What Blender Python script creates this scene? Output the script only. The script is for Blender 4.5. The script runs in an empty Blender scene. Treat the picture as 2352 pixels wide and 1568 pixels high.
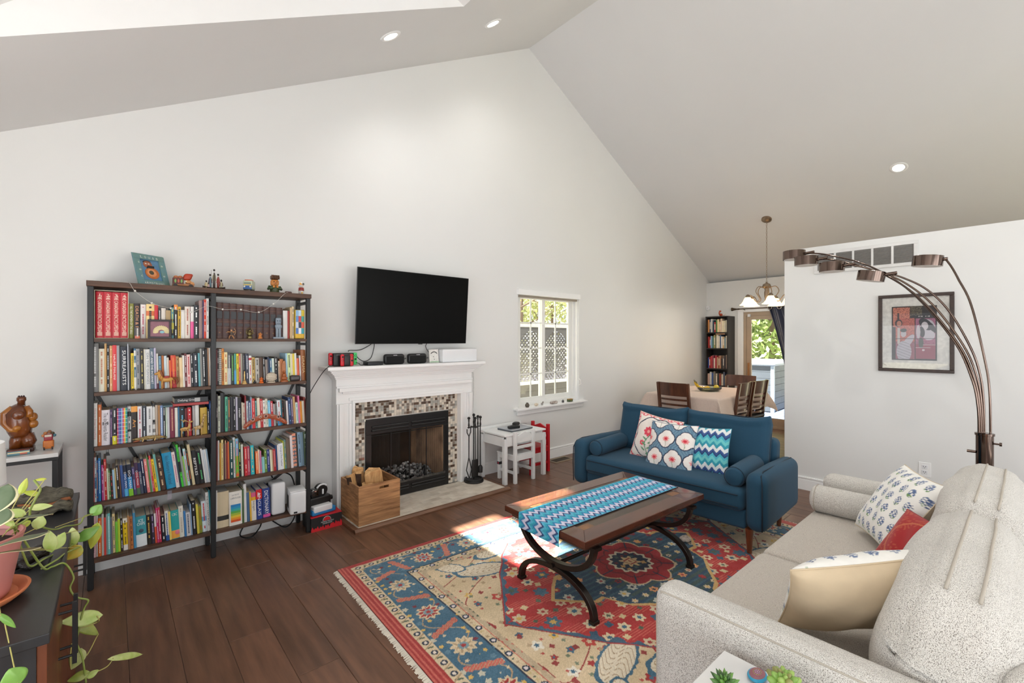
import bpy, bmesh, math, random
import numpy as np
from mathutils import Vector, Matrix
random.seed(7); np.random.seed(7)
S = bpy.context.scene
COL = S.collection
PI = math.pi
R = math.radians

# ------------------------------------------------------------------ camera
cam_d = bpy.data.cameras.new('camera'); cam = bpy.data.objects.new('camera', cam_d); COL.objects.link(cam)
YAW = math.atan2(1189, 1045)
cam.location = (0, 0, 1.45); cam.rotation_euler = (R(90), 0, YAW - R(90))
cam_d.sensor_width = 36.0; cam_d.lens = 1045 / 2352 * 36.0
cam_d.shift_y = -4.0 / 2352; cam_d.clip_start = 0.05
S.camera = cam

# ------------------------------------------------------------------ world, sun, exposure
S.view_settings.view_transform = 'Standard'; S.view_settings.look = 'None'
S.view_settings.gamma = 1.0; S.view_settings.use_curve_mapping = False
S.view_settings.exposure = 0.4
w = bpy.data.worlds.new('world'); S.world = w; w.use_nodes = True
nt = w.node_tree; bg = nt.nodes['Background']
sky = nt.nodes.new('ShaderNodeTexSky'); sky.sky_type = 'HOSEK_WILKIE'; sky.turbidity = 6.0; sky.ground_albedo = 0.6
sky.sun_direction = Vector((-0.3, -0.05, 1)).normalized()
mx = nt.nodes.new('ShaderNodeMix'); mx.data_type = 'RGBA'; mx.inputs[0].default_value = 0.88
nt.links.new(sky.outputs[0], mx.inputs[6]); mx.inputs[7].default_value = (0.93, 0.97, 1.0, 1)
nt.links.new(mx.outputs[2], bg.inputs[0]); bg.inputs[1].default_value = 1.0
sun_d = bpy.data.lights.new('sun', 'SUN'); sun_d.energy = 32.0; sun_d.angle = R(1.2); sun_d.color = (1.0, 0.95, 0.88)
sun = bpy.data.objects.new('sun', sun_d); COL.objects.link(sun); sun.location = (-2, 1, 9)
sun.rotation_euler = Vector((0.30, 0.05, -1)).to_track_quat('-Z', 'Y').to_euler()

def fill_light(name, loc, aim, sx, sy, power):
    d = bpy.data.lights.new(name, 'AREA'); d.shape = 'RECTANGLE'; d.size = sx; d.size_y = sy; d.energy = power; d.color = (0.965, 0.983, 1.0)
    o = bpy.data.objects.new(name, d); COL.objects.link(o); o.location = loc; o.rotation_euler = Vector(aim).to_track_quat('-Z', 'Y').to_euler(); return o
# area lamps added in the unseen window openings to brighten the room
fill_light('back_window_fill', (1.85, -3.1, 1.3), (0, 1, .8), 5.2, 2.2, 84)
fill_light('side_window_fill', (-1.34, -.3, 1.15), (1, 0, .8), 5.4, 1.5, 54)

# ------------------------------------------------------------------ helpers
def lin(c):
    if isinstance(c, str):
        c = c.lstrip('#'); c = [int(c[i:i + 2], 16) for i in (0, 2, 4)]
    o = []
    for v in c:
        v = v / 255.0
        o.append(v / 12.92 if v <= 0.04045 else ((v + 0.055) / 1.055) ** 2.4)
    return tuple(o)

def nlin(a):
    a = np.asarray(a, float) / 255.0
    return np.where(a <= 0.04045, a / 12.92, ((a + 0.055) / 1.055) ** 2.4)

MATS = {}
def M(name, c=(200, 200, 200), rough=0.5, metal=0.0, var=0.06, vs=8.0, bump=0.0, bs=60.0, spec=0.5, emit=0.0, stretch=None, coat=0.0, c2=None, obj_rand=0.0, sheen=0.0, ecol=None, attr=None):
    if name in MATS: return MATS[name]
    m = bpy.data.materials.new(name); m.use_nodes = True; MATS[name] = m
    n = m.node_tree.nodes; l = m.node_tree.links; b = n['Principled BSDF']
    b.inputs['Roughness'].default_value = rough; b.inputs['Metallic'].default_value = metal
    b.inputs['Specular IOR Level'].default_value = spec
    b.inputs['Coat Weight'].default_value = coat
    b.inputs['Sheen Weight'].default_value = sheen
    col = lin(c)
    tc = n.new('ShaderNodeTexCoord'); mp = n.new('ShaderNodeMapping'); l.new(tc.outputs['Object'], mp.inputs[0])
    if stretch: mp.inputs['Scale'].default_value = stretch
    nz = n.new('ShaderNodeTexNoise'); nz.inputs['Scale'].default_value = vs; nz.inputs['Detail'].default_value = 5
    l.new(mp.outputs[0], nz.inputs[0])
    last = None
    if attr:
        at = n.new('ShaderNodeVertexColor'); at.layer_name = attr; last = at.outputs[0]
    mr = n.new('ShaderNodeMapRange'); l.new(nz.outputs[0], mr.inputs[0])
    mr.inputs[1].default_value = 0.3; mr.inputs[2].default_value = 0.7
    if c2 is not None:
        x = n.new('ShaderNodeMix'); x.data_type = 'RGBA'; x.inputs[6].default_value = (*col, 1); x.inputs[7].default_value = (*lin(c2), 1)
        l.new(mr.outputs[0], x.inputs[0]); last = x.outputs[2]
        mr.inputs[3].default_value = 0; mr.inputs[4].default_value = 1
    else:
        mr.inputs[3].default_value = 1 - var; mr.inputs[4].default_value = 1 + var
        x = n.new('ShaderNodeMix'); x.data_type = 'RGBA'; x.blend_type = 'MULTIPLY'; x.inputs[0].default_value = 1
        if last: l.new(last, x.inputs[6])
        else: x.inputs[6].default_value = (*col, 1)
        cb = n.new('ShaderNodeCombineColor'); 
        for i in range(3): l.new(mr.outputs[0], cb.inputs[i])
        l.new(cb.outputs[0], x.inputs[7]); last = x.outputs[2]
    if obj_rand:
        oi = n.new('ShaderNodeObjectInfo'); r2 = n.new('ShaderNodeMapRange'); l.new(oi.outputs['Random'], r2.inputs[0])
        r2.inputs[3].default_value = 1 - obj_rand; r2.inputs[4].default_value = 1 + obj_rand
        hs = n.new('ShaderNodeHueSaturation'); l.new(r2.outputs[0], hs.inputs['Value']); l.new(last, hs.inputs['Color']); last = hs.outputs[0]
        ad = n.new('ShaderNodeVectorMath'); ad.operation = 'ADD'
        sc = n.new('ShaderNodeVectorMath'); sc.operation = 'SCALE'; sc.inputs[3].default_value = 37.0
        cx = n.new('ShaderNodeCombineXYZ'); 
        for i in range(3): l.new(oi.outputs['Random'], cx.inputs[i])
        l.new(cx.outputs[0], sc.inputs[0]); l.new(mp.outputs[0], ad.inputs[0]); l.new(sc.outputs[0], ad.inputs[1]); l.new(ad.outputs[0], nz.inputs[0])
    l.new(last, b.inputs['Base Color'])
    if bump:
        nb = n.new('ShaderNodeTexNoise'); nb.inputs['Scale'].default_value = bs; nb.inputs['Detail'].default_value = 3; l.new(mp.outputs[0], nb.inputs[0])
        bp = n.new('ShaderNodeBump'); bp.inputs['Strength'].default_value = bump; bp.inputs['Distance'].default_value = 0.01
        l.new(nb.outputs[0], bp.inputs['Height']); l.new(bp.outputs[0], b.inputs['Normal'])
    if emit:
        b.inputs['Emission Color'].default_value = (*lin(ecol or c), 1); b.inputs['Emission Strength'].default_value = emit
    return m

def glass(name, c=(255, 255, 255), fac=0.08, rough=0.0):
    if name in MATS: return MATS[name]
    m = bpy.data.materials.new(name); m.use_nodes = True; MATS[name] = m
    n = m.node_tree.nodes; l = m.node_tree.links; n.remove(n['Principled BSDF'])
    t = n.new('ShaderNodeBsdfTransparent'); t.inputs[0].default_value = (*lin(c), 1)
    g = n.new('ShaderNodeBsdfGlossy'); g.inputs[1].default_value = rough
    x = n.new('ShaderNodeMixShader'); fr = n.new('ShaderNodeFresnel'); fr.inputs[0].default_value = 1.35
    mu = n.new('ShaderNodeMath'); mu.operation = 'ADD'; mu.inputs[1].default_value = fac - 0.02; mu.use_clamp = True
    l.new(fr.outputs[0], mu.inputs[0]); l.new(mu.outputs[0], x.inputs[0])
    l.new(t.outputs[0], x.inputs[1]); l.new(g.outputs[0], x.inputs[2]); l.new(x.outputs[0], n['Material Output'].inputs[0])
    return m

class MB:
    """collects shapes, builds ONE mesh"""
    def __init__(s): s.v = []; s.f = []; s.m = []; s.mi = 0
    def add(s, vs, fs):
        o = len(s.v); s.v += [tuple(map(float, p)) for p in vs]; s.f += [tuple(i + o for i in f) for f in fs]; s.m += [s.mi] * len(fs); return s
    def box(s, a, b, rz=0.0, piv=None):
        (x0, y0, z0), (x1, y1, z1) = a, b
        x0, x1 = min(x0, x1), max(x0, x1); y0, y1 = min(y0, y1), max(y0, y1); z0, z1 = min(z0, z1), max(z0, z1)
        vs = [(x0, y0, z0), (x1, y0, z0), (x1, y1, z0), (x0, y1, z0), (x0, y0, z1), (x1, y0, z1), (x1, y1, z1), (x0, y1, z1)]
        if rz:
            cx, cy = piv or ((x0 + x1) / 2, (y0 + y1) / 2); c, q = math.cos(rz), math.sin(rz)
            vs = [(cx + (x - cx) * c - (y - cy) * q, cy + (x - cx) * q + (y - cy) * c, z) for x, y, z in vs]
        return s.add(vs, [(3, 2, 1, 0), (4, 5, 6, 7), (0, 1, 5, 4), (1, 2, 6, 5), (2, 3, 7, 6), (3, 0, 4, 7)])
    def obox(s, c, ax, ay, az):
        """box around c with half-axis vectors"""
        c, ax, ay, az = map(Vector, (c, ax, ay, az)); vs = []
        for k in (-1, 1):
            for i, j in ((-1, -1), (1, -1), (1, 1), (-1, 1)): vs.append(c + ax * i + ay * j + az * k)
        return s.add(vs, [(3, 2, 1, 0), (4, 5, 6, 7), (0, 1, 5, 4), (1, 2, 6, 5), (2, 3, 7, 6), (3, 0, 4, 7)])
    def bar(s, p, q, w, t, up=(0, 0, 1)):
        p, q = Vector(p), Vector(q); d = (q - p); u = Vector(up)
        side = d.cross(u); side = side.normalized() if side.length > 1e-6 else Vector((1, 0, 0)); u2 = side.cross(d).normalized()
        return s.obox((p + q) / 2, d / 2, side * (w / 2), u2 * (t / 2))
    def prism(s, poly, h0, h1, axis='z'):
        """polygon (a,b) pairs extruded along axis: z:(x,y) y:(x,z) x:(y,z)"""
        f = {'z': lambda a, b, h: (a, b, h), 'y': lambda a, b, h: (a, h, b), 'x': lambda a, b, h: (h, a, b)}[axis]
        n = len(poly); vs = [f(a, b, h0) for a, b in poly] + [f(a, b, h1) for a, b in poly]
        return s.add(vs, [tuple(range(n))[::-1], tuple(range(n, 2 * n))] + [(i, (i + 1) % n, (i + 1) % n + n, i + n) for i in range(n)])
    def lathe(s, prof, c=(0, 0, 0), n=20, axis=(0, 0, 1), caps=True):
        q = Vector((0, 0, 1)).rotation_difference(Vector(axis).normalized()); c = Vector(c); vs = []
        for r, z in prof:
            for i in range(n):
                t = 2 * PI * i / n; vs.append(c + q @ Vector((max(r, 1e-5) * math.cos(t), max(r, 1e-5) * math.sin(t), z)))
        fs = []
        for k in range(len(prof) - 1):
            for i in range(n):
                j = (i + 1) % n; fs.append((k * n + i, k * n + j, (k + 1) * n + j, (k + 1) * n + i))
        if caps: fs.append(tuple(range(n))[::-1]); fs.append(tuple(range((len(prof) - 1) * n, len(prof) * n)))
        return s.add(vs, fs)
    def cyl(s, p, q, r, r2=None, n=16):
        p, q = Vector(p), Vector(q); return s.lathe([(r, 0), (r if r2 is None else r2, (q - p).length)], p, n, q - p)
    def ball(s, c, r, n=14, k=8, sc=(1, 1, 1), rot=None):
        c = Vector(c); vs = []; fs = []
        for i in range(k + 1):
            a = -PI / 2 + PI * i / k
            for j in range(n):
                t = 2 * PI * j / n; p = Vector((math.cos(a) * math.cos(t) * sc[0], math.cos(a) * math.sin(t) * sc[1], math.sin(a) * sc[2])) * r
                if rot is not None: p = rot @ p
                vs.append(c + p)
        for i in range(k):
            for j in range(n): fs.append((i * n + j, i * n + (j + 1) % n, (i + 1) * n + (j + 1) % n, (i + 1) * n + j))
        return s.add(vs, fs)
    def tube(s, pts, r, n=8, closed=False):
        pts = [Vector(p) for p in pts]; N = len(pts); rs = r if isinstance(r, (list, tuple)) else [r] * N
        t0 = (pts[1] - pts[0]).normalized(); up = Vector((0, 0, 1)) if abs(t0.z) < .9 else Vector((1, 0, 0)); nv = t0.cross(up).normalized(); vs = []; fs = []
        for i, p in enumerate(pts):
            if closed: t = (pts[(i + 1) % N] - pts[i - 1])
            else: t = pts[min(i + 1, N - 1)] - pts[max(i - 1, 0)]
            t = t.normalized() if t.length > 1e-9 else t0; nv = (nv - t * nv.dot(t)); nv = nv.normalized() if nv.length > 1e-9 else t.orthogonal().normalized(); b = t.cross(nv)
            for k in range(n):
                a = 2 * PI * k / n; vs.append(p + (nv * math.cos(a) + b * math.sin(a)) * rs[i])
        for i in range(N if closed else N - 1):
            for k in range(n):
                a, b2 = i * n + k, i * n + (k + 1) % n; c2, d2 = ((i + 1) % N) * n + (k + 1) % n, ((i + 1) % N) * n + k; fs.append((a, b2, c2, d2))
        if not closed: fs += [tuple(range(n))[::-1], tuple(range((N - 1) * n, N * n))]
        return s.add(vs, fs)
    def rbox(s, c, half, r, n=6, warp=None):
        """rounded box; half sizes; optional warp(p, unit)"""
        hx, hy, hz = half; r = min(r, hx, hy, hz)
        def axis(hh):
            st = [-hh + r * (1 - math.cos(PI / 2 * i / 4)) for i in range(5)]
            mid = [(-hh + r) + (2 * (hh - r)) * i / n for i in range(1, n)] if hh - r > 1e-6 else []
            return st + mid + [-q for q in reversed(st)]
        A = [axis(hx), axis(hy), axis(hz)]; idx = {}; vs = []; fs = []
        def vid(p):
            k = tuple(round(q, 6) for q in p)
            if k not in idx:
                inner = [max(-(hh - r), min(hh - r, q)) for q, hh in zip(p, half)]
                d = Vector(p) - Vector(inner)
                o = Vector(inner) + (d.normalized() * r if d.length > 1e-9 else d)
                if warp: o = Vector(warp(o, (p[0] / hx, p[1] / hy, p[2] / hz)))
                idx[k] = len(vs); vs.append(Vector(c) + o)
            return idx[k]
        for ax in range(3):
            u, v = [(1, 2), (2, 0), (0, 1)][ax]
            for sg in (-1, 1):
                for i in range(len(A[u]) - 1):
                    for j in range(len(A[v]) - 1):
                        q = []
                        for a, b in ((i, j), (i + 1, j), (i + 1, j + 1), (i, j + 1)):
                            p = [0, 0, 0]; p[ax] = sg * half[ax]; p[u] = A[u][a]; p[v] = A[v][b]; q.append(vid(p))
                        if len(set(q)) >= 3: fs.append(tuple(dict.fromkeys(q if sg > 0 else q[::-1])))
        return s.add(vs, fs)
    def build(s, name, mat=None, parent=None, smooth=False, bevel=0.0, loc=None, rot=None, sharp=35):
        me = bpy.data.meshes.new(name); me.from_pydata(s.v, [], s.f); me.update()
        if mat is not None:
            ms = mat if isinstance(mat, (list, tuple)) else [mat]
            for m in ms: me.materials.append(m)
            if len(ms) > 1: me.polygons.foreach_set('material_index', s.m)
        o = bpy.data.objects.new(name, me); COL.objects.link(o)
        if smooth:
            me.shade_smooth() if smooth is True else None
            if smooth == 'auto':
                me.shade_smooth(); me.set_sharp_from_angle(angle=R(sharp))
        if bevel:
            bv = o.modifiers.new('bevel', 'BEVEL'); bv.width = bevel; bv.segments = 2; bv.limit_method = 'ANGLE'; bv.angle_limit = R(40)
        if parent is not None: o.parent = parent
        if loc is not None: o.location = loc
        if rot is not None: o.rotation_euler = rot
        return o

def tag(o, label, cat, group=None, kind=None):
    if label: o['label'] = label
    if cat: o['category'] = cat
    if group: o['group'] = group
    if kind: o['kind'] = kind
    return o
def thing(name, label, cat, loc=(0, 0, 0), rz=0.0, group=None):
    o = bpy.data.objects.new(name, None); COL.objects.link(o); o.empty_display_size = 0.05
    o.location = loc; o.rotation_euler = (0, 0, rz); return tag(o, label, cat, group)
def struct(o): o['kind'] = 'structure'; return o
def place(o, loc=None, rz=None):
    if loc is not None: o.location = loc
    if rz is not None: o.rotation_euler = (0, 0, rz)
    return o
def rootpos(o, p):
    """shift a one-mesh thing so that its origin is p (mesh was built in world coordinates)"""
    me = o.data; me.transform(Matrix.Translation(-Vector(p))); o.location = p; return o

TXT = {}
def text_mesh(body, spacing=1.0):
    """flat lettering mesh data: (verts, faces) with height of capitals 1, centred"""
    key = (body, spacing)
    if key in TXT: return TXT[key]
    cu = bpy.data.curves.new('lettering', 'FONT'); cu.body = body; cu.align_x = 'CENTER'; cu.align_y = 'CENTER'; cu.resolution_u = 2; cu.size = 1.4; cu.space_character = spacing
    o = bpy.data.objects.new('lettering', cu); COL.objects.link(o); dg = bpy.context.evaluated_depsgraph_get(); me = o.evaluated_get(dg).to_mesh()
    vs = [tuple(v.co) for v in me.vertices]; fs = [tuple(p.vertices) for p in me.polygons]
    o.evaluated_get(dg).to_mesh_clear(); bpy.data.objects.remove(o); bpy.data.curves.remove(cu)
    if vs:
        xs = [v[0] for v in vs]; ys = [v[1] for v in vs]; cx = (min(xs) + max(xs)) / 2; cy = (min(ys) + max(ys)) / 2
        vs = [(x - cx, y - cy, 0) for x, y, z in vs]
    TXT[key] = (vs, fs); return TXT[key]
def lettering(body, mat, parent, o, ux, uy, fit_w, fit_h, spacing=1.0, name='lettering'):
    """letters in the plane through o spanned by ux (reading direction) and uy (letter up), fitted into fit_w x fit_h"""
    vs, fs = text_mesh(body, spacing)
    if not vs: return None
    wd = max(v[0] for v in vs) - min(v[0] for v in vs); ht = max(v[1] for v in vs) - min(v[1] for v in vs)
    sx = fit_w / wd; sy = fit_h / ht; sx = min(sx, sy * 1.6); sy = min(sy, sx * 2.2)
    o, ux, uy = Vector(o), Vector(ux).normalized(), Vector(uy).normalized()
    mb = MB(); mb.add([o + ux * (x * sx) + uy * (y * sy) for x, y, z in vs], fs)
    return mb.build(name, mat, parent)

def paint(o, fn):
    """colour attribute from a numpy function of local coordinates (N,3) -> sRGB 0..255 (N,3)"""
    me = o.data; n = len(me.vertices); co = np.empty(n * 3); me.vertices.foreach_get('co', co); co = co.reshape(-1, 3)
    c = np.ones((n, 4)); c[:, :3] = nlin(fn(co)); at = me.color_attributes.new('col', 'FLOAT_COLOR', 'POINT'); at.data.foreach_set('color', c.ravel()); return o
def pmat(name, rough=0.6, **k): return M(name, attr='col', rough=rough, **k)

def grid_mesh(name, nu, nv, fn, mat, parent=None, smooth=True):
    """nu x nv grid; fn(U,V) arrays in 0..1 -> (N,3) positions"""
    u = np.linspace(0, 1, nu); v = np.linspace(0, 1, nv); U, Vv = np.meshgrid(u, v); P = fn(U.ravel(), Vv.ravel())
    me = bpy.data.meshes.new(name); me.vertices.add(nu * nv); me.vertices.foreach_set('co', np.asarray(P, float).ravel())
    i = np.arange((nu - 1) * (nv - 1)); r, c = i // (nu - 1), i % (nu - 1); a = r * nu + c
    q = np.stack([a, a + 1, a + nu + 1, a + nu], 1).astype(np.int32); nf = len(q)
    me.loops.add(nf * 4); me.loops.foreach_set('vertex_index', q.ravel()); me.polygons.add(nf); me.polygons.foreach_set('loop_start', np.arange(nf, dtype=np.int32) * 4)
    me.update(calc_edges=True); me.validate()
    if smooth: me.shade_smooth()
    me.materials.append(mat); o = bpy.data.objects.new(name, me); COL.objects.link(o)
    if parent is not None: o.parent = parent
    return o

# common materials
WALL = M('wall_paint', (226, 226, 224), 0.85, var=0.012, vs=1.5, bump=0.02, bs=300)
CEIL = M('ceiling_paint', (222, 222, 221), 0.9, var=0.012, vs=1.5)
TRIM = M('white_trim', (240, 240, 239), 0.35, var=0.01)
BLACKM = M('black_metal', (30, 30, 32), 0.45, var=0.1)
# ================================================================== the room
WY = 3.87; XF = 8.11; RX, RZ = 3.666, 4.86; SL, SR = 0.5374, 0.5199
XL, YB = -1.4, -3.2
def zl(x): return RZ - SL * (RX - x)
def zr(x): return RZ - SR * (x - RX)

# floor: slab with single planks where they can be told apart
PLANK = M('dark_oak_plank', (122, 87, 67), 0.36, c2=(92, 65, 49), vs=3.0, stretch=(9, 0.9, 1), bump=0.06, bs=20, obj_rand=0.10)
fl = struct(MB().box((XL - .2, YB - .2, -0.12), (XF + .2, WY + .15, -0.012)).build('floor', PLANK))
pw, pl = 0.182, 1.22
pm = {}
def plank(x0, x1, y0, y1):
    k = (round(x1 - x0, 4), round(y1 - y0, 4)); hx, hy = (x1 - x0) / 2 - .0007, (y1 - y0) / 2 - .0007
    if k not in pm:
        b = .0022; mb = MB()
        mb.add([(-hx, -hy, -.0118), (hx, -hy, -.0118), (hx, hy, -.0118), (-hx, hy, -.0118), (-hx, -hy, -b * .6), (hx, -hy, -b * .6), (hx, hy, -b * .6), (-hx, hy, -b * .6),
                (-hx + b, -hy + b, 0), (hx - b, -hy + b, 0), (hx - b, hy - b, 0), (-hx + b, hy - b, 0)],
               [(3, 2, 1, 0), (0, 1, 5, 4), (1, 2, 6, 5), (2, 3, 7, 6), (3, 0, 4, 7), (4, 5, 9, 8), (5, 6, 10, 9), (6, 7, 11, 10), (7, 4, 8, 11), (8, 9, 10, 11)])
        o = mb.build('plank', PLANK, fl); pm[k] = o.data
    else: o = bpy.data.objects.new('plank', pm[k]); COL.objects.link(o); o.parent = fl
    o.location = ((x0 + x1) / 2, (y0 + y1) / 2, 0)
x = XL; i = 0
offs = [0, .45, .9, .2, .7]
while x < XF - .01:
    x1 = min(x + pw, XF); ymin = -0.15 if -0.75 < x < 1.6 else (0.1 if x <= 5 else 1.5)
    if x1 < -0.75: ymin = 2.6
    y = WY - offs[i % 5] - .12; edges = [WY]
    while y > ymin: edges.append(y); y -= pl
    edges.append(ymin)
    for a, b in zip(edges[:-1], edges[1:]):
        if a - b > .02: plank(x, x1, b, a)
    x = x1; i += 1
MB().box((XL, YB, -0.0121), (-0.9, 2.6, -0.001)).box((-0.9, YB, -0.0121), (XF, -0.15, -0.001)).box((5.0, -0.15, -0.0121), (XF, 1.5, -0.001)).build('board_field', PLANK, fl)

# fireplace (gable) wall with window and firebox openings
W0, W1, WZ0, WZ1 = 3.495, 4.56, 0.665, 2.035          # window opening
F0, F1, FZ = 1.66, 2.48, 0.74                          # firebox opening
T = .18
mb = MB()
mb.box((XL, WY, 0), (F0, WY + T, 2.1)).box((F0, WY, FZ), (F1, WY + T, 2.1)).box((F1, WY, 0), (W0, WY + T, 2.1)).box((W0, WY, 0), (W1, WY + T, WZ0)).box((W0, WY, WZ1), (W1, WY + T, 2.1)).box((W1, WY, 0), (XF + .15, WY + T, 2.1))
mb.prism([(XL, 2.1), (XF + .15, 2.1), (XF + .15, zr(XF + .15)), (RX, RZ), (XL, zl(XL))], WY, WY + T, 'y')
wall_f = struct(mb.build('wall_left', WALL))
# far dining wall with patio door opening
D0, D1, DZ = 1.30, 3.235, 1.92
mb = MB().box((XF, D1, 0), (XF + .15, WY, DZ)).box((XF, -0.6, 0), (XF + .15, D0, DZ)).box((XF, -.6, DZ), (XF + .15, WY, zr(XF + .15)))
struct(mb.build('wall_far', WALL))
# partition
struct(MB().box((5.04, YB, 0), (5.18, 1.615, 2.335)).build('wall_right', WALL))
# walls behind the camera with big windows (out of frame)
mb = MB().box((XL - .15, 2.7, 0), (XL, WY, zl(XL))).box((XL - .15, YB, 0), (XL, 2.7, .35)).box((XL - .15, YB, 1.95), (XL, 2.7, zl(XL) + .02)).box((XL - .15, -.45, .35), (XL, -.3, 1.95))
struct(mb.build('wall_behind', WALL))
mb = MB().box((XL, YB - .15, 0), (-.9, YB, 2.6)).box((-.9, YB - .15, 0), (4.6, YB, .1)).box((4.6, YB - .15, 0), (5.2, YB, 2.6)).box((-.9, YB - .15, 2.5), (4.6, YB, 2.6)).box((1.2, YB - .15, .1), (1.3, YB, 2.5)).box((3.0, YB - .15, .1), (3.1, YB, 2.5))
mb.prism([(XL, zl(XL)), (XL, 2.2), (XF, 2.2), (XF, zr(XF)), (RX, RZ)], YB - .15, YB, 'y')
struct(mb.build('wall_back', WALL))

# ceiling: left slope with the skylight opening, right slope
K0, K1, J0, J1 = -0.62, 1.99, 1.55, 2.812            # skylight opening x0,x1,y0,y1
def slope_quad(mb, x0, x1, y0, y1, zf, t=.2):
    vs = [(x0, y0, zf(x0)), (x1, y0, zf(x1)), (x1, y1, zf(x1)), (x0, y1, zf(x0))]; vs += [(a, b, c + t) for a, b, c in vs]
    mb.add(vs, [(0, 1, 2, 3), (7, 6, 5, 4), (4, 5, 1, 0), (5, 6, 2, 1), (6, 7, 3, 2), (7, 4, 0, 3)])
mb = MB()
slope_quad(mb, XL - .15, K0, YB - .15, WY + T, zl); slope_quad(mb, K1, RX, YB - .15, WY + T, zl)
slope_quad(mb, K0, K1, YB - .15, J0, zl); slope_quad(mb, K0, K1, J1, WY + T, zl)
struct(mb.build('ceiling', CEIL))
mb = MB(); slope_quad(mb, RX, XF + .15, YB - .15, WY + T, zr)
struct(mb.build('ceiling', CEIL))
# skylight shaft; splay and unseen roof opening are shaped to cast the sun patch
G0, G1, H0, H1, ST = 0.76, 1.17, 1.755, 2.73, 0.62
lo = [(K0, J0, zl(K0)), (K1, J0, zl(K1)), (K1, J1, zl(K1)), (K0, J1, zl(K0))]
up = [(G0, H0, zl(G0) + ST), (G1, H0, zl(G1) + ST), (G1, H1, zl(G1) + ST), (G0, H1, zl(G0) + ST)]
mb = MB()
for i in range(4):
    j = (i + 1) % 4; a, b, c, d = [Vector(p) for p in (lo[i], lo[j], up[j], up[i])]
    nrm = (b - a).cross(d - a).normalized(); cen = (a + b + c + d) / 4; tow = (Vector((.8, 2.2, 3.2)) - cen)
    if nrm.dot(tow) > 0: nrm = -nrm
    q = [a, b, c, d]; mb.add(q + [p + nrm * .05 for p in q], [(0, 1, 2, 3), (7, 6, 5, 4), (0, 4, 5, 1), (1, 5, 6, 2), (2, 6, 7, 3), (3, 7, 4, 0)])
shaft = struct(mb.build('trim_1', TRIM))
sk = struct(MB().tube([Vector(p) for p in up], .035, 4, True).build('window_2', TRIM))
MB().add([tuple(Vector(p) + Vector((0, 0, .02))) for p in up], [(0, 1, 2, 3)]).build('pane', glass('pane_glass', (250, 252, 255), .03), sk)

# baseboards
def baseboard(name, p, q, nrm):
    p, q, nrm = Vector(p), Vector(q), Vector(nrm); mb = MB()
    for h0, h1, t in ((0, .098, .014), (.098, .112, .011), (.112, .122, .016), (.122, .128, .008)):
        vs = [p, q, q + nrm * t, p + nrm * t]; mb.add([v + Vector((0, 0, h0)) for v in vs] + [v + Vector((0, 0, h1)) for v in vs], [(3, 2, 1, 0), (4, 5, 6, 7), (0, 1, 5, 4), (1, 2, 6, 5), (2, 3, 7, 6), (3, 0, 4, 7)])
    return struct(mb.build(name, TRIM))
baseboard('baseboard_left', (XL, WY, 0), (1.385, WY, 0), (0, -1, 0)); baseboard('baseboard_left', (2.765, WY, 0), (XF, WY, 0), (0, -1, 0))
baseboard('baseboard_right', (5.04, YB, 0), (5.04, 1.615, 0), (-1, 0, 0)); baseboard('baseboard_far', (XF, 3.24, 0), (XF, WY, 0), (-1, 0, 0))
baseboard('baseboard_end', (5.026, 1.615, 0), (5.194, 1.615, 0), (0, 1, 0))
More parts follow.
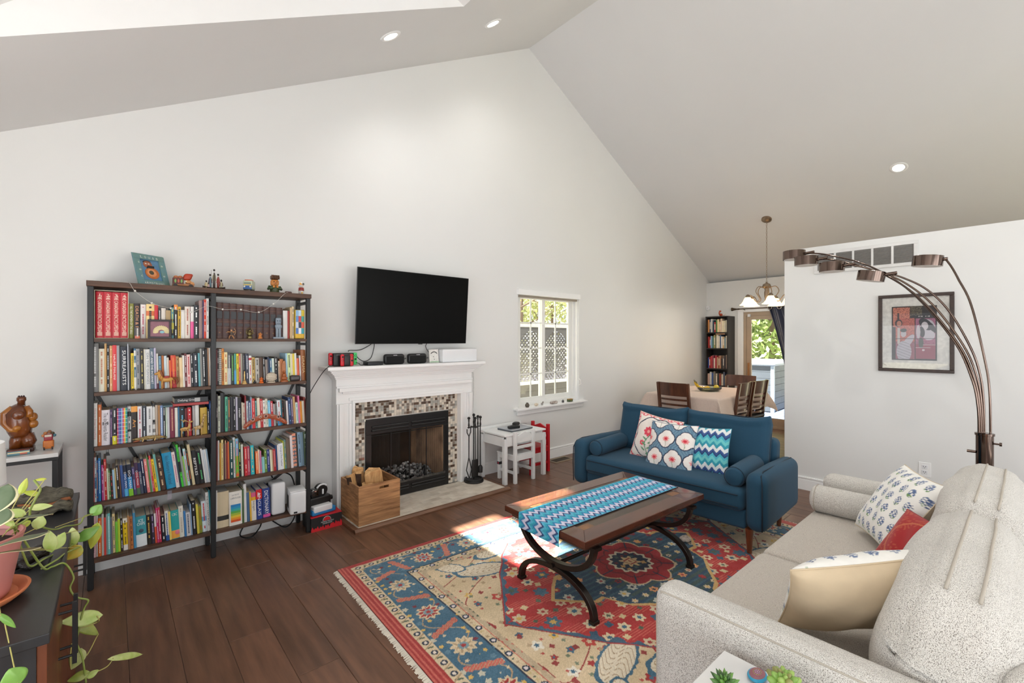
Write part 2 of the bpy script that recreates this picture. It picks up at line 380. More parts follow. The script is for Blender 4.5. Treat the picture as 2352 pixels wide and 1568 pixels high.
# ================================================================== bookcase and books
BOOKS = {
'L1': (0, ['0.0759|0.0995|0.213|8a8a3c|olive|ALL THE WOMEN OF THE BIBLE|', '0.1002|0.1291|0.215|241a1e|black|DEATH & FIRE|e0a070', '0.1304|0.1571|0.21|e6dcd8|pale pink||c06070', '0.1587|0.1986|0.214|efd28e|cream and orange||403020', '0.1992|0.2173|0.209|cc2a35|red||', '0.218|0.2305|0.189|26262a|black||eeeeee', '0.2312|0.2546|0.192|e2d8cc|cream||', '0.2556|0.2809|0.179|b09468|tan||', '0.2826|0.2963|0.199|4f8a92|teal||e8e060', '0.2969|0.3162|0.217|2c2824|black and orange||eeeeee', '0.3169|0.3335|0.205|d8ac30|yellow||302010', '0.3342|0.3534|0.184|e6e2dc|white||', '0.3541|0.3828|0.208|e8dcd0|ivory||b07060', '0.3853|0.4021|0.209|e85a98|white and pink||', '0.4031|0.4284|0.22|1e2028|black||eeeeee', '0.4302|0.4503|0.252|9a7c78|mauve||', '0.4514|0.4558|0.25|3c4c80|blue||', '0.4565|0.4698|0.258|e04830|red orange||eeeeee', '0.4705|0.4846|0.267|e4e2de|white||777777']),
'R1': (0, ['0.9406|0.9708|0.206|dcdad6|white||', '0.9727|0.986|0.205|a83830|red||', '0.9879|1.0013|0.23|c8a87c|tan||', '1.0021|1.0175|0.239|d8c49c|cream||202020']),
'L2': (1.5, ['-0.0908|-0.0598|0.285|8c8c8c|grey||eeeeee', '-0.0586|-0.0343|0.254|e4deca|cream||c08060', '-0.0338|-0.0241|0.285|c89c60|tan||', '-0.0236|-0.0118|0.274|1c1c20|black||eeeeee', '-0.0106|0.0026|0.272|d8a06c|peach||f4e0c0', '0.0028|0.0213|0.275|dc3a40|red|NALINI MALANI|f4e8e0', '0.0218|0.0346|0.273|9c9ca0|grey||', '0.0351|0.0401|0.266|141416|black||', '0.0401|0.072|0.265|1a2030|navy black|SURREALISTS|f2f2f2', '0.072|0.0763|0.283|d0d4dc|pale blue||', '0.0769|0.0861|0.269|2a2a2c|black||', '0.0877|0.1017|0.225|e8c824|yellow||806010', '0.1022|0.1122|0.254|3a6c8c|blue and white||e0e0d0', '0.1122|0.1305|0.252|8e9094|grey||404448', '0.1319|0.1499|0.252|2c2822|dark brown||c0b060', '0.1504|0.1571|0.248|dcd8c8|cream||', '0.1576|0.1794|0.248|dadad8|white|ON THE GANGES|808890', '0.18|0.1998|0.255|5c7080|slate blue|ART AND THE INTERNET|f0f0f0', '0.2003|0.2099|0.256|bcb4cc|lavender||', '0.2113|0.2209|0.221|dad6cc|cream||', '0.2236|0.2361|0.205|6c94ac|blue||20304c', '0.2388|0.25|0.207|b06428|brown||', '0.2505|0.264|0.205|c8d8e0|pale blue||', '0.264|0.2752|0.194|dcd6c8|cream||', '0.2767|0.2846|0.176|e86838|orange||', '0.2851|0.3117|0.207|d84c30|orange red||e88030', '0.3123|0.3278|0.2|a88454|tan brown||604020', '0.3284|0.3452|0.192|ecd0a0|cream yellow||', '0.3455|0.3558|0.206|e8e4dc|white||', '0.356|0.3672|0.217|6c2028|dark red||eeeeee', '0.3675|0.3876|0.211|e8c4c0|pink||c02030', '0.3882|0.4025|0.218|22242a|black||eeeeee', '0.4031|0.4284|0.219|1c2230|navy||eeeeee', '0.4287|0.4393|0.219|5ca4ac|teal||', '0.4399|0.4515|0.248|8c8c88|grey||', '0.4521|0.468|0.25|26262a|black||eeeeee', '0.4687|0.4816|0.244|2c2c30|black||', '0.4822|0.4903|0.251|b88c6c|tan||', '0.4909|0.4984|0.253|e4ded4|white||']),
'R2': (2, ['0.5264|0.534|0.242|6c2c30|maroon||', '0.5343|0.5419|0.245|202024|black||eeeeee', '0.5425|0.5579|0.243|c8c4b8|striped grey||', '0.5584|0.5723|0.248|c87828|orange brown||502810', '0.5729|0.5925|0.222|ecdca8|cream||c85020', '0.5931|0.6129|0.215|4a4c50|charcoal||d0d0d0', '0.6135|0.6321|0.212|243028|black green||70c050', '0.6327|0.6459|0.212|4c9c7c|green||60a0d8', '0.6465|0.6598|0.21|ecd02c|yellow||202020', '0.6604|0.671|0.211|c43c40|red||f0d0c0', '0.6715|0.6839|0.211|a4a090|grey||', '0.6845|0.7008|0.211|2a2628|black||808080', '0.7011|0.7219|0.21|2c3448|navy||c8c8d0', '0.7225|0.7405|0.195|e4e2e0|white||c02030', '0.7411|0.7622|0.183|c8a860|gold||403010', '0.7628|0.7871|0.179|b8b4ac|grey white||303030', '0.7877|0.8122|0.182|4c3628|dark brown||', '0.8128|0.827|0.182|181a20|black||eeeeee', '0.8276|0.8423|0.165|8c8078|taupe||', '0.8426|0.8556|0.182|24304c|navy||', '0.8562|0.871|0.169|2c6c94|blue||e0e0e0', '0.8716|0.8881|0.173|ccd8cc|pale green||', '0.8896|0.9059|0.183|222224|black||eeeeee', '0.9065|0.9124|0.173|18181a|black||', '0.9127|0.9244|0.152|e4d0b4|cream||a05030', '0.925|0.9494|0.165|b8703c|brown||', '0.95|0.9654|0.137|c4ccc8|pale grey||', '0.9657|0.9765|0.208|a8d0e4|sky blue||', '0.9771|0.9984|0.208|d4e8a8|pale green||202020', '0.9991|1.0116|0.204|e4d8c0|cream||', '1.0122|1.0257|0.204|e4cc34|yellow||', '1.0264|1.04|0.207|e4e4e0|white||', '1.041|1.0573|0.169|e06c48|coral||', '1.0605|1.0697|0.189|e2e2e4|white||', '1.0704|1.1025|0.23|9c5c2c|brown|DRAMA|e8c890']),
'L3': (1, ['-0.0854|-0.0653|0.253|ecebe8|white|How to Draw Everything|d08080', '-0.0634|-0.0477|0.243|c86830|orange||f0d0b0', '-0.0472|-0.0098|0.208|dcd6dc|pale lilac|The documenta Reader|303030', '-0.0093|0.0011|0.209|3c2850|purple||c0a0c0', '0.0016|0.022|0.217|22222a|black||e0e0e0', '0.0225|0.0702|0.214|5c78b0|rainbow striped||', '0.0712|0.0874|0.219|d0d0cc|white and black||202020', '0.088|0.1182|0.218|2c2422|black|Art|f0a850', '0.1187|0.139|0.216|e0dee0|white||c05060', '0.1398|0.1611|0.217|3c4048|charcoal||c0c8d0', '0.1619|0.1908|0.211|dedede|white||909090', '0.1921|0.2036|0.226|2a2a2a|black and white||eeeeee', '0.2044|0.2167|0.215|b8a898|taupe||', '0.2181|0.2291|0.212|b88858|tan||', '0.2305|0.243|0.21|7c98c8|blue||e0e8f0', '0.2438|0.2556|0.207|202024|black||eeeeee', '0.257|0.2634|0.203|c8dcc8|pale green||', '0.264|0.2775|0.205|d8d8dc|white||', '0.2781|0.3022|0.198|7c2440|maroon||c89078', '0.3031|0.3194|0.189|e8e4d8|cream||', '0.3209|0.3281|0.193|3c78a0|blue||', '0.3287|0.3558|0.191|1e2026|black||60b0d0', '0.3572|0.369|0.179|6c2028|dark red||', '0.3704|0.3906|0.184|c02830|red||eeeeee', '0.3971|0.4106|0.193|a8a4a4|grey||', '0.4121|0.4323|0.195|dededa|white||', '0.4393|0.4761|0.176|c8a440|yellow||', '0.4776|0.4906|0.159|1c1c20|black||eeeeee', '0.4916|0.5025|0.217|2c5ca8|blue||a0c0e8']),
'R3': (3, ['0.5264|0.5353|0.258|2a2024|black|ITINERARIES|e8d8d8', '0.5356|0.5499|0.246|c8ccbc|pale grey green||404040', '0.5504|0.575|0.265|24262a|black||', '0.5782|0.5939|0.236|54b090|mint green||204838', '0.5944|0.6097|0.23|4c4844|dark grey||e0a060', '0.6108|0.6266|0.232|2a2c34|black||', '0.6272|0.6418|0.234|202226|black||c8c8c8', '0.6423|0.6543|0.23|b4b0c0|lilac grey||', '0.6548|0.6766|0.225|1e2024|black|reader|eeeeee', '0.6772|0.6864|0.188|d8ccb8|cream||', '0.687|0.6991|0.184|c8b8a8|beige||a02830', '0.6997|0.7076|0.235|8c2028|dark red||', '0.7082|0.7205|0.195|bcc4cc|pale grey||606870', '0.721|0.7377|0.197|283c68|navy blue||e8e8f0', '0.7382|0.7434|0.222|a8c8dc|pale blue||', '0.744|0.7614|0.21|d83038|red||f0c0b0', '0.7628|0.7768|0.193|7ca8a4|teal grey||204040', '0.7774|0.7944|0.212|e8dcc4|cream||', '0.795|0.8122|0.204|c03038|red||f0d8d0', '0.8128|0.83|0.192|e4e0d8|white||505050', '0.8306|0.845|0.202|e0d8c8|cream||80a890', '0.8456|0.8643|0.188|54b8e0|sky blue||e0f0f8', '0.8649|0.8807|0.181|c83440|red||f4f0f0', '0.882|0.896|0.159|a8a4a4|grey||', '0.8973|0.9074|0.175|2a2624|black||d0c8c0', '0.908|0.9306|0.184|dce0e4|white and blue||c06060', '0.9313|0.94|0.189|34788c|teal||', '0.9406|0.9525|0.181|2c2826|black||d85030', '0.9531|0.9683|0.18|3c3430|dark brown||', '0.9689|0.9825|0.175|e4dcdc|white||', '0.9831|1.0|0.201|28406c|navy||90b8e0', '1.0007|1.0161|0.196|5c4c6c|purple||d0c0d8', '1.0167|1.0338|0.2|c8a06c|tan||', '1.0345|1.0517|0.155|d4e4dc|pale aqua||50a8b0', '1.0524|1.0632|0.206|e078a0|pink||', '1.0638|1.078|0.163|e0902c|orange||', '1.0786|1.0945|0.164|dcd0bc|cream||', '1.0952|1.1058|0.192|8c3428|red brown||', '1.1065|1.1172|0.174|2c4438|dark green||e0d0c0']),
'L4': (7, ['-0.0885|-0.0777|0.263|e8482c|red orange||f0e0d0', '-0.0773|-0.0684|0.261|c8d4dc|white and blue||303850', '-0.0682|-0.0595|0.243|30508c|blue||c89048', '-0.059|-0.0484|0.255|2878b8|blue||d0e0f0', '-0.0453|-0.0356|0.21|a83c80|magenta||e0c0d8', '-0.0353|-0.0321|0.189|d8c8d0|pale||', '-0.0319|-0.0209|0.243|b82828|dark red||e8c0b0', '-0.0204|-0.0125|0.186|c4d0b8|pale green||', '-0.0123|-0.0039|0.171|54803c|green and white||f0d0d0', '-0.0034|0.007|0.149|2c2420|dark brown||d04040', '0.0075|0.017|0.174|9cc0d8|light blue||', '0.0175|0.0245|0.179|d0b878|tan||', '0.025|0.0371|0.197|202022|black||f0f0f0', '0.0376|0.0439|0.195|6c4830|brown||', '0.0452|0.0584|0.193|3c5890|blue||', '0.0592|0.0774|0.19|2c5c98|blue|DOG MAN|f4f4f4', '0.0784|0.0991|0.193|348cc8|bright blue|DOG MAN|f4f4f4', '0.1004|0.1153|0.173|4c4468|purple||a8a0d0', '0.1161|0.1327|0.197|a83048|red and purple|DOG MAN|f0f0f0', '0.1332|0.1472|0.194|40485c|navy grey|DOG MAN|d0d8e0', '0.1478|0.1638|0.215|202c48|navy||d8d8e0', '0.1651|0.1797|0.212|e08080|pink||f8d8d0', '0.1802|0.1883|0.224|548848|green||', '0.1889|0.1946|0.206|a8a8b4|grey||', '0.1951|0.2041|0.228|dc4448|red||f0c0c0', '0.2047|0.2176|0.206|f0c820|yellow||40342c', '0.2181|0.23|0.235|70b0a8|aqua||', '0.2305|0.2578|0.214|4c342a|dark brown||d8b890', '0.2612|0.3094|0.232|2494c0|bright blue|Alice\'s Adventures in Wonderland|204860', '0.31|0.3281|0.233|e8dcd8|white||d080a0', '0.3287|0.338|0.259|2c3c4c|dark blue||', '0.3383|0.3493|0.279|40c838|bright green||204020', '0.3499|0.361|0.26|9c9ca0|grey||', '0.3616|0.3704|0.197|9cc860|lime green||', '0.371|0.384|0.245|b8dce0|pale aqua||d05858', '0.3846|0.3953|0.229|202022|black||e87838', '0.3959|0.4103|0.27|d8c8a0|cream||', '0.4121|0.4387|0.227|1e1e22|black|REPTILES|f0f0f0', '0.4393|0.4631|0.219|26262a|black||50b870', '0.4637|0.473|0.231|e0e0e0|white||', '0.4736|0.4829|0.222|d0d8e0|white||', '0.4835|0.4928|0.224|e4e4e4|white||', '0.4934|0.5015|0.223|a8c4d8|pale blue||']),
'R4': (3, ['0.5277|0.5353|0.27|6c3034|maroon||', '0.5359|0.5459|0.269|e0dcd8|white||', '0.5464|0.5552|0.252|c89028|gold||', '0.5558|0.5686|0.272|e4d498|cream yellow||a08838', '0.5691|0.5793|0.239|503038|plum||', '0.5799|0.5861|0.263|c8a888|tan||', '0.5866|0.5955|0.246|902c2c|maroon||', '0.5961|0.6048|0.254|d8703c|orange||', '0.6053|0.6283|0.261|1c4848|dark green||e8e8e0', '0.6288|0.6415|0.277|dce0e4|white||d08050', '0.6437|0.6607|0.268|78bc3c|lime green||e05030', '0.6618|0.676|0.253|1c2020|black||d8e070', '0.6772|0.6904|0.222|ccd4c4|pale green||', '0.6955|0.7133|0.203|cc3038|red||f0c8c0', '0.7139|0.7316|0.203|b04864|rose||e0b0b0', '0.7354|0.7576|0.206|34b8c4|turquoise||f0c878', '0.7657|0.7827|0.159|f07c48|orange||fcd8b0', '0.7833|0.793|0.167|ecd8bc|cream||', '0.7935|0.8039|0.159|c878a0|pink||', '0.8053|0.8226|0.113|8cc8cc|aqua||', '0.8232|0.839|0.163|6c9040|green||e0e8b0', '0.8396|0.8586|0.161|2c3c80|navy blue||b0b8e0', '0.8592|0.8722|0.155|e0dcc0|cream||', '0.8728|0.8801|0.153|b89878|tan||', '0.8807|0.8982|0.157|b82830|red||e0a0a0', '0.8988|0.909|0.182|284878|navy||', '0.9096|0.9182|0.184|e8e0e0|white||', '0.9188|0.95|0.191|e8ecf0|white|Charge a Fine Feather|506080', '0.9506|0.9563|0.208|d0cc3c|yellow green||', '0.9569|0.9702|0.214|64908c|teal and tan||d0b080', '0.9705|0.9968|0.221|6c5c50|brown||', '0.9975|1.0141|0.242|e4d8d8|white||', '1.0151|1.0387|0.253|e4987c|orange striped||506878', '1.0394|1.0517|0.25|34302e|black||', '1.0524|1.073|0.258|88a8c0|light blue||404858', '1.0737|1.0928|0.255|7890a0|blue grey||', '1.0935|1.1172|0.256|44583c|dark green||c8d8d0']),
'L5': (3, ['-0.0905|-0.0712|0.272|d8b0b4|pink||804058', '-0.0697|-0.0625|0.26|dcd4d0|pale||', '-0.0619|-0.0465|0.225|e06c28|orange||f8e0d0', '-0.0456|-0.0355|0.246|b8bcb8|grey||', '-0.0349|-0.0264|0.223|d84038|red||', '-0.0258|-0.0184|0.241|8c9898|grey||', '-0.0178|-0.0067|0.243|70c0c0|teal||f0f8f8', '-0.0061|0.0032|0.215|686c78|slate||', '0.0038|0.0157|0.233|e0c890|cream||3c5878', '0.0169|0.0282|0.184|78c440|lime green||', '0.0288|0.0396|0.198|b8d038|yellow green||', '0.0402|0.0516|0.199|2c2220|dark brown||e0e0e0', '0.0522|0.0737|0.194|e8c41c|yellow and white||6c5c18', '0.0746|0.0836|0.207|b0865c|tan||', '0.0843|0.0989|0.199|b8703c|brown orange||5c3018', '0.1005|0.1129|0.217|4890b8|blue||', '0.1135|0.1639|0.187|3c98a4|teal and white|ICE CHIPS|f0f8f8', '0.1652|0.1865|0.186|28241e|black||d0a850', '0.1872|0.2035|0.186|342c3c|black purple||a890c8', '0.2042|0.2138|0.187|e0583c|white and red||', '0.2145|0.2237|0.219|c83474|magenta||e8e0e4', '0.2244|0.2358|0.221|c02c50|crimson||f0d8dc', '0.2369|0.2567|0.164|1e2028|black||e0e0e0', '0.2578|0.2754|0.19|e4e0d8|white and blue||2858a0', '0.2761|0.2871|0.182|ecd46c|yellow||', '0.2878|0.3283|0.184|2ca8a8|teal|CBC|f0f0e8', '0.329|0.3534|0.202|e8e4d8|white||c0b8a8', '0.3541|0.3644|0.167|3c80c0|blue||', '0.3655|0.388|0.153|d0d0d4|pale grey||505868', '0.3891|0.3958|0.204|90b0d0|light blue||', '0.3966|0.4198|0.223|1e1e20|black||d8d8d8', '0.4209|0.4334|0.195|d8c850|yellow||', '0.4342|0.4502|0.178|8c9838|olive||c04828', '0.4513|0.4771|0.205|dce8f0|white and blue||c83848', '0.4782|0.4949|0.26|ecebe8|white|THE LEGO IDEAS BOOK|303030', '0.4957|0.5035|0.271|2c90a0|teal||']),
'R5': (2, ['0.5259|0.5322|0.26|e8e6e4|white||', '0.5329|0.6004|0.243|d8c8a8|beige||', '0.6018|0.6791|0.231|ece8e0|white|LE PETIT LAROUSSE|707880', '0.6821|0.6917|0.238|4c6840|green||', '0.6932|0.7097|0.269|e4e4e2|white||', '0.7105|0.7282|0.205|4c6c90|blue||', '0.7289|0.7395|0.206|e0b038|yellow||', '0.7403|0.7694|0.197|e8e4dc|white pink and yellow|bengali|303030', '0.7709|0.8085|0.211|28408c|red and blue|ANGLAIS|e8ecf0', '0.8117|0.8591|0.21|2c4488|navy|DICTIONARY|f0f0f4'])}
SHZ = [1.458, 1.143, 0.825, 0.50, 0.175]
FRONT, BACK = 3.577, 3.85
RUST = M('rustic_shelf_board', (98, 66, 46), 0.5, c2=(62, 42, 32), vs=4, stretch=(2, 14, 14), bump=0.08, bs=40)
POSTM = M('black_powder_coat', (26, 27, 29), 0.42, var=0.1)
bc = thing('bookcase', 'wide rustic brown bookcase with black metal frame packed with books beside the fireplace', 'bookcase', (0.507, 3.71, 0))
def L(x, y, z, o=bc): return (x - o.location.x, y - o.location.y, z - o.location.z)
for px in (-0.108, 0.4925, 1.0945):
    for py in (FRONT, BACK - .03):
        pw_ = .028; b = MB(); b.box(L(px, py, 0.006), L(px + pw_, py + .03, 1.76)); b.build('post', POSTM, bc, bevel=.002)
        MB().lathe([(.012, 0), (.012, .006)], L(px + .014, py + .015, 0), 10).build('foot', POSTM, bc)
    for z in (0.145, 0.46, .79, 1.1, 1.42, 1.73):
        MB().box(L(px + .004, FRONT + .03, z - .012), L(px + .024, BACK - .03, z + .008)).build('side_rail', POSTM, bc)
for i, z in enumerate(SHZ):
    for a, b in ((-0.079, 0.4915), (0.5215, 1.0935)):
        MB().box(L(a, FRONT + .001, z - .021), L(b, BACK - .032, z)).build('shelf', RUST, bc, bevel=.0015)
MB().box(L(-0.112, FRONT - .006, 1.760), L(1.128, BACK, 1.792)).build('top_board', RUST, bc, bevel=.002)
for (a, z0, c, z1) in ((-.08, 1.13, .2, .5), (.2, .5, .48, 1.13), (.53, 1.13, .81, .5), (.81, .5, 1.09, 1.13), (.53, .1, 1.09, .48)):
    MB().bar(L(a, BACK - .006, z0), L(c, BACK - .006, z1), .006, .018, up=(0, 0, 1)).build('cross_brace', POSTM, bc)

PAGES = M('book_pages', (226, 214, 190), 0.85, var=0.08, vs=60, stretch=(30, 1, 1))
PAGEW = M('white_pages', (224, 222, 216), 0.85, var=0.06, vs=60, stretch=(30, 1, 1))
def BM(c): return M('print_' + c, c, 0.42, var=0.05, vs=14)
ORD = 'zero first second third fourth fifth sixth seventh eighth ninth tenth eleventh twelfth thirteenth fourteenth fifteenth sixteenth seventeenth eighteenth nineteenth twentieth'.split()
TENS = {2: 'twenty', 3: 'thirty', 4: 'forty'}
def ordinal(n):
    if n <= 20: return ORD[n]
    t, u = divmod(n, 10); return {30: 'thirtieth', 40: 'fortieth'}.get(n) or TENS[t] + '-' + ORD[u]
def book(w, h, d, c, label, loc, lean=0.0, group=None, text='', tc='', band=None, hard=False, rz=0.0, cat='book', bandtext=True):
    t = .0022 if hard else .0012; t = min(t, w * .22); ov = .003 if hard else .0005; bow = min(.004, w * .12)
    mb = MB(); n = 4; prof = []
    for i in range(n + 1):
        u = i / n; prof.append((u * w, -bow * (1 - (2 * u - 1) ** 2)))
    poly = prof + [(w, d), (w - t, d), (w - t, t)] + [(t, t), (t, d), (0, d)]
    mb.prism(poly, 0, h, 'z'); ob = mb.build('book', BM(c), None)
    ob.location = loc; ob.rotation_euler = (0, -lean, rz); tag(ob, label, cat, group)
    MB().box((t, t, ov), (w - t, d - ov - .001, h - ov)).build('pages', PAGES if (int(w * 1e5) % 3) else PAGEW, ob)
    if band:
        for (bc_, z0, z1) in band:
            m2 = MB(); pr = [(a, b - .00025) for a, b in prof]
            m2.add([(a, b, h * z0) for a, b in pr] + [(a, b, h * z1) for a, b in pr], [(i, i + 1, i + n + 2, i + n + 1) for i in range(n)]); m2.build('spine_band', BM(bc_), ob)
    yf = -bow - .0006
    if text:
        lettering(text, BM(tc or 'f0e8d8'), ob, (w / 2, yf, h * .52), (0, 0, -1), (1, 0, 0), h * .8, w * (.5 if w > .012 else .6))
    elif tc and bandtext and w > .007:
        m2 = MB(); rr = random.Random(int(w * 1e6) + int(h * 1e4)); z = h * .93; x0, x1 = w * .36, w * .64
        segs = []
        while z > h * .12:
            ln = rr.uniform(.004, .012); segs.append((z, z - ln)); z -= ln + rr.uniform(.0012, .002)
            if rr.random() < .16: z -= rr.uniform(.01, .04)
        for za, zb in segs:
            m2.add([(x0, yf, zb), (x1, yf, zb), (x1, yf, za), (x0, yf, za)], [(0, 1, 2, 3)])
        m2.build('title_print', BM(tc), ob)['kind'] = 'stuff'
    return ob
BANDS = {('L1', 3): [('d8703c', .66, .8)], ('L1', 8): [('e0d858', .3, .5), ('202428', .1, .28), ('3c3c3c', .55, .62)], ('L1', 9): [('f09040', .85, 1)], ('L1', 13): [('e8e4e0', .53, 1)],
 ('L2', 12): [('e8e4d8', .0, .3), ('e8e4d8', .55, .65), ('e0e0d8', .82, .95)], ('L2', 19): [('6c3848', 0, .15)], ('L2', 25): [('c02c34', 0, .5)], ('R2', 2): [('8c8c88', i / 18, i / 18 + .028) for i in range(18)],
 ('R2', 5): [('c0c4c8', 0, .52)], ('R2', 7): [('58a8dc', 0, .45)], ('R2', 13): [('c02838', .84, .92)], ('R2', 3): [('e08c28', .62, .95)], ('L3', 4): [('d8d020', 0, .23)],
 ('L3', 7): [('f0a448', .84, 1)], ('L3', 11): [('e4e4e0', .1, .2), ('e4e4e0', .3, .42), ('e4e4e0', .55, .9)], ('L3', 6): [('26282c', .72, .86), ('303030', .3, .36)], ('R3', 25): [('3c98cc', 0, .28), ('202428', .28, .4)],
 ('L4', 15): [('58b0e0', 0, .24), ('1c2438', .72, 1)], ('L4', 16): [('7cc030', 0, .22), ('1c2438', .6, 1)], ('L4', 18): [('4c6850', 0, .2), ('402848', .7, 1)], ('L4', 19): [('1c2858', .72, 1)],
 ('L4', 1): [('5c90b8', .3, .55)], ('L4', 31): [('1c1c1c', .35, .6)], ('R4', 10): [('88b8dc', .55, 1), ('e06838', .02, .1)], ('R4', 32): [('5c6c78', i / 9, i / 9 + .035) for i in range(9)],
 ('L5', 12): [('e8e4dc', 0, .17), ('f0ece0', .86, 1)], ('L5', 16): [('e4ecf0', 0, .4)], ('L5', 19): [('e8e4e0', .55, 1)], ('L5', 23): [('2858a0', 0, .18)], ('L5', 25): [('f0a848', .02, .3)], ('L5', 33): [('78a8d0', .35, .5)],
 ('R5', 1): [('30302c', .2, .33)], ('R5', 7): [('d86088', .84, 1), ('e8b030', .72, .84)], ('R5', 8): [('d82c30', .68, 1)], ('R5', 9): [('e058a0', .02, .12)], ('R4', 18): [('f0a040', .1, .14)],
 ('L3', 5): [('8c4c78', 0, 1)]}
SHN = {'1': 'top', '2': 'second', '3': 'middle', '4': 'fourth', '5': 'lowest'}
BAYN = {'L': 'left', 'R': 'right'}
for key, (mx_lean, rows) in BOOKS.items():
    zs = SHZ[int(key[1]) - 1]; N = len(rows)
    for i, row in enumerate(rows):
        a, b, h, c, word, text, tc = row.split('|'); a, b, h = float(a), float(b), float(h)
        ww = b - a; size = 'thick' if ww > .03 else ('thin' if ww < .012 else 'medium')
        ln = R(mx_lean) * min(1, i / (N * .6)) if mx_lean else 0
        rr = random.Random(key + str(i)); d = rr.uniform(.15, .205)
        lab = '%s %s book, %s from left on the %s shelf, %s bookcase bay' % (size, word, ordinal(i + 1), SHN[key[1]], BAYN[key[0]])
        if key == 'R1': lab = '%s %s book right of the leather volumes, %s from left, top shelf' % (size, word, ordinal(i + 1))
        if key == 'R5': d = .16
        tx = text
        if (key, i) in (('R5', 2), ('L5', 16), ('L5', 25)): tx = ''; tc2 = tc; tc = ''
        bk = book(ww, h, d, c, lab, (a + h * math.sin(ln) * 0, 3.616 + rr.uniform(-.004, .006), zs), ln, 'books on the %s shelf, %s bay' % (SHN[key[1]], BAYN[key[0]]), tx, tc, BANDS.get((key, i)), hard=ww > .024)
        if key == 'L3' and i == 5:   # rainbow striped spine
            cols = ['c8485c', '7c5c9c', '4c6cb0', '3c58a0', '88b8d8', 'b85c98', 'e0684c', 'f0c848', '38a890', '208c88']
            for q, cc in enumerate(cols):
                MB().add([(ww * q / 10, -.0055, .001), (ww * (q + 1) / 10, -.0055, .001), (ww * (q + 1) / 10, -.0055, h - .001), (ww * q / 10, -.0055, h - .001)], [(0, 1, 2, 3)]).build('spine_stripe', BM(cc), bk)
            for q in range(9): MB().add([(0, -.006, h * (.04 + q * .108)), (ww, -.006, h * (.04 + q * .108)), (ww, -.006, h * (.05 + q * .108)), (0, -.006, h * (.05 + q * .108))], [(0, 1, 2, 3)]).build('spine_line', BM('e0e4ec'), bk)
        if key == 'R5' and i == 2:
            lettering('LE PETIT', BM('707880'), bk, (ww / 2, -.0055, h * .9), (1, 0, 0), (0, 0, 1), ww * .55, .009); lettering('LAROUSSE', BM('707880'), bk, (ww / 2, -.0055, h * .81), (1, 0, 0), (0, 0, 1), ww * .78, .011)
            for q, cc in enumerate(['2c84c4', '2c9cc8', '40b0a8', '60b050', 'a8c040', 'e8c838', 'f09830', 'e05828']):
                MB().add([(ww * .12, -.0055, h * (.62 - q * .065)), (ww * .88, -.0055, h * (.62 - q * .065)), (ww * .88, -.0055, h * (.555 - q * .065)), (ww * .12, -.0055, h * (.555 - q * .065))], [(3, 2, 1, 0)]).build('rainbow_panel', BM(cc), bk)
        if (key, i) == ('L5', 16):
            lettering('ICE', BM('f0f8f8'), bk, (ww / 2, -.0055, h * .86), (1, 0, 0), (0, 0, 1), ww * .45, .017); lettering('CHIPS', BM('f0f8f8'), bk, (ww / 2, -.0055, h * .75), (1, 0, 0), (0, 0, 1), ww * .75, .017)
            MB().ball((ww / 2, -.0045, h * .52), .012, 8, 6, (1, .15, 1)).build('cover_picture', BM('3c5060'), bk)
        if (key, i) == ('L5', 25):
            lettering('CBC', BM('f0f0e8'), bk, (ww / 2, -.0055, h * .86), (1, 0, 0), (0, 0, 1), ww * .65, .016)
            MB().ball((ww * .72, -.0045, h * .22), .012, 10, 6, (1, .15, 1.2)).build('cover_picture', BM('e88090'), bk)
        if key == 'R5' and i == 8: lettering('R', BM('f0f0f0'), bk, (ww / 2, -.0055, h * .83), (1, 0, 0), (0, 0, 1), ww * .5, .022)
        if key == 'L3' and i == 2: lettering('14', BM('202020'), bk, (ww * .5, -.0056, h * .62), (1, 0, 0), (0, 0, 1), ww * .7, .02)
        if key == 'L4' and i == 28: pass
# slipcase set
sc_x0, sc_x1 = -.0785, .0745; sz = SHZ[0]
CASE = BM('d8ceb2')
t = thing('slipcase', 'cream slipcase holding four red encyclopedia volumes, left end of top shelf', 'slipcase', (-.002, 3.69, sz))
MB().box((sc_x0 + .002, -.085, 0), (sc_x0 + .005, .09, .284)).box((sc_x1 - .001, -.085, 0), (sc_x1 + .002, .09, .284)).box((sc_x0 + .005, -.085, 0), (sc_x1 - .001, .09, .003)).box((sc_x0 + .005, -.085, .281), (sc_x1 - .001, .09, .284)).box((sc_x0 + .005, .087, .003), (sc_x1 - .001, .09, .281)).build('case', CASE, t)
for i in range(4):
    wv = .0355; xx = sc_x0 + .006 + i * .0366
    b = book(wv, .272, .165, 'c02030', 'red encyclopedia volume in the cream slipcase, %s from left' % ordinal(i + 1), (xx, 3.611, sz + .0035), 0, 'red encyclopedia volumes', 'THE CANADIAN ENCYCLOPEDIA', 'f0dcc8', hard=True)
    lettering(str(i + 1), BM('f0dcc8'), b, (wv / 2, -.0052, .252), (1, 0, 0), (0, 0, 1), .012, .016)
    MB().box((wv * .25, -.0052, .234), (wv * .75, -.0048, .2355)).build('spine_rule', BM('f0dcc8'), b); MB().box((wv * .2, -.0052, .012), (wv * .8, -.0048, .034)).build('spine_rule', BM('d8a090'), b)
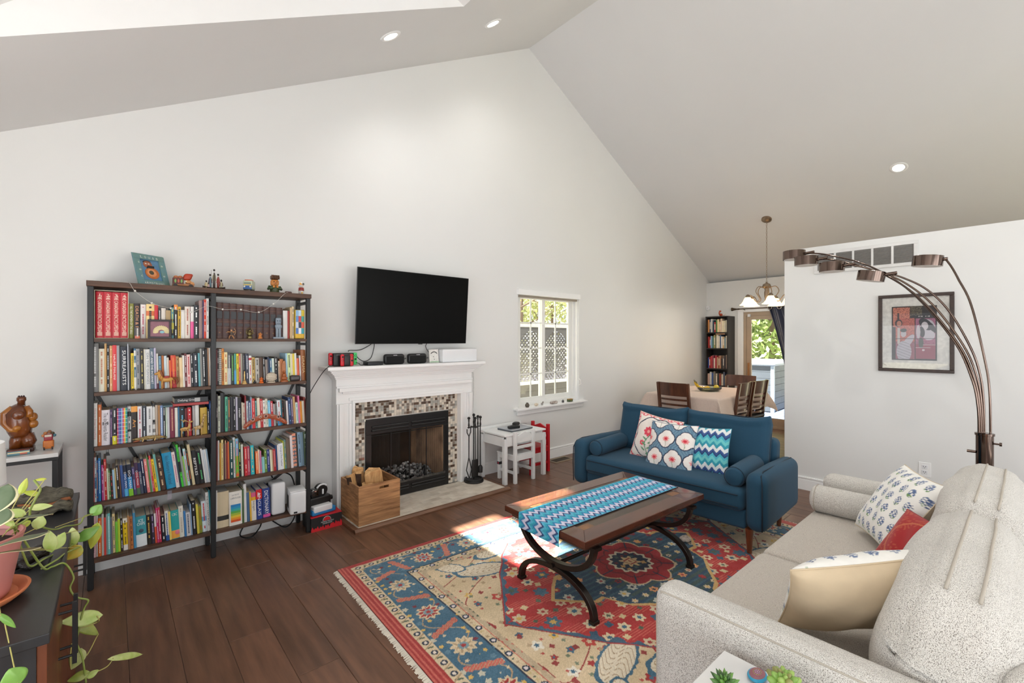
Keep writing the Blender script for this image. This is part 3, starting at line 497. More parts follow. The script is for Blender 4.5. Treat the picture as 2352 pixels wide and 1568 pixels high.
# leather set
xs = [.5265, .5705, .617, .6665, .717, .762, .808, .855, .8985, .940]
LEATH = M('brown_leather', (74, 38, 30), 0.42, c2=(58, 30, 26), vs=30, bump=.05)
edges = [.5245, .5675, .615, .6635, .7125, .7585, .804, .8515, .894, .936, .9395]
for i in range(10):
    a = .5245 + i * .0413; h = .245 - .0022 * i
    b = book(.0405, h, .18, '5c2c26', 'brown leather reference volume, %s of ten from left, right top shelf' % ordinal(i + 1), (a, 3.616, sz), 0, 'matching leather reference volumes', hard=True)
    b.data.materials[0] = LEATH
    MB().rbox((.0203, -.0048, h * .66), (.0155, .0012, .026), .0012, 2).build('label_panel', BM('2c2c30'), b); MB().box((.006, -.0052, h * .36), (.034, -.0046, h * .43)).build('label_panel', BM('30282a'), b)
    lettering('*', BM('a87848'), b, (.0203, -.0055, h * .17), (1, 0, 0), (0, 0, 1), .01, .01, name='gilt_ornament')
    for zz in (.04, .30, .47, .86, .95): MB().box((.002, -.0045, h * zz), (.0385, -.0035, h * zz + .0012)).build('gilt_line', BM('8c5c3c'), b)
# tin of books
t = thing('box_set', 'yellow edged box set covered in colourful comic panels, right end of top shelf', 'box set', (1.0555, 3.66, sz))
MB().rbox((0, .02, .108), (.034, .075, .108), .006, 2).build('box', BM('c8a828'), t, smooth='auto')
pc = ['8cb8e0', 'c0d8ec', 'd8c030', '5c8cc8', 'd04040', '38a098', 'c8d4ec', '28304c', 'e05c48', '4878c0', 'e8e8f0', '30a0b0']
for q in range(12):
    i, j = q % 3, q // 3; x0 = -.029 + i * .0195; z0 = .170 - j * .0445
    MB().box((x0, -.0562, z0), (x0 + .0185, -.0552, z0 + .0425)).build('comic_panel', BM(pc[q]), t)
for i in range(3): MB().box((-.029 + i * .0195, -.0562, .006), (-.0105 + i * .0195, -.0552, .033)).build('comic_panel', BM('e0b028'), t)
# books lying flat on the third row and the small one in front
def flat_book(x0, x1, z, th, d, c, label, text='', tc='f0f0f0', y=3.597):
    o = MB().box((0, 0, 0), (x1 - x0, .0012, th)).box((0, 0, 0), (x1 - x0, d, .0012)).box((0, 0, th - .0012), (x1 - x0, d, th)).build('book', BM(c)); o.location = (x0, y, z); tag(o, label, 'book', 'books lying flat on the third row')
    MB().box((.001, .0012, .0012), (x1 - x0 - .001, d - .003, th - .0012)).build('pages', PAGES, o)
    if text: lettering(text, BM(tc), o, ((x1 - x0) * .4, -.0006, th / 2), (1, 0, 0), (0, 0, 1), (x1 - x0) * .6, th * .5)
    return o
z3 = SHZ[2]; zb = z3 + .1985
flat_book(.290, .4815, zb, .0185, .15, 'a83838', 'red hardback lying flat across books on the middle shelf, left bay', '')
fb = flat_book(.298, .478, zb + .0188, .033, .15, '26282c', 'black hardback lying flat, topmost on the middle shelf, left bay', 'Defying Gravity', 'e0e0e0')
MB().box((.106, -.0012, .004), (.136, -.0004, .029)).build('spine_picture', BM('a8a8a8'), fb)
flat_book(.240, .2885, zb + .0005, .012, .14, '4c6c74', 'teal hardback lying flat left of the red one, middle shelf', '')
o = book(.024, .066, .012, '4c4648', 'small dark paperback standing in front of the other books, top shelf', (.1035, 3.582, sz), 0, None, '', 'd8d0c8', [('c86850', 0, .25)])
# ================================================================== ornaments on the bookcase
def fig(name, label, cat, loc, rz=0.0, group=None): return thing(name, label, cat, loc, rz, group)
C = lambda c, r=.45: M('fig_' + c + str(int(r * 100)), c, r, var=.12, vs=40)
TOPZ = 1.792
# framed folk-art portrait leaning on an easel back
t = fig('framed_portrait', 'blue painted wooden frame with a folk portrait of a trumpet player on the bookcase', 'picture', (0.200, 3.69, TOPZ), R(30))
tl = R(18); fw, fh = .186, .212
def fp(u, v, dpt=0.0):
    return (u, v * math.sin(tl) - dpt * math.cos(tl), v * math.cos(tl) + .004 + 0 * dpt - dpt * math.sin(tl))
def slab(mb, u0, u1, v0, v1, d0, d1):
    vs = [fp(u0, v0, d0), fp(u1, v0, d0), fp(u1, v1, d0), fp(u0, v1, d0), fp(u0, v0, d1), fp(u1, v0, d1), fp(u1, v1, d1), fp(u0, v1, d1)]
    return mb.add(vs, [(0, 1, 2, 3), (7, 6, 5, 4), (0, 4, 5, 1), (1, 5, 6, 2), (2, 6, 7, 3), (3, 7, 4, 0)])
mb = MB()
for a in ((-fw / 2, fw / 2, 0, .038), (-fw / 2, fw / 2, fh - .034, fh), (-fw / 2, -fw / 2 + .036, .038, fh - .034), (fw / 2 - .036, fw / 2, .038, fh - .034)): slab(mb, *a, 0, .016)
mb.build('frame', M('blue_green_paint', (96, 136, 148), .6, c2=(110, 140, 118), vs=14), t, bevel=.0015)
slab(MB(), -fw / 2 + .036, fw / 2 - .036, .038, fh - .034, 0, .004).build('panel', C('5c86a8'), t)
def disc(u, v, ru, rv, d0, d1, n=20):
    m_ = MB(); ps = [(u + ru * math.cos(2 * PI * i / n), v + rv * math.sin(2 * PI * i / n)) for i in range(n)]
    vs = [fp(a, b, d0) for a, b in ps] + [fp(a, b, d1) for a, b in ps]; return m_.add(vs, [tuple(range(n))[::-1], tuple(range(n, 2 * n))] + [(i, (i + 1) % n, (i + 1) % n + n, i + n) for i in range(n)])
disc(-.012, .142, .026, .024, .004, .0065).build('face', C('a05a3c'), t); disc(-.014, .158, .024, .012, .004, .006).build('hair', C('38281f'), t)
disc(.004, .085, .041, .038, .004, .009).build('trumpet_bell', C('c06a2c', .3), t); disc(.0, .088, .027, .026, .009, .0105).build('trumpet_rim', C('d8905c', .3), t); disc(-.002, .09, .014, .014, .0105, .0115).build('trumpet_throat', C('4c4430'), t)
for u in (-.023, -.006): disc(u, .148, .006, .004, .0065, .0072, 10).build('eye', C('e0d0c0'), t)
disc(-.012, .128, .008, .003, .0065, .0072, 10).build('mouth', C('6c2c24'), t)
WL = C('e4e4da')
def fl_(body, u, v, w_, h_): return lettering(body, WL, t, fp(u, v, .0165), (1, 0, 0), (0, math.sin(tl), math.cos(tl)), w_, h_, 1.2)
for i, ch in enumerate('LOUIS'): fl_(ch, -.046 + i * .023, fh - .017 - i * .0007, .011, .015)
for i, ch in enumerate('ARMSTRONG'): fl_(ch, -.054 + i * .0135, .019, .010, .013)
for u, v in ((.068, .145), (.069, .075), (-.068, .105)): fl_('*', u, v, .013, .013)
fl_('S', -.068, .155, .008, .011); fl_('C', -.066, .062, .009, .011)
MB().add([(-.03, .03, .0), (.03, .03, 0), (.03, .09, 0), (-.03, .09, 0), (-.02, .028, .13), (.02, .028, .13)], [(0, 3, 2, 1), (0, 1, 5, 4), (3, 4, 5, 2), (0, 4, 3), (1, 2, 5)]).build('easel_stand', BLACKM, t)

# carved loaded truck
t = fig('toy_truck', 'carved wooden toy truck loaded with brown goods on the bookcase', 'toy truck', (0.353, 3.68, TOPZ))
MB().box((-.058, -.022, .012), (.002, .022, .020)).box((.0, -.02, .012), (.056, .02, .026)).build('chassis', C('b0703c'), t)
mb = MB().box((-.057, -.021, .020), (.0, .021, .062)); mb.build('cargo_bed', C('64281c'), t, bevel=.001)
for i, cc in enumerate(('7cb05c', 'c05c40', '7cb05c')):
    x = -.045 + i * .0165; MB().prism([(x, .026), (x + .006, .040), (x, .056), (x - .006, .040)], -.0225, -.021, 'y').build('painted_diamond', C(cc), t)
for x in (-.04, -.017): MB().ball((x, 0, .064), .0145, 12, 7).build('load', C('a8643c'), t)
MB().rbox((.022, 0, .072), (.024, .019, .022), .012, 2, warp=lambda p, q: (p.x + p.z * .35, p.y, p.z)).build('cab_roof', C('b03818'), t, smooth=True)
MB().box((.012, -.017, .03), (.040, .017, .05)).build('cab', C('c88448'), t, bevel=.002); MB().prism([(.036, .024), (.060, .024), (.054, .038), (.036, .044)], -.017, .017, 'y').build('hood', C('d09050'), t)
MB().box((.008, -.0185, .038), (.016, -.017, .046)).build('side_window', C('e8d8a8'), t)
for x in (-.045, .038):
    for y in (-.021, .021): MB().lathe([(.012, 0), (.012, .006)], (x, y - .003, .012), 14, (0, 1, 0)).build('wheel', C('241c18'), t)

# boat full of figures
t = fig('boat_figurine', 'dark wooden boat figurine with six standing carved people on the bookcase', 'figurine', (0.523, 3.68, TOPZ))
mb = MB(); n = 9; vs = []
for i in range(n):
    u = i / (n - 1) * 2 - 1; wd = .016 * (1 - u * u) + .001; z = .012 + .012 * u * u
    vs += [(u * .066, -wd, z), (u * .066, 0, .0 + .006 * u * u), (u * .066, wd, z)]
mb.add(vs, [q for i in range(n - 1) for q in ((i * 3, i * 3 + 1, i * 3 + 4, i * 3 + 3), (i * 3 + 1, i * 3 + 2, i * 3 + 5, i * 3 + 4), (i * 3, i * 3 + 3, i * 3 + 5, i * 3 + 2))]); mb.build('hull', C('34281f'), t)
for i, (x, h, c1, c2) in enumerate(((-.044, .05, 'b09c6c', 'c8bc98'), (-.022, .098, '58303c', '607884'), (.001, .136, '8c8458', '504844'), (.024, .104, '8c3c34', '8c3c34'), (.042, .062, '6c4c40', 'b0a888'), (-.03, .035, 'c8a8a8', 'c0a0a0'))):
    g = MB().tube([(x, 0, .008), (x, 0, .008 + h * .35), (x + .001, 0, .008 + h * .72), (x, 0, .008 + h * .8)], [.0065, .008, .0055, .0028], 8).build('figure_robe', C(c2), t, smooth=True)
    MB().tube([(x - .009, -.004, h * .45), (x - .006, -.002, h * .65 + .008), (x, 0, h * .74 + .008), (x + .006, -.002, h * .65 + .008), (x + .009, -.004, h * .45)], .0026, 6).build('figure_arms', C(c1), t)
    MB().ball((x, 0, .008 + h * .92), .0062 if h > .06 else .0048, 10, 7, (1, 1, 1.25)).build('figure_head', C('241a16'), t)
MB().cyl((-.012, -.006, .05), (-.017, -.006, .132), .0009, n=5).build('spear', C('786858'), t)

# toy bus
t = fig('toy_bus', 'small colourful ceramic toy bus with a blue front on the bookcase', 'toy bus', (0.735, 3.68, TOPZ), R(-28))
MB().rbox((0, 0, .046), (.030, .036, .032), .008, 2).build('body', C('b8c0a8', .3), t, smooth=True)
MB().box((-.028, -.0375, .016), (.028, -.033, .042)).build('front_panel', C('2c5c98', .3), t, bevel=.003); MB().box((-.022, -.0375, .050), (.022, -.034, .064)).build('windscreen', C('7c8c80', .2), t)
MB().rbox((0, 0, .080), (.022, .026, .005), .004, 2).build('roof_rack', C('c86c48'), t, smooth=True); MB().box((-.026, -.0378, .044), (.026, -.034, .049)).build('stripe', C('e0b848'), t)
for x in (-.019, .019): MB().lathe([(.006, 0), (.006, .003)], (x, -.0385, .034), 10, (0, 1, 0)).build('headlight', C('e8e4c8', .2), t)
for x in (-.022, .022):
    for y in (-.022, .02): MB().lathe([(.013, 0), (.013, .008)], (x - .004, y, .013), 14, (1, 0, 0)).build('wheel', C('202020'), t)

# carved figure with a chef-like hat
t = fig('carved_man', 'carved painted wooden man with brown hair and green coat on the bookcase', 'figurine', (0.902, 3.685, TOPZ))
MB().lathe([(.028, 0), (.032, .012), (.031, .03), (.034, .05), (.022, .058), (.014, .064)], (0, 0, 0), 18).build('coat', C('3c4828'), t, smooth=True)
MB().rbox((0, -.002, .078), (.027, .024, .024), .016, 2).build('head', C('c8803c'), t, smooth=True)
mb = MB().rbox((0, 0, .117), (.027, .024, .016), .01, 2)
for i in range(5): mb.tube([(-.022 + i * .011, -.024, .103), (-.022 + i * .0115, -.027, .117), (-.022 + i * .011, -.02, .132)], .0052, 6)
mb.build('hair', C('5c3c24'), t, smooth=True)
for s in (-1, 1):
    MB().tube([(s * .032, 0, .052), (s * .043, -.006, .032), (s * .024, -.026, .036), (s * .01, -.03, .044)], [.010, .010, .009, .008], 8).build('arm', C('3c5030'), t, smooth=True)
    MB().ball((s * .011, -.032, .047), .009, 10, 7).build('hand', C('c8803c'), t); MB().ball((s * .010, -.0255, .084), .0042, 8, 6).build('eye', C('38241c'), t)
MB().ball((0, -.027, .078), .005, 8, 6, (1, 1, 1.5)).build('nose', C('b87034'), t); MB().box((-.012, -.0285, .066), (.012, -.024, .069)).build('moustache', C('4c2418'), t)
# leaf-shaped stone and owl
t = MB().rbox((0, 0, .009), (.024, .011, .008), .008, 3, warp=lambda p, q: (p.x, p.y * (1 - .6 * q[0] ** 2), p.z)).build('polished_stone', C('5c3c34', .3), None, smooth=True); t.location = (0.985, 3.64, TOPZ); tag(t, 'small brown pointed stone lying on the bookcase top', 'stone')
t = fig('owl_figurine', 'small white and orange ceramic owl at the right end of bookcase top', 'figurine', (1.09, 3.69, TOPZ))
MB().lathe([(.012, 0), (.019, .008), (.02, .03), (.017, .052), (.008, .06)], (0, 0, 0), 16).build('body', C('d8d4cc', .25), t, smooth=True); MB().ball((0, 0, .082), .022, 14, 9, (1, .85, .95)).build('head', C('e4e0d8', .25), t, smooth=True)
MB().lathe([(.0185, .028), (.0206, .034), (.0196, .05), (.0172, .058)], (0, 0, 0), 16, caps=False).build('chest', C('8c2c28', .3), t, smooth=True)
for s, cc in ((-1, 'd8a040'), (1, '50504c')): MB().ball((s * .0095, -.0165, .084), .0085, 10, 6, (1, .4, 1)).build('eye', C(cc, .2), t)
MB().lathe([(.004, 0), (.0001, .008)], (0, -.018, .078), 6, (0, -1, -.5)).build('beak', C('e0a030'), t); MB().lathe([(.005, 0), (.006, .012)], (0, -.016, .01), 8).build('feather_patch', C('e8b020'), t)

# fairy light string
flp = [(0.03, 3.60, 1.7925), (.076, 3.569, 1.7925), (.104, 3.569, 1.745), (.184, 3.5685, 1.676), (.277, 3.5685, 1.648), (.379, 3.5685, 1.627), (.456, 3.5685, 1.667), (.50, 3.5685, 1.668), (.556, 3.5685, 1.654), (.663, 3.5685, 1.656), (.773, 3.5685, 1.643), (.867, 3.5685, 1.706), (.945, 3.569, 1.788), (.975, 3.60, 1.7925)]
def smooth_path(pts, k=6):
    P_ = [Vector(p) for p in pts]; out = []
    for i in range(len(P_) - 1):
        p0, p1, p2, p3 = P_[max(i - 1, 0)], P_[i], P_[i + 1], P_[min(i + 2, len(P_) - 1)]
        for j in range(k):
            u = j / k; out.append(.5 * ((2 * p1) + (-p0 + p2) * u + (2 * p0 - 5 * p1 + 4 * p2 - p3) * u * u + (-p0 + 3 * p1 - 3 * p2 + p3) * u ** 3))
    return out + [P_[-1]]
t = thing('fairy_lights', 'thin clear string of small round fairy lights draped across the bookcase front', 'string lights', (.5, 3.569, 1.792))
MB().tube([p - t.location for p in smooth_path(flp)], .0011, 5).build('wire', C('c8c4bc'), t)
for i in (2, 3, 4, 5, 8, 9, 10, 11): MB().ball(Vector(flp[i]) - t.location, .0065, 10, 7).build('bulb', M('clear_bulb', (224, 220, 212), .12, var=.02, coat=.5), t, smooth=True)

# ---- first shelf ornaments
z1 = SHZ[0]; FY = 3.592
t = fig('peacock_picture', 'small black frame with a pale fanned peacock on a mauve ground, top shelf', 'picture', (0.223, 3.588, z1))
mb = MB()
for a, b in (((-.059, -.008, 0), (.059, .004, .012)), ((-.059, -.008, .106), (.059, .004, .118)), ((-.059, -.008, .012), (-.047, .004, .106)), ((.047, -.008, .012), (.059, .004, .106))): mb.box(a, b)
mb.build('frame', C('2c2426'), t, bevel=.001); MB().box((-.047, -.001, .012), (.047, .004, .106)).build('mat_board', C('8c5c68'), t)
for i in range(15):
    a = R(-8 + i * 14); cx, cz = .008 + .028 * math.cos(a), .042 + .026 * math.sin(a)
    MB().ball((cx, -.002, cz), .011, 8, 5, (1.3, .1, .6), Matrix.Rotation(-a, 3, 'Y')).build('fan_feather', C('d8c894'), t)
MB().ball((.012, -.0028, .040), .010, 8, 5, (1.2, .12, .8)).build('peacock_body', C('8cc0c8'), t)
t = fig('archer_figurine', 'small terracotta archer figurine drawing a bow before the leather volumes', 'figurine', (0.611, FY, z1))
MB().tube([(-.014, 0, 0), (-.010, 0, .018), (0, 0, .026)], .0035, 6).tube([(.016, 0, 0), (.008, 0, .016), (0, 0, .026)], .0035, 6).build('legs', C('b07848'), t); MB().tube([(0, 0, .022), (0, 0, .046)], [.006, .0065], 8).build('torso', C('4c4034'), t)
MB().tube([(-.024, 0, .046), (-.012, -.003, .045), (0, 0, .045), (.02, -.002, .047)], .0028, 6).build('arms', C('c08850'), t); MB().ball((0, 0, .056), .0065, 8, 6).build('head', C('c89870'), t)
MB().tube([(.016, -.002, .068), (.024, -.002, .055), (.024, -.002, .04), (.016, -.002, .024)], .0013, 5).build('bow', C('c8a070'), t)
t = fig('brass_deity', 'seated brass deity ornament before the leather volumes, top shelf', 'figurine', (0.721, FY, z1))
BR = M('aged_brass', (120, 108, 70), .35, metal=.8, var=.3, vs=90)
MB().lathe([(.016, 0), (.018, .004), (.014, .008), (.018, .013), (.016, .016)], (0, 0, 0), 16).build('pedestal', BR, t, smooth=True); MB().ball((0, 0, .032), .013, 10, 8, (1, .7, 1.2)).build('body', BR, t, smooth=True); MB().ball((0, -.002, .054), .0085, 10, 7).build('head', BR, t, smooth=True)
MB().tube([(.020 * math.cos(a), .002, .046 + .027 * math.sin(a)) for a in [R(-40 + 20 * i) for i in range(14)]], .0025, 6).build('halo', BR, t)
for s in (-1, 1): MB().tube([(s * .008, 0, .042), (s * .02, -.003, .036), (s * .014, -.008, .028)], .003, 6).tube([(s * .006, 0, .046), (s * .021, 0, .056)], .0026, 6).build('arms', BR, t)
def deity(name, label, x, z, c, h):
    t = fig(name, label, 'figurine', (x, FY, z)); MB().lathe([(h * .33, 0), (h * .34, h * .14), (h * .24, h * .22)], (0, 0, 0), 14).build('base', C(c), t, smooth=True); MB().ball((0, 0, h * .42), h * .25, 10, 8, (1, .7, 1)).build('body', C(c), t, smooth=True); MB().ball((0, -.001, h * .72), h * .16, 10, 7).build('head', C(c), t, smooth=True)
    MB().lathe([(h * .12, 0), (h * .07, h * .1), (.0004, h * .16)], (0, 0, h * .84), 8).build('crown', C(c), t)
    for s in (-1, 1): MB().ball((s * h * .22, -.001, h * .72), h * .08, 8, 6, (1, .4, 1.2)).build('ear', C(c), t)
deity('terracotta_deity', 'tiny orange terracotta deity before the leather volumes, top shelf', .786, z1, 'c87c3c', .044)
deity('orange_deity', 'tiny bright orange seated deity between bell and pierced ball, second shelf', .794, SHZ[1], 'd86820', .044)
t = fig('grey_totem', 'grey carved totem statue on a square base before the leather volumes', 'figurine', (0.904, FY, z1)); GR = C('84909c', .6)
MB().box((-.036, -.014, 0), (.036, .012, .012)).build('plinth', GR, t, bevel=.001); MB().rbox((-.009, 0, .045), (.008, .009, .034), .004, 2).build('leg', GR, t, smooth=True); MB().rbox((.009, 0, .045), (.008, .009, .034), .004, 2).build('leg', GR, t, smooth=True)
MB().rbox((0, 0, .086), (.019, .010, .017), .006, 2).build('torso', GR, t, smooth=True); MB().rbox((0, -.001, .126), (.019, .011, .025), .010, 2).build('head', GR, t, smooth=True)
for s in (-1, 1): MB().ball((s * .008, -.0115, .128), .005, 8, 6).build('eye', C('5c6874'), t); MB().tube([(s * .019, -.002, .098), (s * .021, -.006, .084), (s * .008, -.011, .078)], .0035, 6).build('arm', GR, t)
MB().box((-.012, -.0135, .110), (.012, -.009, .114)).build('mouth', C('5c6874'), t)

# ---- second shelf
z2 = SHZ[1]
def quad_animal(name, label, loc, c, body_l, body_r, leg_h, neck, head, extra=None, cat='figurine', rz=0.0, leg_c=None):
    t = fig(name, label, cat, loc, rz); m = C(c)
    MB().ball((0, 0, leg_h + body_r * .7), 1, 14, 9, (body_l / 2 + body_r * .4, body_r * .85, body_r)).build('body', m, t, smooth=True)
    for sx in (-1, 1):
        for sy in (-1, 1): MB().tube([(sx * body_l * .36, sy * body_r * .45, leg_h + body_r * .5), (sx * body_l * .40, sy * body_r * .5, leg_h * .5), (sx * body_l * .38, sy * body_r * .55, 0)], [body_r * .34, body_r * .2, body_r * .22], 7).build('leg', C(leg_c) if leg_c else m, t, smooth=True)
    MB().tube([Vector(p) for p, r in neck], [r for p, r in neck], 9).build('neck', m, t, smooth=True); MB().tube([Vector(p) for p, r in head], [r for p, r in head], 8).build('head', m, t, smooth=True)
    return t
t = quad_animal('toy_horse', 'carved honey wooden horse with brown mane standing on the second shelf', (.258, FY + .001, z2), 'c8944c', .06, .0165, .045, [((-.024, 0, .056), .014), ((-.034, 0, .080), .011), ((-.038, 0, .098), .009)], [((-.032, 0, .106), .008), ((-.046, 0, .096), .0075), ((-.060, 0, .092), .0055)])
MB().tube([(-.022, 0, .066), (-.024, 0, .088), (-.031, 0, .110), (-.042, 0, .115)], [.006, .009, .008, .004], 7).build('mane', C('7c4420'), t); MB().tube([(.034, 0, .066), (.050, 0, .060), (.056, 0, .042), (.05, 0, .022)], [.005, .009, .008, .003], 7).build('tail', C('7c4420'), t)
MB().rbox((0, 0, .072), (.013, .0135, .007), .004, 2).build('saddle', C('a83830'), t, smooth=True); MB().tube([(-.03, -.0112, .082), (-.036, -.011, .064), (-.030, -.0125, .052)], .0013, 5).build('rein', C('8c3028'), t)
for s in (-1, 1): MB().lathe([(.003, 0), (.0004, .009)], (-.034, s * .004, .112), 6).build('ear', C('c8944c'), t)
for i, x in enumerate((.096, .122)):
    t = fig('beetle_ornament', 'tiny dark beetle ornament, %s one left of the wooden horse' % ('farther' if i == 0 else 'nearer'), 'ornament', (x, 3.586, z2)); MB().ball((0, 0, .006), .008, 10, 6, (1, .8, .7)).build('body', C('3c3428', .3), t, smooth=True)
    for s in (-1, 1): MB().tube([(0, 0, .005), (s * .007, -.005, .006), (s * .010, -.006, 0)], .0009, 4).build('legs', C('2c241c'), t)
t = fig('brass_bell', 'small brass hand bell with tapered handle on the second shelf', 'bell', (.689, FY, z2)); BB = M('bright_brass', (214, 178, 116), .3, metal=.7, var=.15)
MB().lathe([(.0195, 0), (.018, .004), (.012, .012), (.0095, .022), (.004, .027)], (0, 0, 0), 18).build('bell_body', BB, t, smooth=True); MB().lathe([(.004, .026), (.0055, .034), (.0035, .04), (.005, .062), (.003, .078), (.0045, .086), (.001, .090)], (0, 0, 0), 12).build('handle', BB, t, smooth=True)
t = fig('dark_pebble_carving', 'tiny black carving between the bell and orange deity, second shelf', 'ornament', (.752, FY, z2)); MB().ball((0, 0, .008), .010, 10, 7, (1.1, .8, .8)).build('body', C('26262a', .3), t, smooth=True); MB().ball((0, -.002, .019), .0055, 8, 6).build('knob', C('26262a', .3), t, smooth=True)
t = fig('pierced_ball', 'round cream stone ball pierced with small holes on the second shelf', 'ornament', (.859, 3.5955, z2)); ST_ = C('d4c8b4', .7)
MB().lathe([(.026, 0), (.027, .004), (.02, .007)], (0, 0, 0), 20).build('foot_ring', ST_, t); MB().ball((0, 0, .039), .036, 24, 16, (1, .52, .95)).build('ball', ST_, t, smooth=True)
mb = MB()
for i in range(7):
    for j in range(9):
        a = R(-60 + 20 * i); b = R(-150 + 15 * j + (7.5 if i % 2 else 0)); 
        if abs(math.cos(a)) < .4: continue
        p = Vector((math.cos(a) * math.sin(b + R(90)) * .0362, -abs(math.cos(a) * math.cos(b + R(90))) * .0192, .039 + math.sin(a) * .0344)); mb.ball(p, .0023, 6, 4, (1, .5, 1))
o = mb.build('holes', C('6c5c4c', .9), t); o['kind'] = 'stuff'
t = fig('buddha_carving', 'brown carved wooden seated figure with a tall pointed halo, second shelf', 'figurine', (.944, FY, z2)); BW = C('a0582c', .4)
MB().lathe([(.026, 0), (.026, .008), (.02, .014)], (0, 0, 0), 16).build('base', BW, t); MB().ball((0, 0, .026), .02, 12, 8, (1.15, .75, .75)).build('legs', BW, t, smooth=True); MB().ball((0, 0, .046), .016, 12, 8, (.95, .7, 1.1)).build('torso', BW, t, smooth=True); MB().ball((0, -.001, .072), .0095, 10, 7).build('head', BW, t, smooth=True)
MB().prism([(-.013, .01), (.013, .01), (.012, .13), (.006, .155), (-.004, .15), (-.012, .13)], .0115, .0165, 'y').build('halo', C('b06c3c', .4), t)
o = MB().rbox((0, 0, .0225), (.036, .015, .0225), .0145, 4, warp=lambda p, q: (p.x, p.y, p.z * (1 - .12 * q[0]) + .001 * math.sin(p.x * 300))).build('dark_stone', C('3a3434', .3), None, smooth=True); o.location = (1.019, 3.5945, z2); tag(o, 'smooth dark grey oval stone beside the drama book, second shelf', 'stone')

# ---- third shelf
t = fig('crocodile_carving', 'carved patterned wooden crocodile lying on the middle shelf', 'figurine', (.175, 3.588, z3))
CR = M('croc_skin', (196, 164, 100), .5, c2=(62, 60, 34), vs=170)
MB().tube([(-.045, 0, .018), (-.02, 0, .021), (.02, 0, .021), (.05, 0, .018), (.085, 0, .012)], [.009, .0115, .0115, .008, .0025], 10).build('body', CR, t, smooth=True)
MB().tube([(-.045, 0, .018), (-.062, 0, .019), (-.082, 0, .020)], [.009, .008, .0035], 8).build('upper_jaw', CR, t, smooth=True); MB().tube([(-.048, 0, .011), (-.064, 0, .007), (-.080, 0, .005)], [.006, .005, .0025], 8).build('lower_jaw', C('a05c40'), t, smooth=True)
for x in (-.03, .028):
    for s in (-1, 1): MB().tube([(x, s * .007, .016), (x - .003, s * .0105, .010), (x - .006, s * .012, .002)], [.004, .0034, .003], 6).build('leg', C('d0ac70'), t)
for i in range(12): MB().lathe([(.0025, 0), (.0003, .006)], (-.038 + i * .0095, 0, .029 - .0004 * abs(i - 5) ** 1.7), 5).build('back_spike', C('c08850'), t)
t = quad_animal('deer_carving', 'carved honey wooden deer with branching antlers on the middle shelf', (.352, FY + .001, z3), 'c89c5c', .042, .013, .040, [((.018, 0, .05), .011), ((.024, 0, .066), .008), ((.024, 0, .082), .006)], [((.020, 0, .090), .006), ((.030, 0, .092), .006), ((.044, 0, .096), .003)])
for s in (-1, 1):
    MB().tube([(.020, s * .003, .094), (.006, s * .007, .102), (-.012, s * .008, .104), (-.02, s * .008, .112)], .0022, 6).tube([(.004, s * .007, .102), (-.004, s * .008, .112)], .0017, 5).tube([(-.002, s * .007, .103), (-.012, s * .008, .094)], .0017, 5).build('antler', C('c8a468'), t)
for x in (-.012, .0, .012): MB().ball((x, -.0112, .048), .0028, 7, 5).build('spot', C('5c3420'), t)
t = quad_animal('giraffe_carving', 'carved spotted wooden giraffe on the middle shelf', (.425, FY + .001, z3), 'd0b070', .04, .0125, .042, [((.014, 0, .052), .011), ((.024, 0, .085), .006), ((.029, 0, .122), .005)], [((.026, 0, .128), .0055), ((.036, 0, .128), .005), ((.046, 0, .124), .003)], leg_c='c8a060')
GP = M('giraffe_hide', (214, 184, 124), .5, var=.05)
for m in t.children:
    if m.name.split('.')[0] in ('body', 'neck'):
        g_ = GP if GP.get('done') else None
        if not g_:
            nn = GP.node_tree.nodes; ll = GP.node_tree.links; vo = nn.new('ShaderNodeTexVoronoi'); vo.feature = 'DISTANCE_TO_EDGE'; vo.inputs['Scale'].default_value = 110
            rp = nn.new('ShaderNodeValToRGB'); rp.color_ramp.elements[0].position = .06; rp.color_ramp.elements[0].color = (*lin('5c3418'), 1); rp.color_ramp.elements[1].position = .12; rp.color_ramp.elements[1].color = (*lin('dcc08c'), 1)
            tcn = nn.new('ShaderNodeTexCoord'); ll.new(tcn.outputs['Object'], vo.inputs['Vector']); ll.new(vo.outputs['Distance'], rp.inputs[0]); ll.new(rp.outputs[0], nn['Principled BSDF'].inputs['Base Color']); GP['done'] = 1
        m.data.materials[0] = GP
for s in (-1, 1): MB().cyl((.026, s * .003, .130), (.026, s * .003, .138), .0012, n=5).build('horn', C('5c3c20'), t)
MB().tube([(-.022, 0, .056), (-.033, 0, .046), (-.038, 0, .034)], .0013, 5).build('tail', C('c8a468'), t)
# boomerang leaning in front of the right bay books
bm = MB(); n = 17; vs = []
ctr = [(-.138 + .276 * i / (n - 1), .014 + .066 * math.sin(PI * i / (n - 1)) ** .9) for i in range(n)]
for i, (x, z) in enumerate(ctr):
    u = i / (n - 1); wd = .017 * (.75 + .3 * math.sin(PI * u)) * (1 if 0 < i < n - 1 else .55); dx = ctr[min(i + 1, n - 1)][0] - ctr[max(i - 1, 0)][0]; dz = ctr[min(i + 1, n - 1)][1] - ctr[max(i - 1, 0)][1]; L_ = math.hypot(dx, dz); nx, nz = -dz / L_, dx / L_
    vs += [(x + nx * wd, -.002, z + nz * wd), (x, -.0055, z), (x - nx * wd, -.002, z - nz * wd), (x, .002, z)]
fs = [(i * 4 + k, i * 4 + (k + 1) % 4, i * 4 + 4 + (k + 1) % 4, i * 4 + 4 + k) for i in range(n - 1) for k in range(4)] + [(0, 1, 2, 3), (n * 4 - 1, n * 4 - 2, n * 4 - 3, n * 4 - 4)]
t = fig('boomerang', 'orange wooden boomerang painted with white dot rings on the middle shelf', 'boomerang', (.822, 3.594, z3))
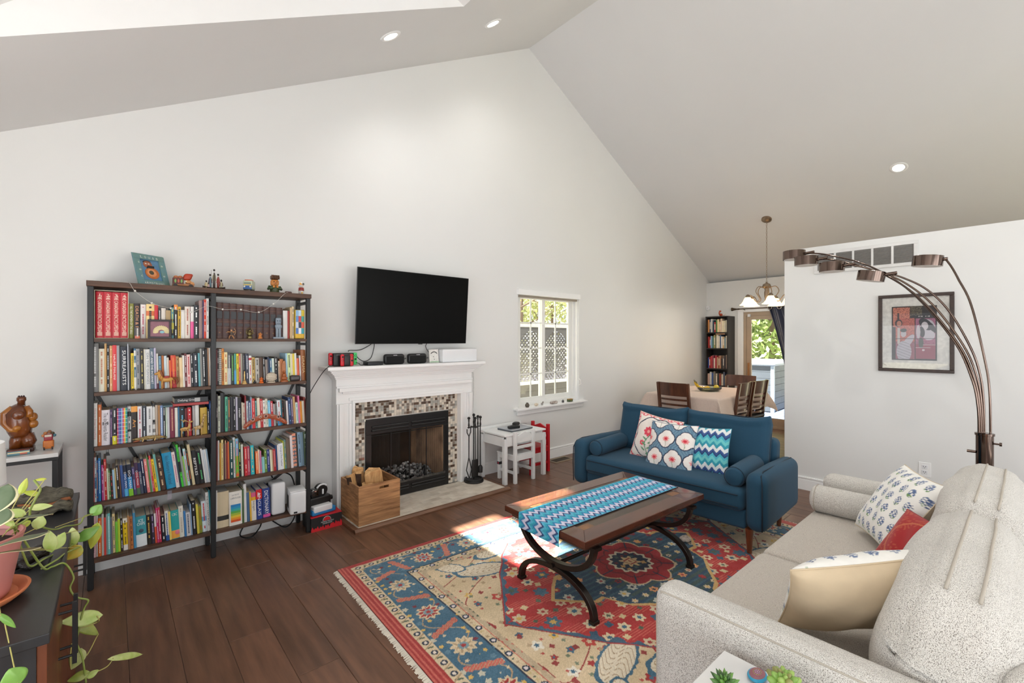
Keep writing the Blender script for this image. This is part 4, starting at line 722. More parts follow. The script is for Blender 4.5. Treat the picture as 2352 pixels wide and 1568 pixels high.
bm.add(vs, fs).build('blade', M('boomerang_wood', (176, 82, 38), .4, c2=(140, 60, 30), vs=14, stretch=(4, 1, 14)), t, smooth='auto')
for (x, z, r) in ((-.082, .066, .010), (.082, .068, .010), (.0, .082, .012), (-.035, .078, .006)):
    MB().tube([(x + r * math.cos(a), -.0058, z + r * math.sin(a)) for a in [2 * PI * k / 16 for k in range(16)]], .0011, 4, True).build('dot_ring', C('e4d8c8'), t); MB().ball((x, -.005, z), r * .62, 10, 6, (1, .2, 1)).build('dot_centre', C('503430'), t)
for s in (-1, 1): MB().tube([(s * .128, -.0045, .022), (s * .112, -.0055, .045), (s * .10, -.0056, .046)], .0008, 4).tube([(s * .07, -.0056, .085), (s * .045, -.0058, .08), (s * .025, -.0058, .09)], .0008, 4).build('painted_line', C('e4d8c8'), t)

# ---- lowest shelf devices and cables
z5 = SHZ[4]; DEVW = M('white_plastic', (228, 229, 231), .4, var=.01)
t = fig('white_router', 'tall white rounded router tower on the lowest shelf beside the dictionary', 'router', (.912, 3.67, z5)); MB().rbox((0, 0, .118), (.047, .06, .116), .018, 4).build('casing', DEVW, t, smooth='auto'); MB().rbox((0, 0, .002), (.04, .05, .002), .002, 2).build('foot_pad', C('303030'), t); MB().box((-.047, .056, .06), (.04, .0615, .18)).build('port_panel', C('1c1c1e'), t)
t = fig('white_cube_device', 'white cube shaped wireless device jutting out over the lowest shelf edge', 'speaker', (1.03, 3.605, z5), R(-6)); MB().rbox((0, 0, .082), (.055, .075, .082), .013, 4).build('casing', DEVW, t, smooth='auto'); MB().rbox((0, .002, .1665), (.054, .074, .0025), .002, 3).build('lid', M('white_plastic_lid', (238, 239, 241), .35, var=.01), t, smooth=True); MB().box((-.0562, -.02, .04), (-.0545, .03, .13)).build('port_panel', C('18181a'), t); MB().box((-.03, -.0755, .010), (-.006, -.0745, .022)).build('button', C('202022'), t)
CAB = C('141416')
cb = MB().tube(smooth_path([(.90, 3.74, .42), (.90, 3.79, .43), (.86, 3.83, .47), (.95, 3.83, .44), (1.04, 3.80, .40), (1.05, 3.72, .34)]), .005, 7).build('power_cable', CAB); tag(cb, 'black cable arching behind the white router on the lowest shelf', 'cable')
cb = MB().tube(smooth_path([(.80, 3.835, .19), (.76, 3.832, .12), (.70, 3.80, .03), (.76, 3.76, .0065), (.83, 3.80, .05), (.87, 3.832, .13), (.92, 3.80, .07), (1.0, 3.76, .018), (1.07, 3.79, .07), (1.07, 3.832, .17)]), .0048, 7).build('power_cable', CAB); tag(cb, 'black cable looping below the lowest shelf onto the floor', 'cable')
# ================================================================== fireplace, television, hearth
def rel(t): 
    lx, ly, lz = t.location; return lambda x, y, z: (x - lx, y - ly, z - lz)
t = thing('fireplace_mantel', 'white moulded wooden fireplace mantel with shelf and mosaic tile border', 'mantelpiece', (2.075, 3.87, 0)); q = rel(t)
Y = 3.77
for s, x0, x1 in ((-1, 1.385, 1.537), (1, 2.613, 2.765)):
    o = MB().box(q(x0, Y, 0), q(x1, WY, .916)).build('pilaster', TRIM, t, bevel=.003)
    xa = x0 if s < 0 else x1
    for k, (a, b, d) in enumerate(((.0, .018, .016), (.018, .05, .028), (.05, .066, .014), (.105, .13, .012), (.13, .152, .024))):
        u0, u1 = (xa + a, xa + b) if s < 0 else (xa - b, xa - a)
        MB().box(q(u0, Y - d, 0), q(u1, Y + .001, .916 + (.09 if k >= 3 else .0) * 0)).build('moulding', TRIM, o, bevel=.002)
fz = MB().box(q(1.385, Y, .916), q(2.765, WY, 1.165)).build('frieze', TRIM, t, bevel=.003)
for z0, z1, d, ins in ((.916, .938, .024, .130), (.938, .962, .012, .105), (1.0, 1.016, .014, .05), (1.016, 1.048, .028, .018), (1.048, 1.064, .016, .0)):
    MB().box(q(1.385 + ins, Y - d, z0), q(2.765 - ins, Y + .001, z1)).build('moulding', TRIM, fz, bevel=.002)
for k, (z0, z1, d) in enumerate(((1.120, 1.135, .012), (1.135, 1.150, .024), (1.150, 1.163, .036), (1.163, 1.178, .058), (1.178, 1.192, .078), (1.192, 1.204, .096))):
    e = d * .85; MB().box(q(1.385 - e, Y - d, z0), q(2.765 + e, WY, z1)).build('crown_moulding', TRIM, t, bevel=.003)
MB().box(q(1.275, 3.64, 1.204), q(2.845, WY - .002, 1.231)).build('mantel_shelf', TRIM, t, bevel=.004)
MB().box(q(1.537, 3.80, .03), q(1.645, WY - .001, .756)).box(q(2.495, 3.80, .03), q(2.613, WY - .001, .756)).box(q(1.537, 3.80, .756), q(2.613, WY - .001, .916)).build('grout_backing', M('grout', (206, 202, 194), .9), t)
tm = [M('tile_' + c, c, .12 if g else .5, var=.12, vs=30) for c, g in (('dcd2c2', 0), ('a8a69e', 1), ('8c8074', 1), ('5c4a3e', 1), ('c0b8aa', 0), ('6c5848', 1))]
mb = MB(); rr = random.Random(5); pt = .0253
for i in range(42):
    for j in range(36):
        x0 = 1.5385 + i * pt; z1 = .9145 - j * pt; z0 = z1 - pt + .0022; x1 = x0 + pt - .0022
        if z0 < .031: continue
        if z0 < .757 and x1 > 1.644 and x0 < 2.496: continue
        mb.mi = rr.choices(range(6), (34, 22, 10, 16, 12, 8))[0]; mb.box(q(x0, 3.7965, z0), q(x1, 3.8005, z1))
o = mb.build('mosaic_tiles', tm, t); o['kind'] = 'stuff'

# black fireplace insert
t = thing('fireplace_insert', 'black metal fireplace insert with louvres and mesh curtains over a dark firebox', 'fireplace', (2.07, 3.83, .031)); q = rel(t)
BI = M('insert_black', (22, 21, 21), .38, var=.15, vs=20)
Yi = 3.788
for a, b in (((1.646, Yi, .62), (2.494, 3.80, .754)), ((1.646, Yi, .031), (2.494, 3.80, .155)), ((1.646, Yi, .155), (1.70, 3.80, .62)), ((2.44, Yi, .155), (2.494, 3.80, .62))):
    MB().box(q(*a), q(*b)).build('frame', BI, t, bevel=.003)
for z in (.655, .685):
    for x0, x1 in ((1.70, 2.055), (2.085, 2.45)): MB().cyl(q(x0, Yi - .002, z), q(x1, Yi - .002, z), .011, n=10).build('louvre', BI, t, smooth='auto')
for z in (.085, .11):
    for x0, x1 in ((1.70, 2.055), (2.085, 2.45)): MB().cyl(q(x0, Yi - .002, z), q(x1, Yi - .002, z), .009, n=10).build('louvre', BI, t, smooth='auto')
MB().box(q(1.69, Yi - .014, .150), q(2.45, Yi, .166)).build('ledge', M('worn_black', (40, 39, 38), .35, c2=(96, 94, 90), vs=30), t)
TAN = M('refractory_panel', (196, 158, 124), .85, c2=(92, 70, 54), vs=4, stretch=(2, 2, 1))
DK = M('soot', (14, 13, 12), .95, var=.2)
MB().add([q(1.70, 3.802, .10), q(1.83, 4.22, .10), q(1.83, 4.22, .62), q(1.70, 3.802, .62)], [(0, 1, 2, 3)]).build('side_panel', TAN, t); MB().add([q(2.44, 3.802, .10), q(2.31, 4.22, .10), q(2.31, 4.22, .62), q(2.44, 3.802, .62)], [(3, 2, 1, 0)]).build('side_panel', TAN, t)
MB().box(q(1.80, 4.21, .08), q(2.34, 4.24, .66)).build('back_panel', M('sooty_brick', (30, 26, 22), .95, c2=(70, 52, 38), vs=4), t); MB().box(q(1.66, 3.802, .08), q(2.48, 4.24, .10)).build('firebox_floor', DK, t); MB().box(q(1.66, 3.802, .62), q(2.48, 4.24, .66)).build('firebox_top', DK, t)
mb = MB(); rr = random.Random(2)
for i in range(520):
    x = rr.uniform(1.76, 2.40); y = rr.uniform(3.83, 4.10); z = .10 + .17 * rr.random() * math.exp(-((y - 3.97) / .14) ** 2 - ((x - 2.05) / .34) ** 4); r = rr.uniform(.008, .021)
    mb.ball(q(x, y, z), r, 6, 4, (rr.uniform(.7, 1.3), rr.uniform(.7, 1.3), rr.uniform(.5, 1)))
o = mb.build('ash_and_embers', M('ash', (178, 176, 174), .95, c2=(44, 42, 41), vs=24), t); o['kind'] = 'stuff'
for x in (1.86, 2.06, 2.26): MB().tube([q(x, 3.85, .10), q(x, 3.85, .24), q(x, 3.90, .19), q(x, 4.1, .18)], .008, 6).build('grate_bar', DK, t)
def mesh_mat():
    m = M('spark_mesh', (26, 24, 22), .6); n_ = m.node_tree.nodes; l_ = m.node_tree.links; tr = n_.new('ShaderNodeBsdfTransparent'); mi = n_.new('ShaderNodeMixShader'); wv = n_.new('ShaderNodeTexWave'); tcn = n_.new('ShaderNodeTexCoord'); wv.inputs['Scale'].default_value = 22; wv.inputs['Distortion'].default_value = 1.5; l_.new(tcn.outputs['Object'], wv.inputs[0])
    mr_ = n_.new('ShaderNodeMapRange'); mr_.inputs[3].default_value = .12; mr_.inputs[4].default_value = .42; l_.new(wv.outputs[0], mr_.inputs[0]); l_.new(mr_.outputs[0], mi.inputs[0]); l_.new(tr.outputs[0], mi.inputs[1]); l_.new(n_['Principled BSDF'].outputs[0], mi.inputs[2]); l_.new(mi.outputs[0], n_['Material Output'].inputs[0]); return m
MM = mesh_mat()
for x0, x1 in ((1.705, 1.99), (2.15, 2.435)):
    vs = []; n = 40
    for i in range(n): x = x0 + (x1 - x0) * i / (n - 1); y = 3.815 + .006 * math.sin(i * 1.3); vs += [q(x, y, .165), q(x, y, .60)]
    MB().add(vs, [(2 * i, 2 * i + 2, 2 * i + 3, 2 * i + 1) for i in range(n - 1)]).build('mesh_curtain', MM, t)
MB().cyl(q(1.705, 3.815, .603), q(2.435, 3.815, .603), .005, n=8).build('curtain_rod', BI, t)
for x in (1.885, 2.07, 2.25): MB().box(q(x - .004, 3.795, .16), q(x + .004, 3.80, .62)).build('door_rail', BI, t)

# hearth slab
hs = thing('hearth', 'raised hearth of pale brick laid tiles edged with brown wood', 'hearth', (2.1, 3.54, 0)); q = rel(hs)
MB().box(q(1.372, 3.315, .001), q(2.868, 3.79, .022)).build('base', M('hearth_grout', (150, 140, 128), .9), hs)
HT = M('hearth_tile', (226, 218, 204), .5, c2=(190, 178, 162), vs=7, obj_rand=.08)
th_, tl_ = .0635, .19; tme = {}
for j in range(7):
    y0 = 3.337 + j * th_; x = 1.394 - (j % 3) * tl_ / 3
    while x < 2.85:
        a, b = max(x, 1.394), min(x + tl_, 2.846)
        if b - a > .012:
            k = round(b - a, 3)
            if k not in tme: tme[k] = MB().box((-(b - a) / 2 + .0008, -th_ / 2 + .0008, 0), ((b - a) / 2 - .0008, th_ / 2 - .0008, .009)).build('tile', HT, hs, bevel=.0012); o = tme[k]
            else: o = tme[k].copy(); COL.objects.link(o)
            o.location = q((a + b) / 2, y0 + th_ / 2, .0215)
        x += tl_
HW = M('hearth_wood', (122, 86, 62), .45, c2=(98, 66, 46), vs=6, stretch=(1, 8, 8))
MB().prism([(3.300, 0.0), (3.337, 0), (3.337, .031), (3.318, .031), (3.300, .014)], 1.356 - 2.1, 2.884 - 2.1, 'x').build('wood_trim', HW, hs, loc=(0, -3.54, 0))
for s, x in ((-1, 1.375), (1, 2.865)): MB().box(q(x - .019, 3.318, 0), q(x + .019, 3.77, .028)).build('wood_trim', HW, hs, bevel=.006)

# television
tv = thing('television', 'black flat television mounted on the wall above the mantel', 'television', (2.1085, 3.78, 1.413))
p0 = Vector((0, -.028, 0)); p1 = Vector((0, -.078, .648)); d = (p1 - p0); nrm = Vector((0, -d.z, d.y)).normalized(); c = (p0 + p1) / 2
SCR = M('tv_screen', (3, 3, 3), .35, var=0, spec=.12); BZ = M('tv_bezel', (12, 12, 13), .4)
MB().obox(c - nrm * .006 * -1 * -1, (.5695, 0, 0), d / 2, nrm * .006).build('screen_housing', BZ, tv, bevel=.002)
MB().obox(c + nrm * .0005, (.565, 0, 0), d / 2 * .985, nrm * .0008).build('screen', SCR, tv)
MB().obox(c - nrm * .032, (.40, 0, 0), d / 2 * .7, nrm * .022).build('back_housing', BZ, tv, bevel=.01)
MB().box((-.2, 0, .18), (.2, .089, .45)).build('wall_bracket', BLACKM, tv); MB().box((.03, -.034, -.006), (.07, -.026, .001)).build('logo_tab', BZ, tv)
# mantel objects
MZ = 1.2315
RED = M('red_plastic', (206, 30, 44), .35, var=.02); GRN = M('green_plastic', (70, 205, 110), .35, var=.02); BP = M('black_plastic', (20, 20, 21), .4, var=.1)
t = thing('game_console', 'black game console dock with red and green side controllers on the mantel', 'game console', (1.435, 3.755, MZ))
MB().rbox((0, 0, .055), (.085, .022, .054), .008, 2).build('dock', BP, t, smooth='auto'); MB().box((-.06, -.023, .092), (.06, -.0215, .096)).build('slot', C('888888'), t)
for s, m in ((-1, RED), (1, GRN)):
    o = MB().rbox((s * .102, -.002, .060), (.0165, .012, .052), .015, 2).build('side_controller', m, t, smooth='auto')
    MB().ball((s * .102, -.015, .085 if s < 0 else .056), .008, 10, 6, (1, .6, 1)).build('thumb_stick', BP, o)
    for a in range(4): MB().ball((s * .102 + .008 * math.cos(a * PI / 2), -.0142, (.058 if s < 0 else .085) + .008 * math.sin(a * PI / 2)), .0032, 7, 5, (1, .6, 1)).build('button', BP, o)
t = thing('controller_grip', 'black grip holding two red controllers standing in front of the console', 'controller', (1.445, 3.695, MZ))
MB().rbox((0, 0, .05), (.026, .016, .044), .01, 2).build('grip', BP, t, smooth='auto')
for s in (-1, 1):
    o = MB().rbox((s * .038, 0, .052), (.0165, .014, .05), .015, 2).build('side_controller', RED, t, smooth='auto'); MB().ball((s * .038, -.016, .078 if s < 0 else .048), .008, 10, 6, (1, .6, 1)).build('thumb_stick', BP, o)
    for a in range(4): MB().ball((s * .038 + .008 * math.cos(a * PI / 2), -.0152, (.05 if s < 0 else .078) + .008 * math.sin(a * PI / 2)), .003, 7, 5, (1, .6, 1)).build('button', BP, o)
t = thing('streaming_box', 'flat black streaming box lying on the mantel beside the console', 'media box', (1.69, 3.735, MZ), R(4)); MB().rbox((0, 0, .016), (.072, .045, .0155), .006, 2).build('casing', BP, t, smooth='auto'); MB().box((-.06, -.0455, .006), (.04, -.0445, .012)).build('front_stripe', C('303034', .2), t)
for i, x in enumerate((1.888, 2.118)):
    t = thing('bluetooth_speaker', 'black rounded portable speaker on the mantel, %s of two' % ('left' if i == 0 else 'right'), 'speaker', (x, 3.745, MZ), R(-3 * i)); sw = .098 if i == 0 else .095
    MB().rbox((0, 0, .046), (sw, .028, .0455), .024, 3).build('casing', BP, t, smooth='auto'); MB().rbox((0, -.024, .04), (sw - .014, .006, .031), .005, 2).build('grille', M('speaker_grille', (14, 14, 14), .9, bump=.4, bs=900), t, smooth='auto'); MB().box((-.018, -.0285, .078), (.018, -.0265, .084)).build('badge', C('b0b0b4', .3), t); MB().tube([(sw - .004, 0, .05), (sw + .022, 0, .053), (sw + .024, 0, .046), (sw - .004, 0, .043)], .003, 6).build('hang_loop', BP, t)
t = thing('greeting_card', 'small white card with a drawn face standing on the mantel', 'card', (2.307, 3.74, MZ)); MB().add([(-.055, 0, 0), (.053, .012, 0), (.053, .024, .125), (-.055, .012, .125), (-.055, .002, 0), (.053, .014, 0), (.053, .026, .125), (-.055, .014, .125)], [(0, 1, 2, 3), (7, 6, 5, 4), (0, 4, 5, 1), (1, 5, 6, 2), (2, 6, 7, 3), (3, 7, 4, 0)]).build('card_sheet', C('e8e4de', .7), t)
MB().tube([(-.038 + .008 * i, .0095 - .0005 + i * .0009 - .003, .088 + .016 * math.sin(PI * i / 9)) for i in range(10)], .0035, 5).build('drawn_hat', C('242424'), t); MB().ball((-.014, -.002, .058), .004, 7, 5, (1, .3, 1)).build('drawn_eye', C('303030'), t); MB().ball((-.006, -.004, .032), .005, 7, 5, (1.2, .3, .6)).build('drawn_mouth', C('303030'), t); MB().box((-.05, -.0015, .004), (.048, .0005, .014)).build('drawn_collar', C('a0c0a0'), t)
t = thing('white_box', 'plain white rectangular router box at the right end of the mantel', 'router', (2.578, 3.755, MZ)); MB().rbox((0, 0, .064), (.205, .055, .0635), .014, 3).build('casing', DEVW, t, smooth='auto'); MB().box((-.19, .0545, .02), (.19, .0562, .11)).build('port_panel', C('909090'), t)
for pts, lab in (([(1.50, 3.80, 1.35), (1.52, 3.83, 1.36), (1.62, 3.845, 1.362), (1.70, 3.84, 1.40), (1.735, 3.81, 1.435)], 'black cable running from the console up to the television'),
                 ([(1.738, 3.81, 1.44), (1.742, 3.84, 1.37), (1.72, 3.85, 1.29), (1.66, 3.84, 1.262), (1.60, 3.82, 1.285), (1.555, 3.80, 1.33)], 'black cable hanging in a loop below the television'),
                 ([(2.29, 3.83, 1.43), (2.277, 3.85, 1.40), (2.28, 3.852, 1.37), (2.30, 3.84, 1.33)], 'short black cable dropping behind the card on the mantel'),
                 ([(1.39, 3.72, 1.238), (1.31, 3.70, 1.239), (1.285, 3.655, 1.238), (1.262, 3.70, 1.20), (1.245, 3.80, 1.12), (1.21, 3.845, 1.03), (1.19, 3.85, .96), (1.19, 3.852, .8)], 'black cable trailing off the left mantel end down the wall'),
                 ([(1.535, 3.73, 1.26), (1.56, 3.72, 1.25), (1.57, 3.71, 1.237), (1.62, 3.73, 1.24)], 'short black cable between the console and streaming box')):
    tag(MB().tube(smooth_path(pts), .0032, 6).build('cable', CAB), lab, 'cable')
tag(MB().tube(smooth_path([(2.83, 3.855, 1.20), (2.86, 3.86, 1.0), (2.85, 3.863, .7), (2.86, 3.862, .4), (2.86, 3.862, .14)]), .0025, 6).build('cable', C('d8d8d6')), 'thin white cable running down the wall right of the mantel', 'cable')

# firewood crate on the hearth
cr = thing('wooden_crate', 'rough wooden crate of firewood standing on the hearth', 'crate', (1.575, 3.535, .031)); CW = M('crate_wood', (192, 144, 98), .7, c2=(132, 92, 58), vs=5, stretch=(1.2, 2, 12), bump=.2, bs=30, obj_rand=.12)
bz = [0, .078, .15, .222, .30]
for k in range(4):
    z0, z1 = bz[k] + .0006, bz[k + 1] - .0006
    if k < 3: MB().box((-.172, -.178, z0), (.172, -.162, z1)).build('front_board', CW, cr, bevel=.0015)
    else: MB().box((-.172, -.178, z0), (-.005, -.162, z1)).box((.075, -.178, z0), (.172, -.162, z1)).box((-.005, -.178, z0), (.075, -.162, z0 + .028)).box((-.005, -.178, z0 + .05), (.075, -.162, z1)).build('front_board', CW, cr)
    MB().box((-.172, .162, z0), (.172, .178, z1)).build('back_board', CW, cr, bevel=.0015)
    for s in (-1, 1): MB().box((s * .158, -.1615, z0), (s * .172, .1615, z1)).build('side_board', CW, cr, bevel=.0015)
MB().box((-.157, -.161, 0), (.157, .161, .012)).build('bottom', CW, cr)
LW = M('split_wood', (228, 184, 128), .75, c2=(190, 138, 84), vs=6, stretch=(8, 8, 1.2), bump=.2, bs=30); BK = M('bark', (92, 66, 48), .95, c2=(50, 36, 28), vs=20, bump=.5, bs=40)
def log(label, base, top, r, front=(-.35, -.9, .1), bark=True):
    o = thing('firewood_log', label, 'log', base, 0, 'split logs in the crate'); ax = Vector(top) - Vector(base); ln = ax.length; ax.normalize(); f_ = Vector(front); f_ = (f_ - ax * f_.dot(ax)).normalized(); e1 = f_.cross(ax); rr = random.Random(label)
    pr = [(-1, .42), (-.2, .5), (1, .36), (.86, -.35), (.3, -.8), (-.4, -.75), (-.9, -.3)]; n = len(pr); k = [rr.uniform(.92, 1.08) for _ in pr]
    P3 = lambda i, z, j=1.0: e1 * (pr[i][0] * r * k[i] * j) + f_ * (pr[i][1] * r * k[i] * j) + ax * z
    w_ = MB().add([P3(i, 0) for i in range(n)] + [P3(i, ln * .94, 1) for i in range(n)] + [P3(i, ln + .012 * math.sin(i * 2.1), .93) for i in range(n)], [tuple(range(n))[::-1], tuple(range(2 * n, 3 * n))] + [(i, (i + 1) % n, (i + 1) % n + n, i + n) for i in range(n)] + [(i + n, (i + 1) % n + n, (i + 1) % n + 2 * n, i + 2 * n) for i in range(n)])
    w_.build('split_wood', LW, o, bevel=.004)
    MB().add([P3(i, .0, 1.025) for i in range(2 if bark else 3, n)] + [P3(i, ln * .95, 1.025) for i in range(2 if bark else 3, n)], [(i, i + 1, i + 1 + n - (2 if bark else 3), i + n - (2 if bark else 3)) for i in range(n - (3 if bark else 4))]).build('bark', BK, o)
log('large pale split log leaning right in the crate', (1.635, 3.53, .06), (1.565, 3.47, .405), .072, (-.3, -.8, .6))
log('dark barked split log in the middle of the crate', (1.50, 3.57, .06), (1.515, 3.60, .385), .055, (.8, -.5, .1))
log('narrow reddish log leaning on the crate left side', (1.465, 3.49, .06), (1.432, 3.575, .375), .045, (.7, -.7, .1))
log('short pale log lying low at the crate front', (1.52, 3.41, .14), (1.545, 3.50, .315), .055, (-.2, -.8, .6))
log('brown log rising behind the others in the crate', (1.49, 3.66, .06), (1.52, 3.655, .40), .045, (-.2, -1, .1))
# fire tools
t = thing('fireplace_tools', 'black iron fireplace tool set standing on the right of the hearth', 'tool set', (2.728, 3.685, .0305)); IR = M('wrought_iron', (26, 24, 23), .5, var=.2, bump=.1)
MB().lathe([(.098, 0), (.10, .010), (.095, .02), (.08, .022)], (0, 0, 0), 28).build('base_disc', IR, t, smooth='auto'); MB().tube([(.086 * math.cos(a), .086 * math.sin(a), .026) for a in [2 * PI * k / 28 for k in range(28)]], .009, 8, True).build('base_ring', IR, t, smooth=True)
MB().cyl((0, 0, .015), (0, 0, .62), .0055, n=8).build('centre_post', IR, t); 
def knob(mb, x, y, z): mb.ball((x, y, z), .015, 10, 8).lathe([(.006, -.035), (.009, -.022), (.006, -.014)], (x, y, z), 8).lathe([(.005, -.10), (.0095, -.07), (.006, -.045), (.006, -.03)], (x, y, z), 8)
mb = MB(); knob(mb, 0, 0, .665); mb.build('finial', IR, t, smooth=True)
MB().bar((-.075, 0, .545), (.075, 0, .545), .012, .008).bar((0, -.05, .545), (0, .05, .545), .012, .008).build('hook_arms', IR, t)
for nm, x, y in (('tongs', -.068, -.01), ('poker', .066, .02), ('shovel', -.015, -.045), ('brush', .06, -.03)):
    o = MB(); knob(o, x, y, .64); o.cyl((x, y, .54), (x, y, .60), .004, n=6)
    if nm == 'tongs': o.tube([(x - .022, y, .535), (x - .022, y, .50), (x, y, .46), (x, y, .25), (x - .03, y, .13), (x + .004, y, .045)], .005, 6).tube([(x + .022, y, .55), (x + .022, y, .50), (x + .002, y, .46), (x, y, .25), (x + .034, y, .13), (x + .008, y, .045)], .005, 6)
    if nm == 'poker': o.cyl((x, y, .06), (x, y, .55), .0055, n=8)
    if nm == 'shovel': o.cyl((x + .01, y + .01, .22), (x, y, .55), .0045, n=6).rbox((x + .01, y + .012, .14), (.04, .006, .085), .005, 2, warp=lambda p, q_: (p.x * (1 - .25 * max(0, q_[2])), p.y + .25 * p.x * p.x / .04, p.z))
    if nm == 'brush': o.cyl((x, y, .15), (x, y, .55), .0045, n=6).lathe([(.022, 0), (.024, .05), (.016, .07)], (x, y, .085), 12)
    o.build(nm, IR, t, smooth='auto')
# kindling box with handheld vacuum
kb = thing('kindling_box', 'black and red printed cardboard kindling box on the floor beside the bookcase', 'box', (1.238, 3.665, 0)); RC = M('box_red', (206, 28, 38), .6); BC = M('box_black', (32, 30, 30), .6)
MB().box((-.116, -.105, .0), (.116, .105, .105)).build('carton', BC, kb, bevel=.002); MB().box((-.1165, -.1055, .1045), (.1165, .1055, .107)).build('lid', RC, kb)
fl_pts = [(-.116, 0.0)] + [(-.116 + .232 * i / 24, (.034 if i % 2 else .018) + .006 * math.sin(i * 1.7) + (.012 if i > 15 else 0)) for i in range(25)] + [(.116, 0.0)]
MB().prism(fl_pts, -.1066, -.1055, 'y').build('printed_flames', RC, kb)
MB().prism([(.026 * math.cos(a), .068 + .026 * math.sin(a)) for a in [R(180 * i / 14) for i in range(15)]], -.1064, -.1055, 'y').build('printed_sun', RC, kb); MB().tube([(.03 * math.cos(a), -.1062, .068 + .03 * math.sin(a)) for a in [R(180 * i / 14) for i in range(15)]], .0014, 4).build('printed_arc', C('e4e0dc'), kb)
lettering('NORTH WOODS', C('e8e8e6'), kb, (.004, -.1066, .060), (1, 0, 0), (0, 0, 1), .095, .010); lettering('KINDLING', C('e8e8e6'), kb, (.004, -.1066, .047), (1, 0, 0), (0, 0, 1), .07, .009)
v = thing('handheld_vacuum', 'black and white handheld vacuum with blue base on the kindling box', 'vacuum', (1.222, 3.66, .1073), R(8))
MB().rbox((0, -.01, .022), (.095, .06, .021), .012, 2).build('nozzle_base', C('2c84c0', .3), v, smooth='auto'); MB().rbox((-.01, -.04, .045), (.075, .032, .024), .01, 2).build('white_cover', DEVW, v, smooth='auto'); MB().rbox((-.005, .02, .085), (.085, .04, .038), .012, 2).build('body', BP, v, smooth='auto')
MB().cyl((.03, .02, .085), (.105, .02, .085), .018, n=12).build('hose_end', BP, v, smooth='auto'); MB().lathe([(.046, -.022), (.05, 0), (.046, .022)], (.012, .02, .165), 20, (0, 1, 0)).build('dust_drum', BP, v, smooth='auto'); MB().tube([(.012 + .047 * math.cos(a), -.004, .165 + .047 * math.sin(a)) for a in [R(40 + 10 * i) for i in range(12)]], .007, 6).build('white_band', DEVW, v, smooth=True); MB().rbox((.018, -.006, .155), (.007, .004, .02), .004, 2).build('latch', DEVW, v, smooth=True); MB().rbox((-.045, .015, .155), (.03, .028, .032), .012, 2).build('dust_bin', glass('smoked_plastic', (150, 150, 150), .12), v, smooth='auto')
# ================================================================== window, sill ornaments, children's desk
win = struct(bpy.data.objects.new('window_1', None)); COL.objects.link(win); win.location = (4.03, WY, .665); q = rel(win)
VINYL = M('window_vinyl', (236, 236, 232), .35, var=.01); GL = glass('pane_glass', (250, 252, 255), .03)
gy = 3.965
for a, b in (((W0, gy - .03, WZ0), (W1, gy + .05, WZ0 + .05)), ((W0, gy - .03, WZ1 - .05), (W1, gy + .05, WZ1)), ((W0, gy - .03, WZ0 + .05), (W0 + .045, gy + .05, WZ1 - .05)), ((W1 - .045, gy - .03, WZ0 + .05), (W1, gy + .05, WZ1 - .05))):
    MB().box(q(*a), q(*b)).build('outer_frame', VINYL, win, bevel=.003)
for k, (x0, x1, yy) in enumerate(((W0 + .045, 4.0, gy - .012), (3.945, W1 - .045, gy + .018))):
    s_ = MB().box(q(x0, yy - .016, WZ0 + .05), q(x0 + .05, yy + .016, WZ1 - .05)).box(q(x1 - .05, yy - .016, WZ0 + .05), q(x1, yy + .016, WZ1 - .05)).box(q(x0 + .05, yy - .016, WZ0 + .05), q(x1 - .05, yy + .016, WZ0 + .10)).box(q(x0 + .05, yy - .016, WZ1 - .10), q(x1 - .05, yy + .016, WZ1 - .05)).build('sash', VINYL, win)
    MB().add([q(x0 + .05, yy, WZ0 + .1), q(x1 - .05, yy, WZ0 + .1), q(x1 - .05, yy, WZ1 - .1), q(x0 + .05, yy, WZ1 - .1)], [(0, 1, 2, 3)]).build('pane', GL, s_)
    xm = (x0 + x1) / 2; MB().box(q(xm - .008, yy - .006, WZ0 + .1), q(xm + .008, yy + .006, WZ1 - .1)).build('muntin', VINYL, s_)
    for z in (1.652, 1.348, 1.04): MB().box(q(x0 + .05, yy - .006, z - .008), q(x1 - .05, yy + .006, z + .008)).build('muntin', VINYL, s_)
for z in (.98, 1.66): MB().box(q(3.958, gy - .038, z - .025), q(3.985, gy - .028, z + .025)).build('sash_lock', VINYL, win)
MB().box(q(W0 - .02, WY - .03, 1.968), q(W1 - .002, WY + .05, 2.034)).build('blind_valance', TRIM, win, bevel=.004); MB().box(q(W0 + .01, WY + .012, 1.945), q(W1 - .02, WY + .045, 1.968)).build('blind_stack', M('blind_taupe', (150, 140, 128), .7), win)
MB().box(q(W1 - .012, WY + .02, WZ0), q(W1 + .001, WY + .10, WZ1)).box(q(W0 - .001, WY + .02, WZ0), q(W0 + .012, WY + .10, WZ1)).build('jamb_liner', TRIM, win)
MB().box(q(W0 - .07, 3.795, .645), q(W1 + .09, gy - .02, .668)).build('window_sill', TRIM, win, bevel=.004); MB().box(q(W0 - .03, 3.845, .585), q(W1 + .06, WY, .645)).build('apron', TRIM, win, bevel=.004)
MB().tube([q(W1 - .012, WY - .004, .95), q(W1 - .006, WY - .03, .93), q(W1 + .01, WY - .03, .88), q(W1 - .012, WY - .004, .86)], .004, 6).build('cord_cleat', TRIM, win)
SZ = .6685
t = thing('clay_pot', 'tiny dark rounded clay pot at the left end of the windowsill', 'pot', (3.61, 3.84, SZ)); MB().lathe([(.016, 0), (.024, .012), (.026, .028), (.018, .042), (.014, .044)], (0, 0, 0), 16).build('pot', C('5c5448', .6), t, smooth=True); MB().lathe([(.014, 0), (.013, .01)], (0, 0, .043), 12).build('lid', C('48423a'), t)
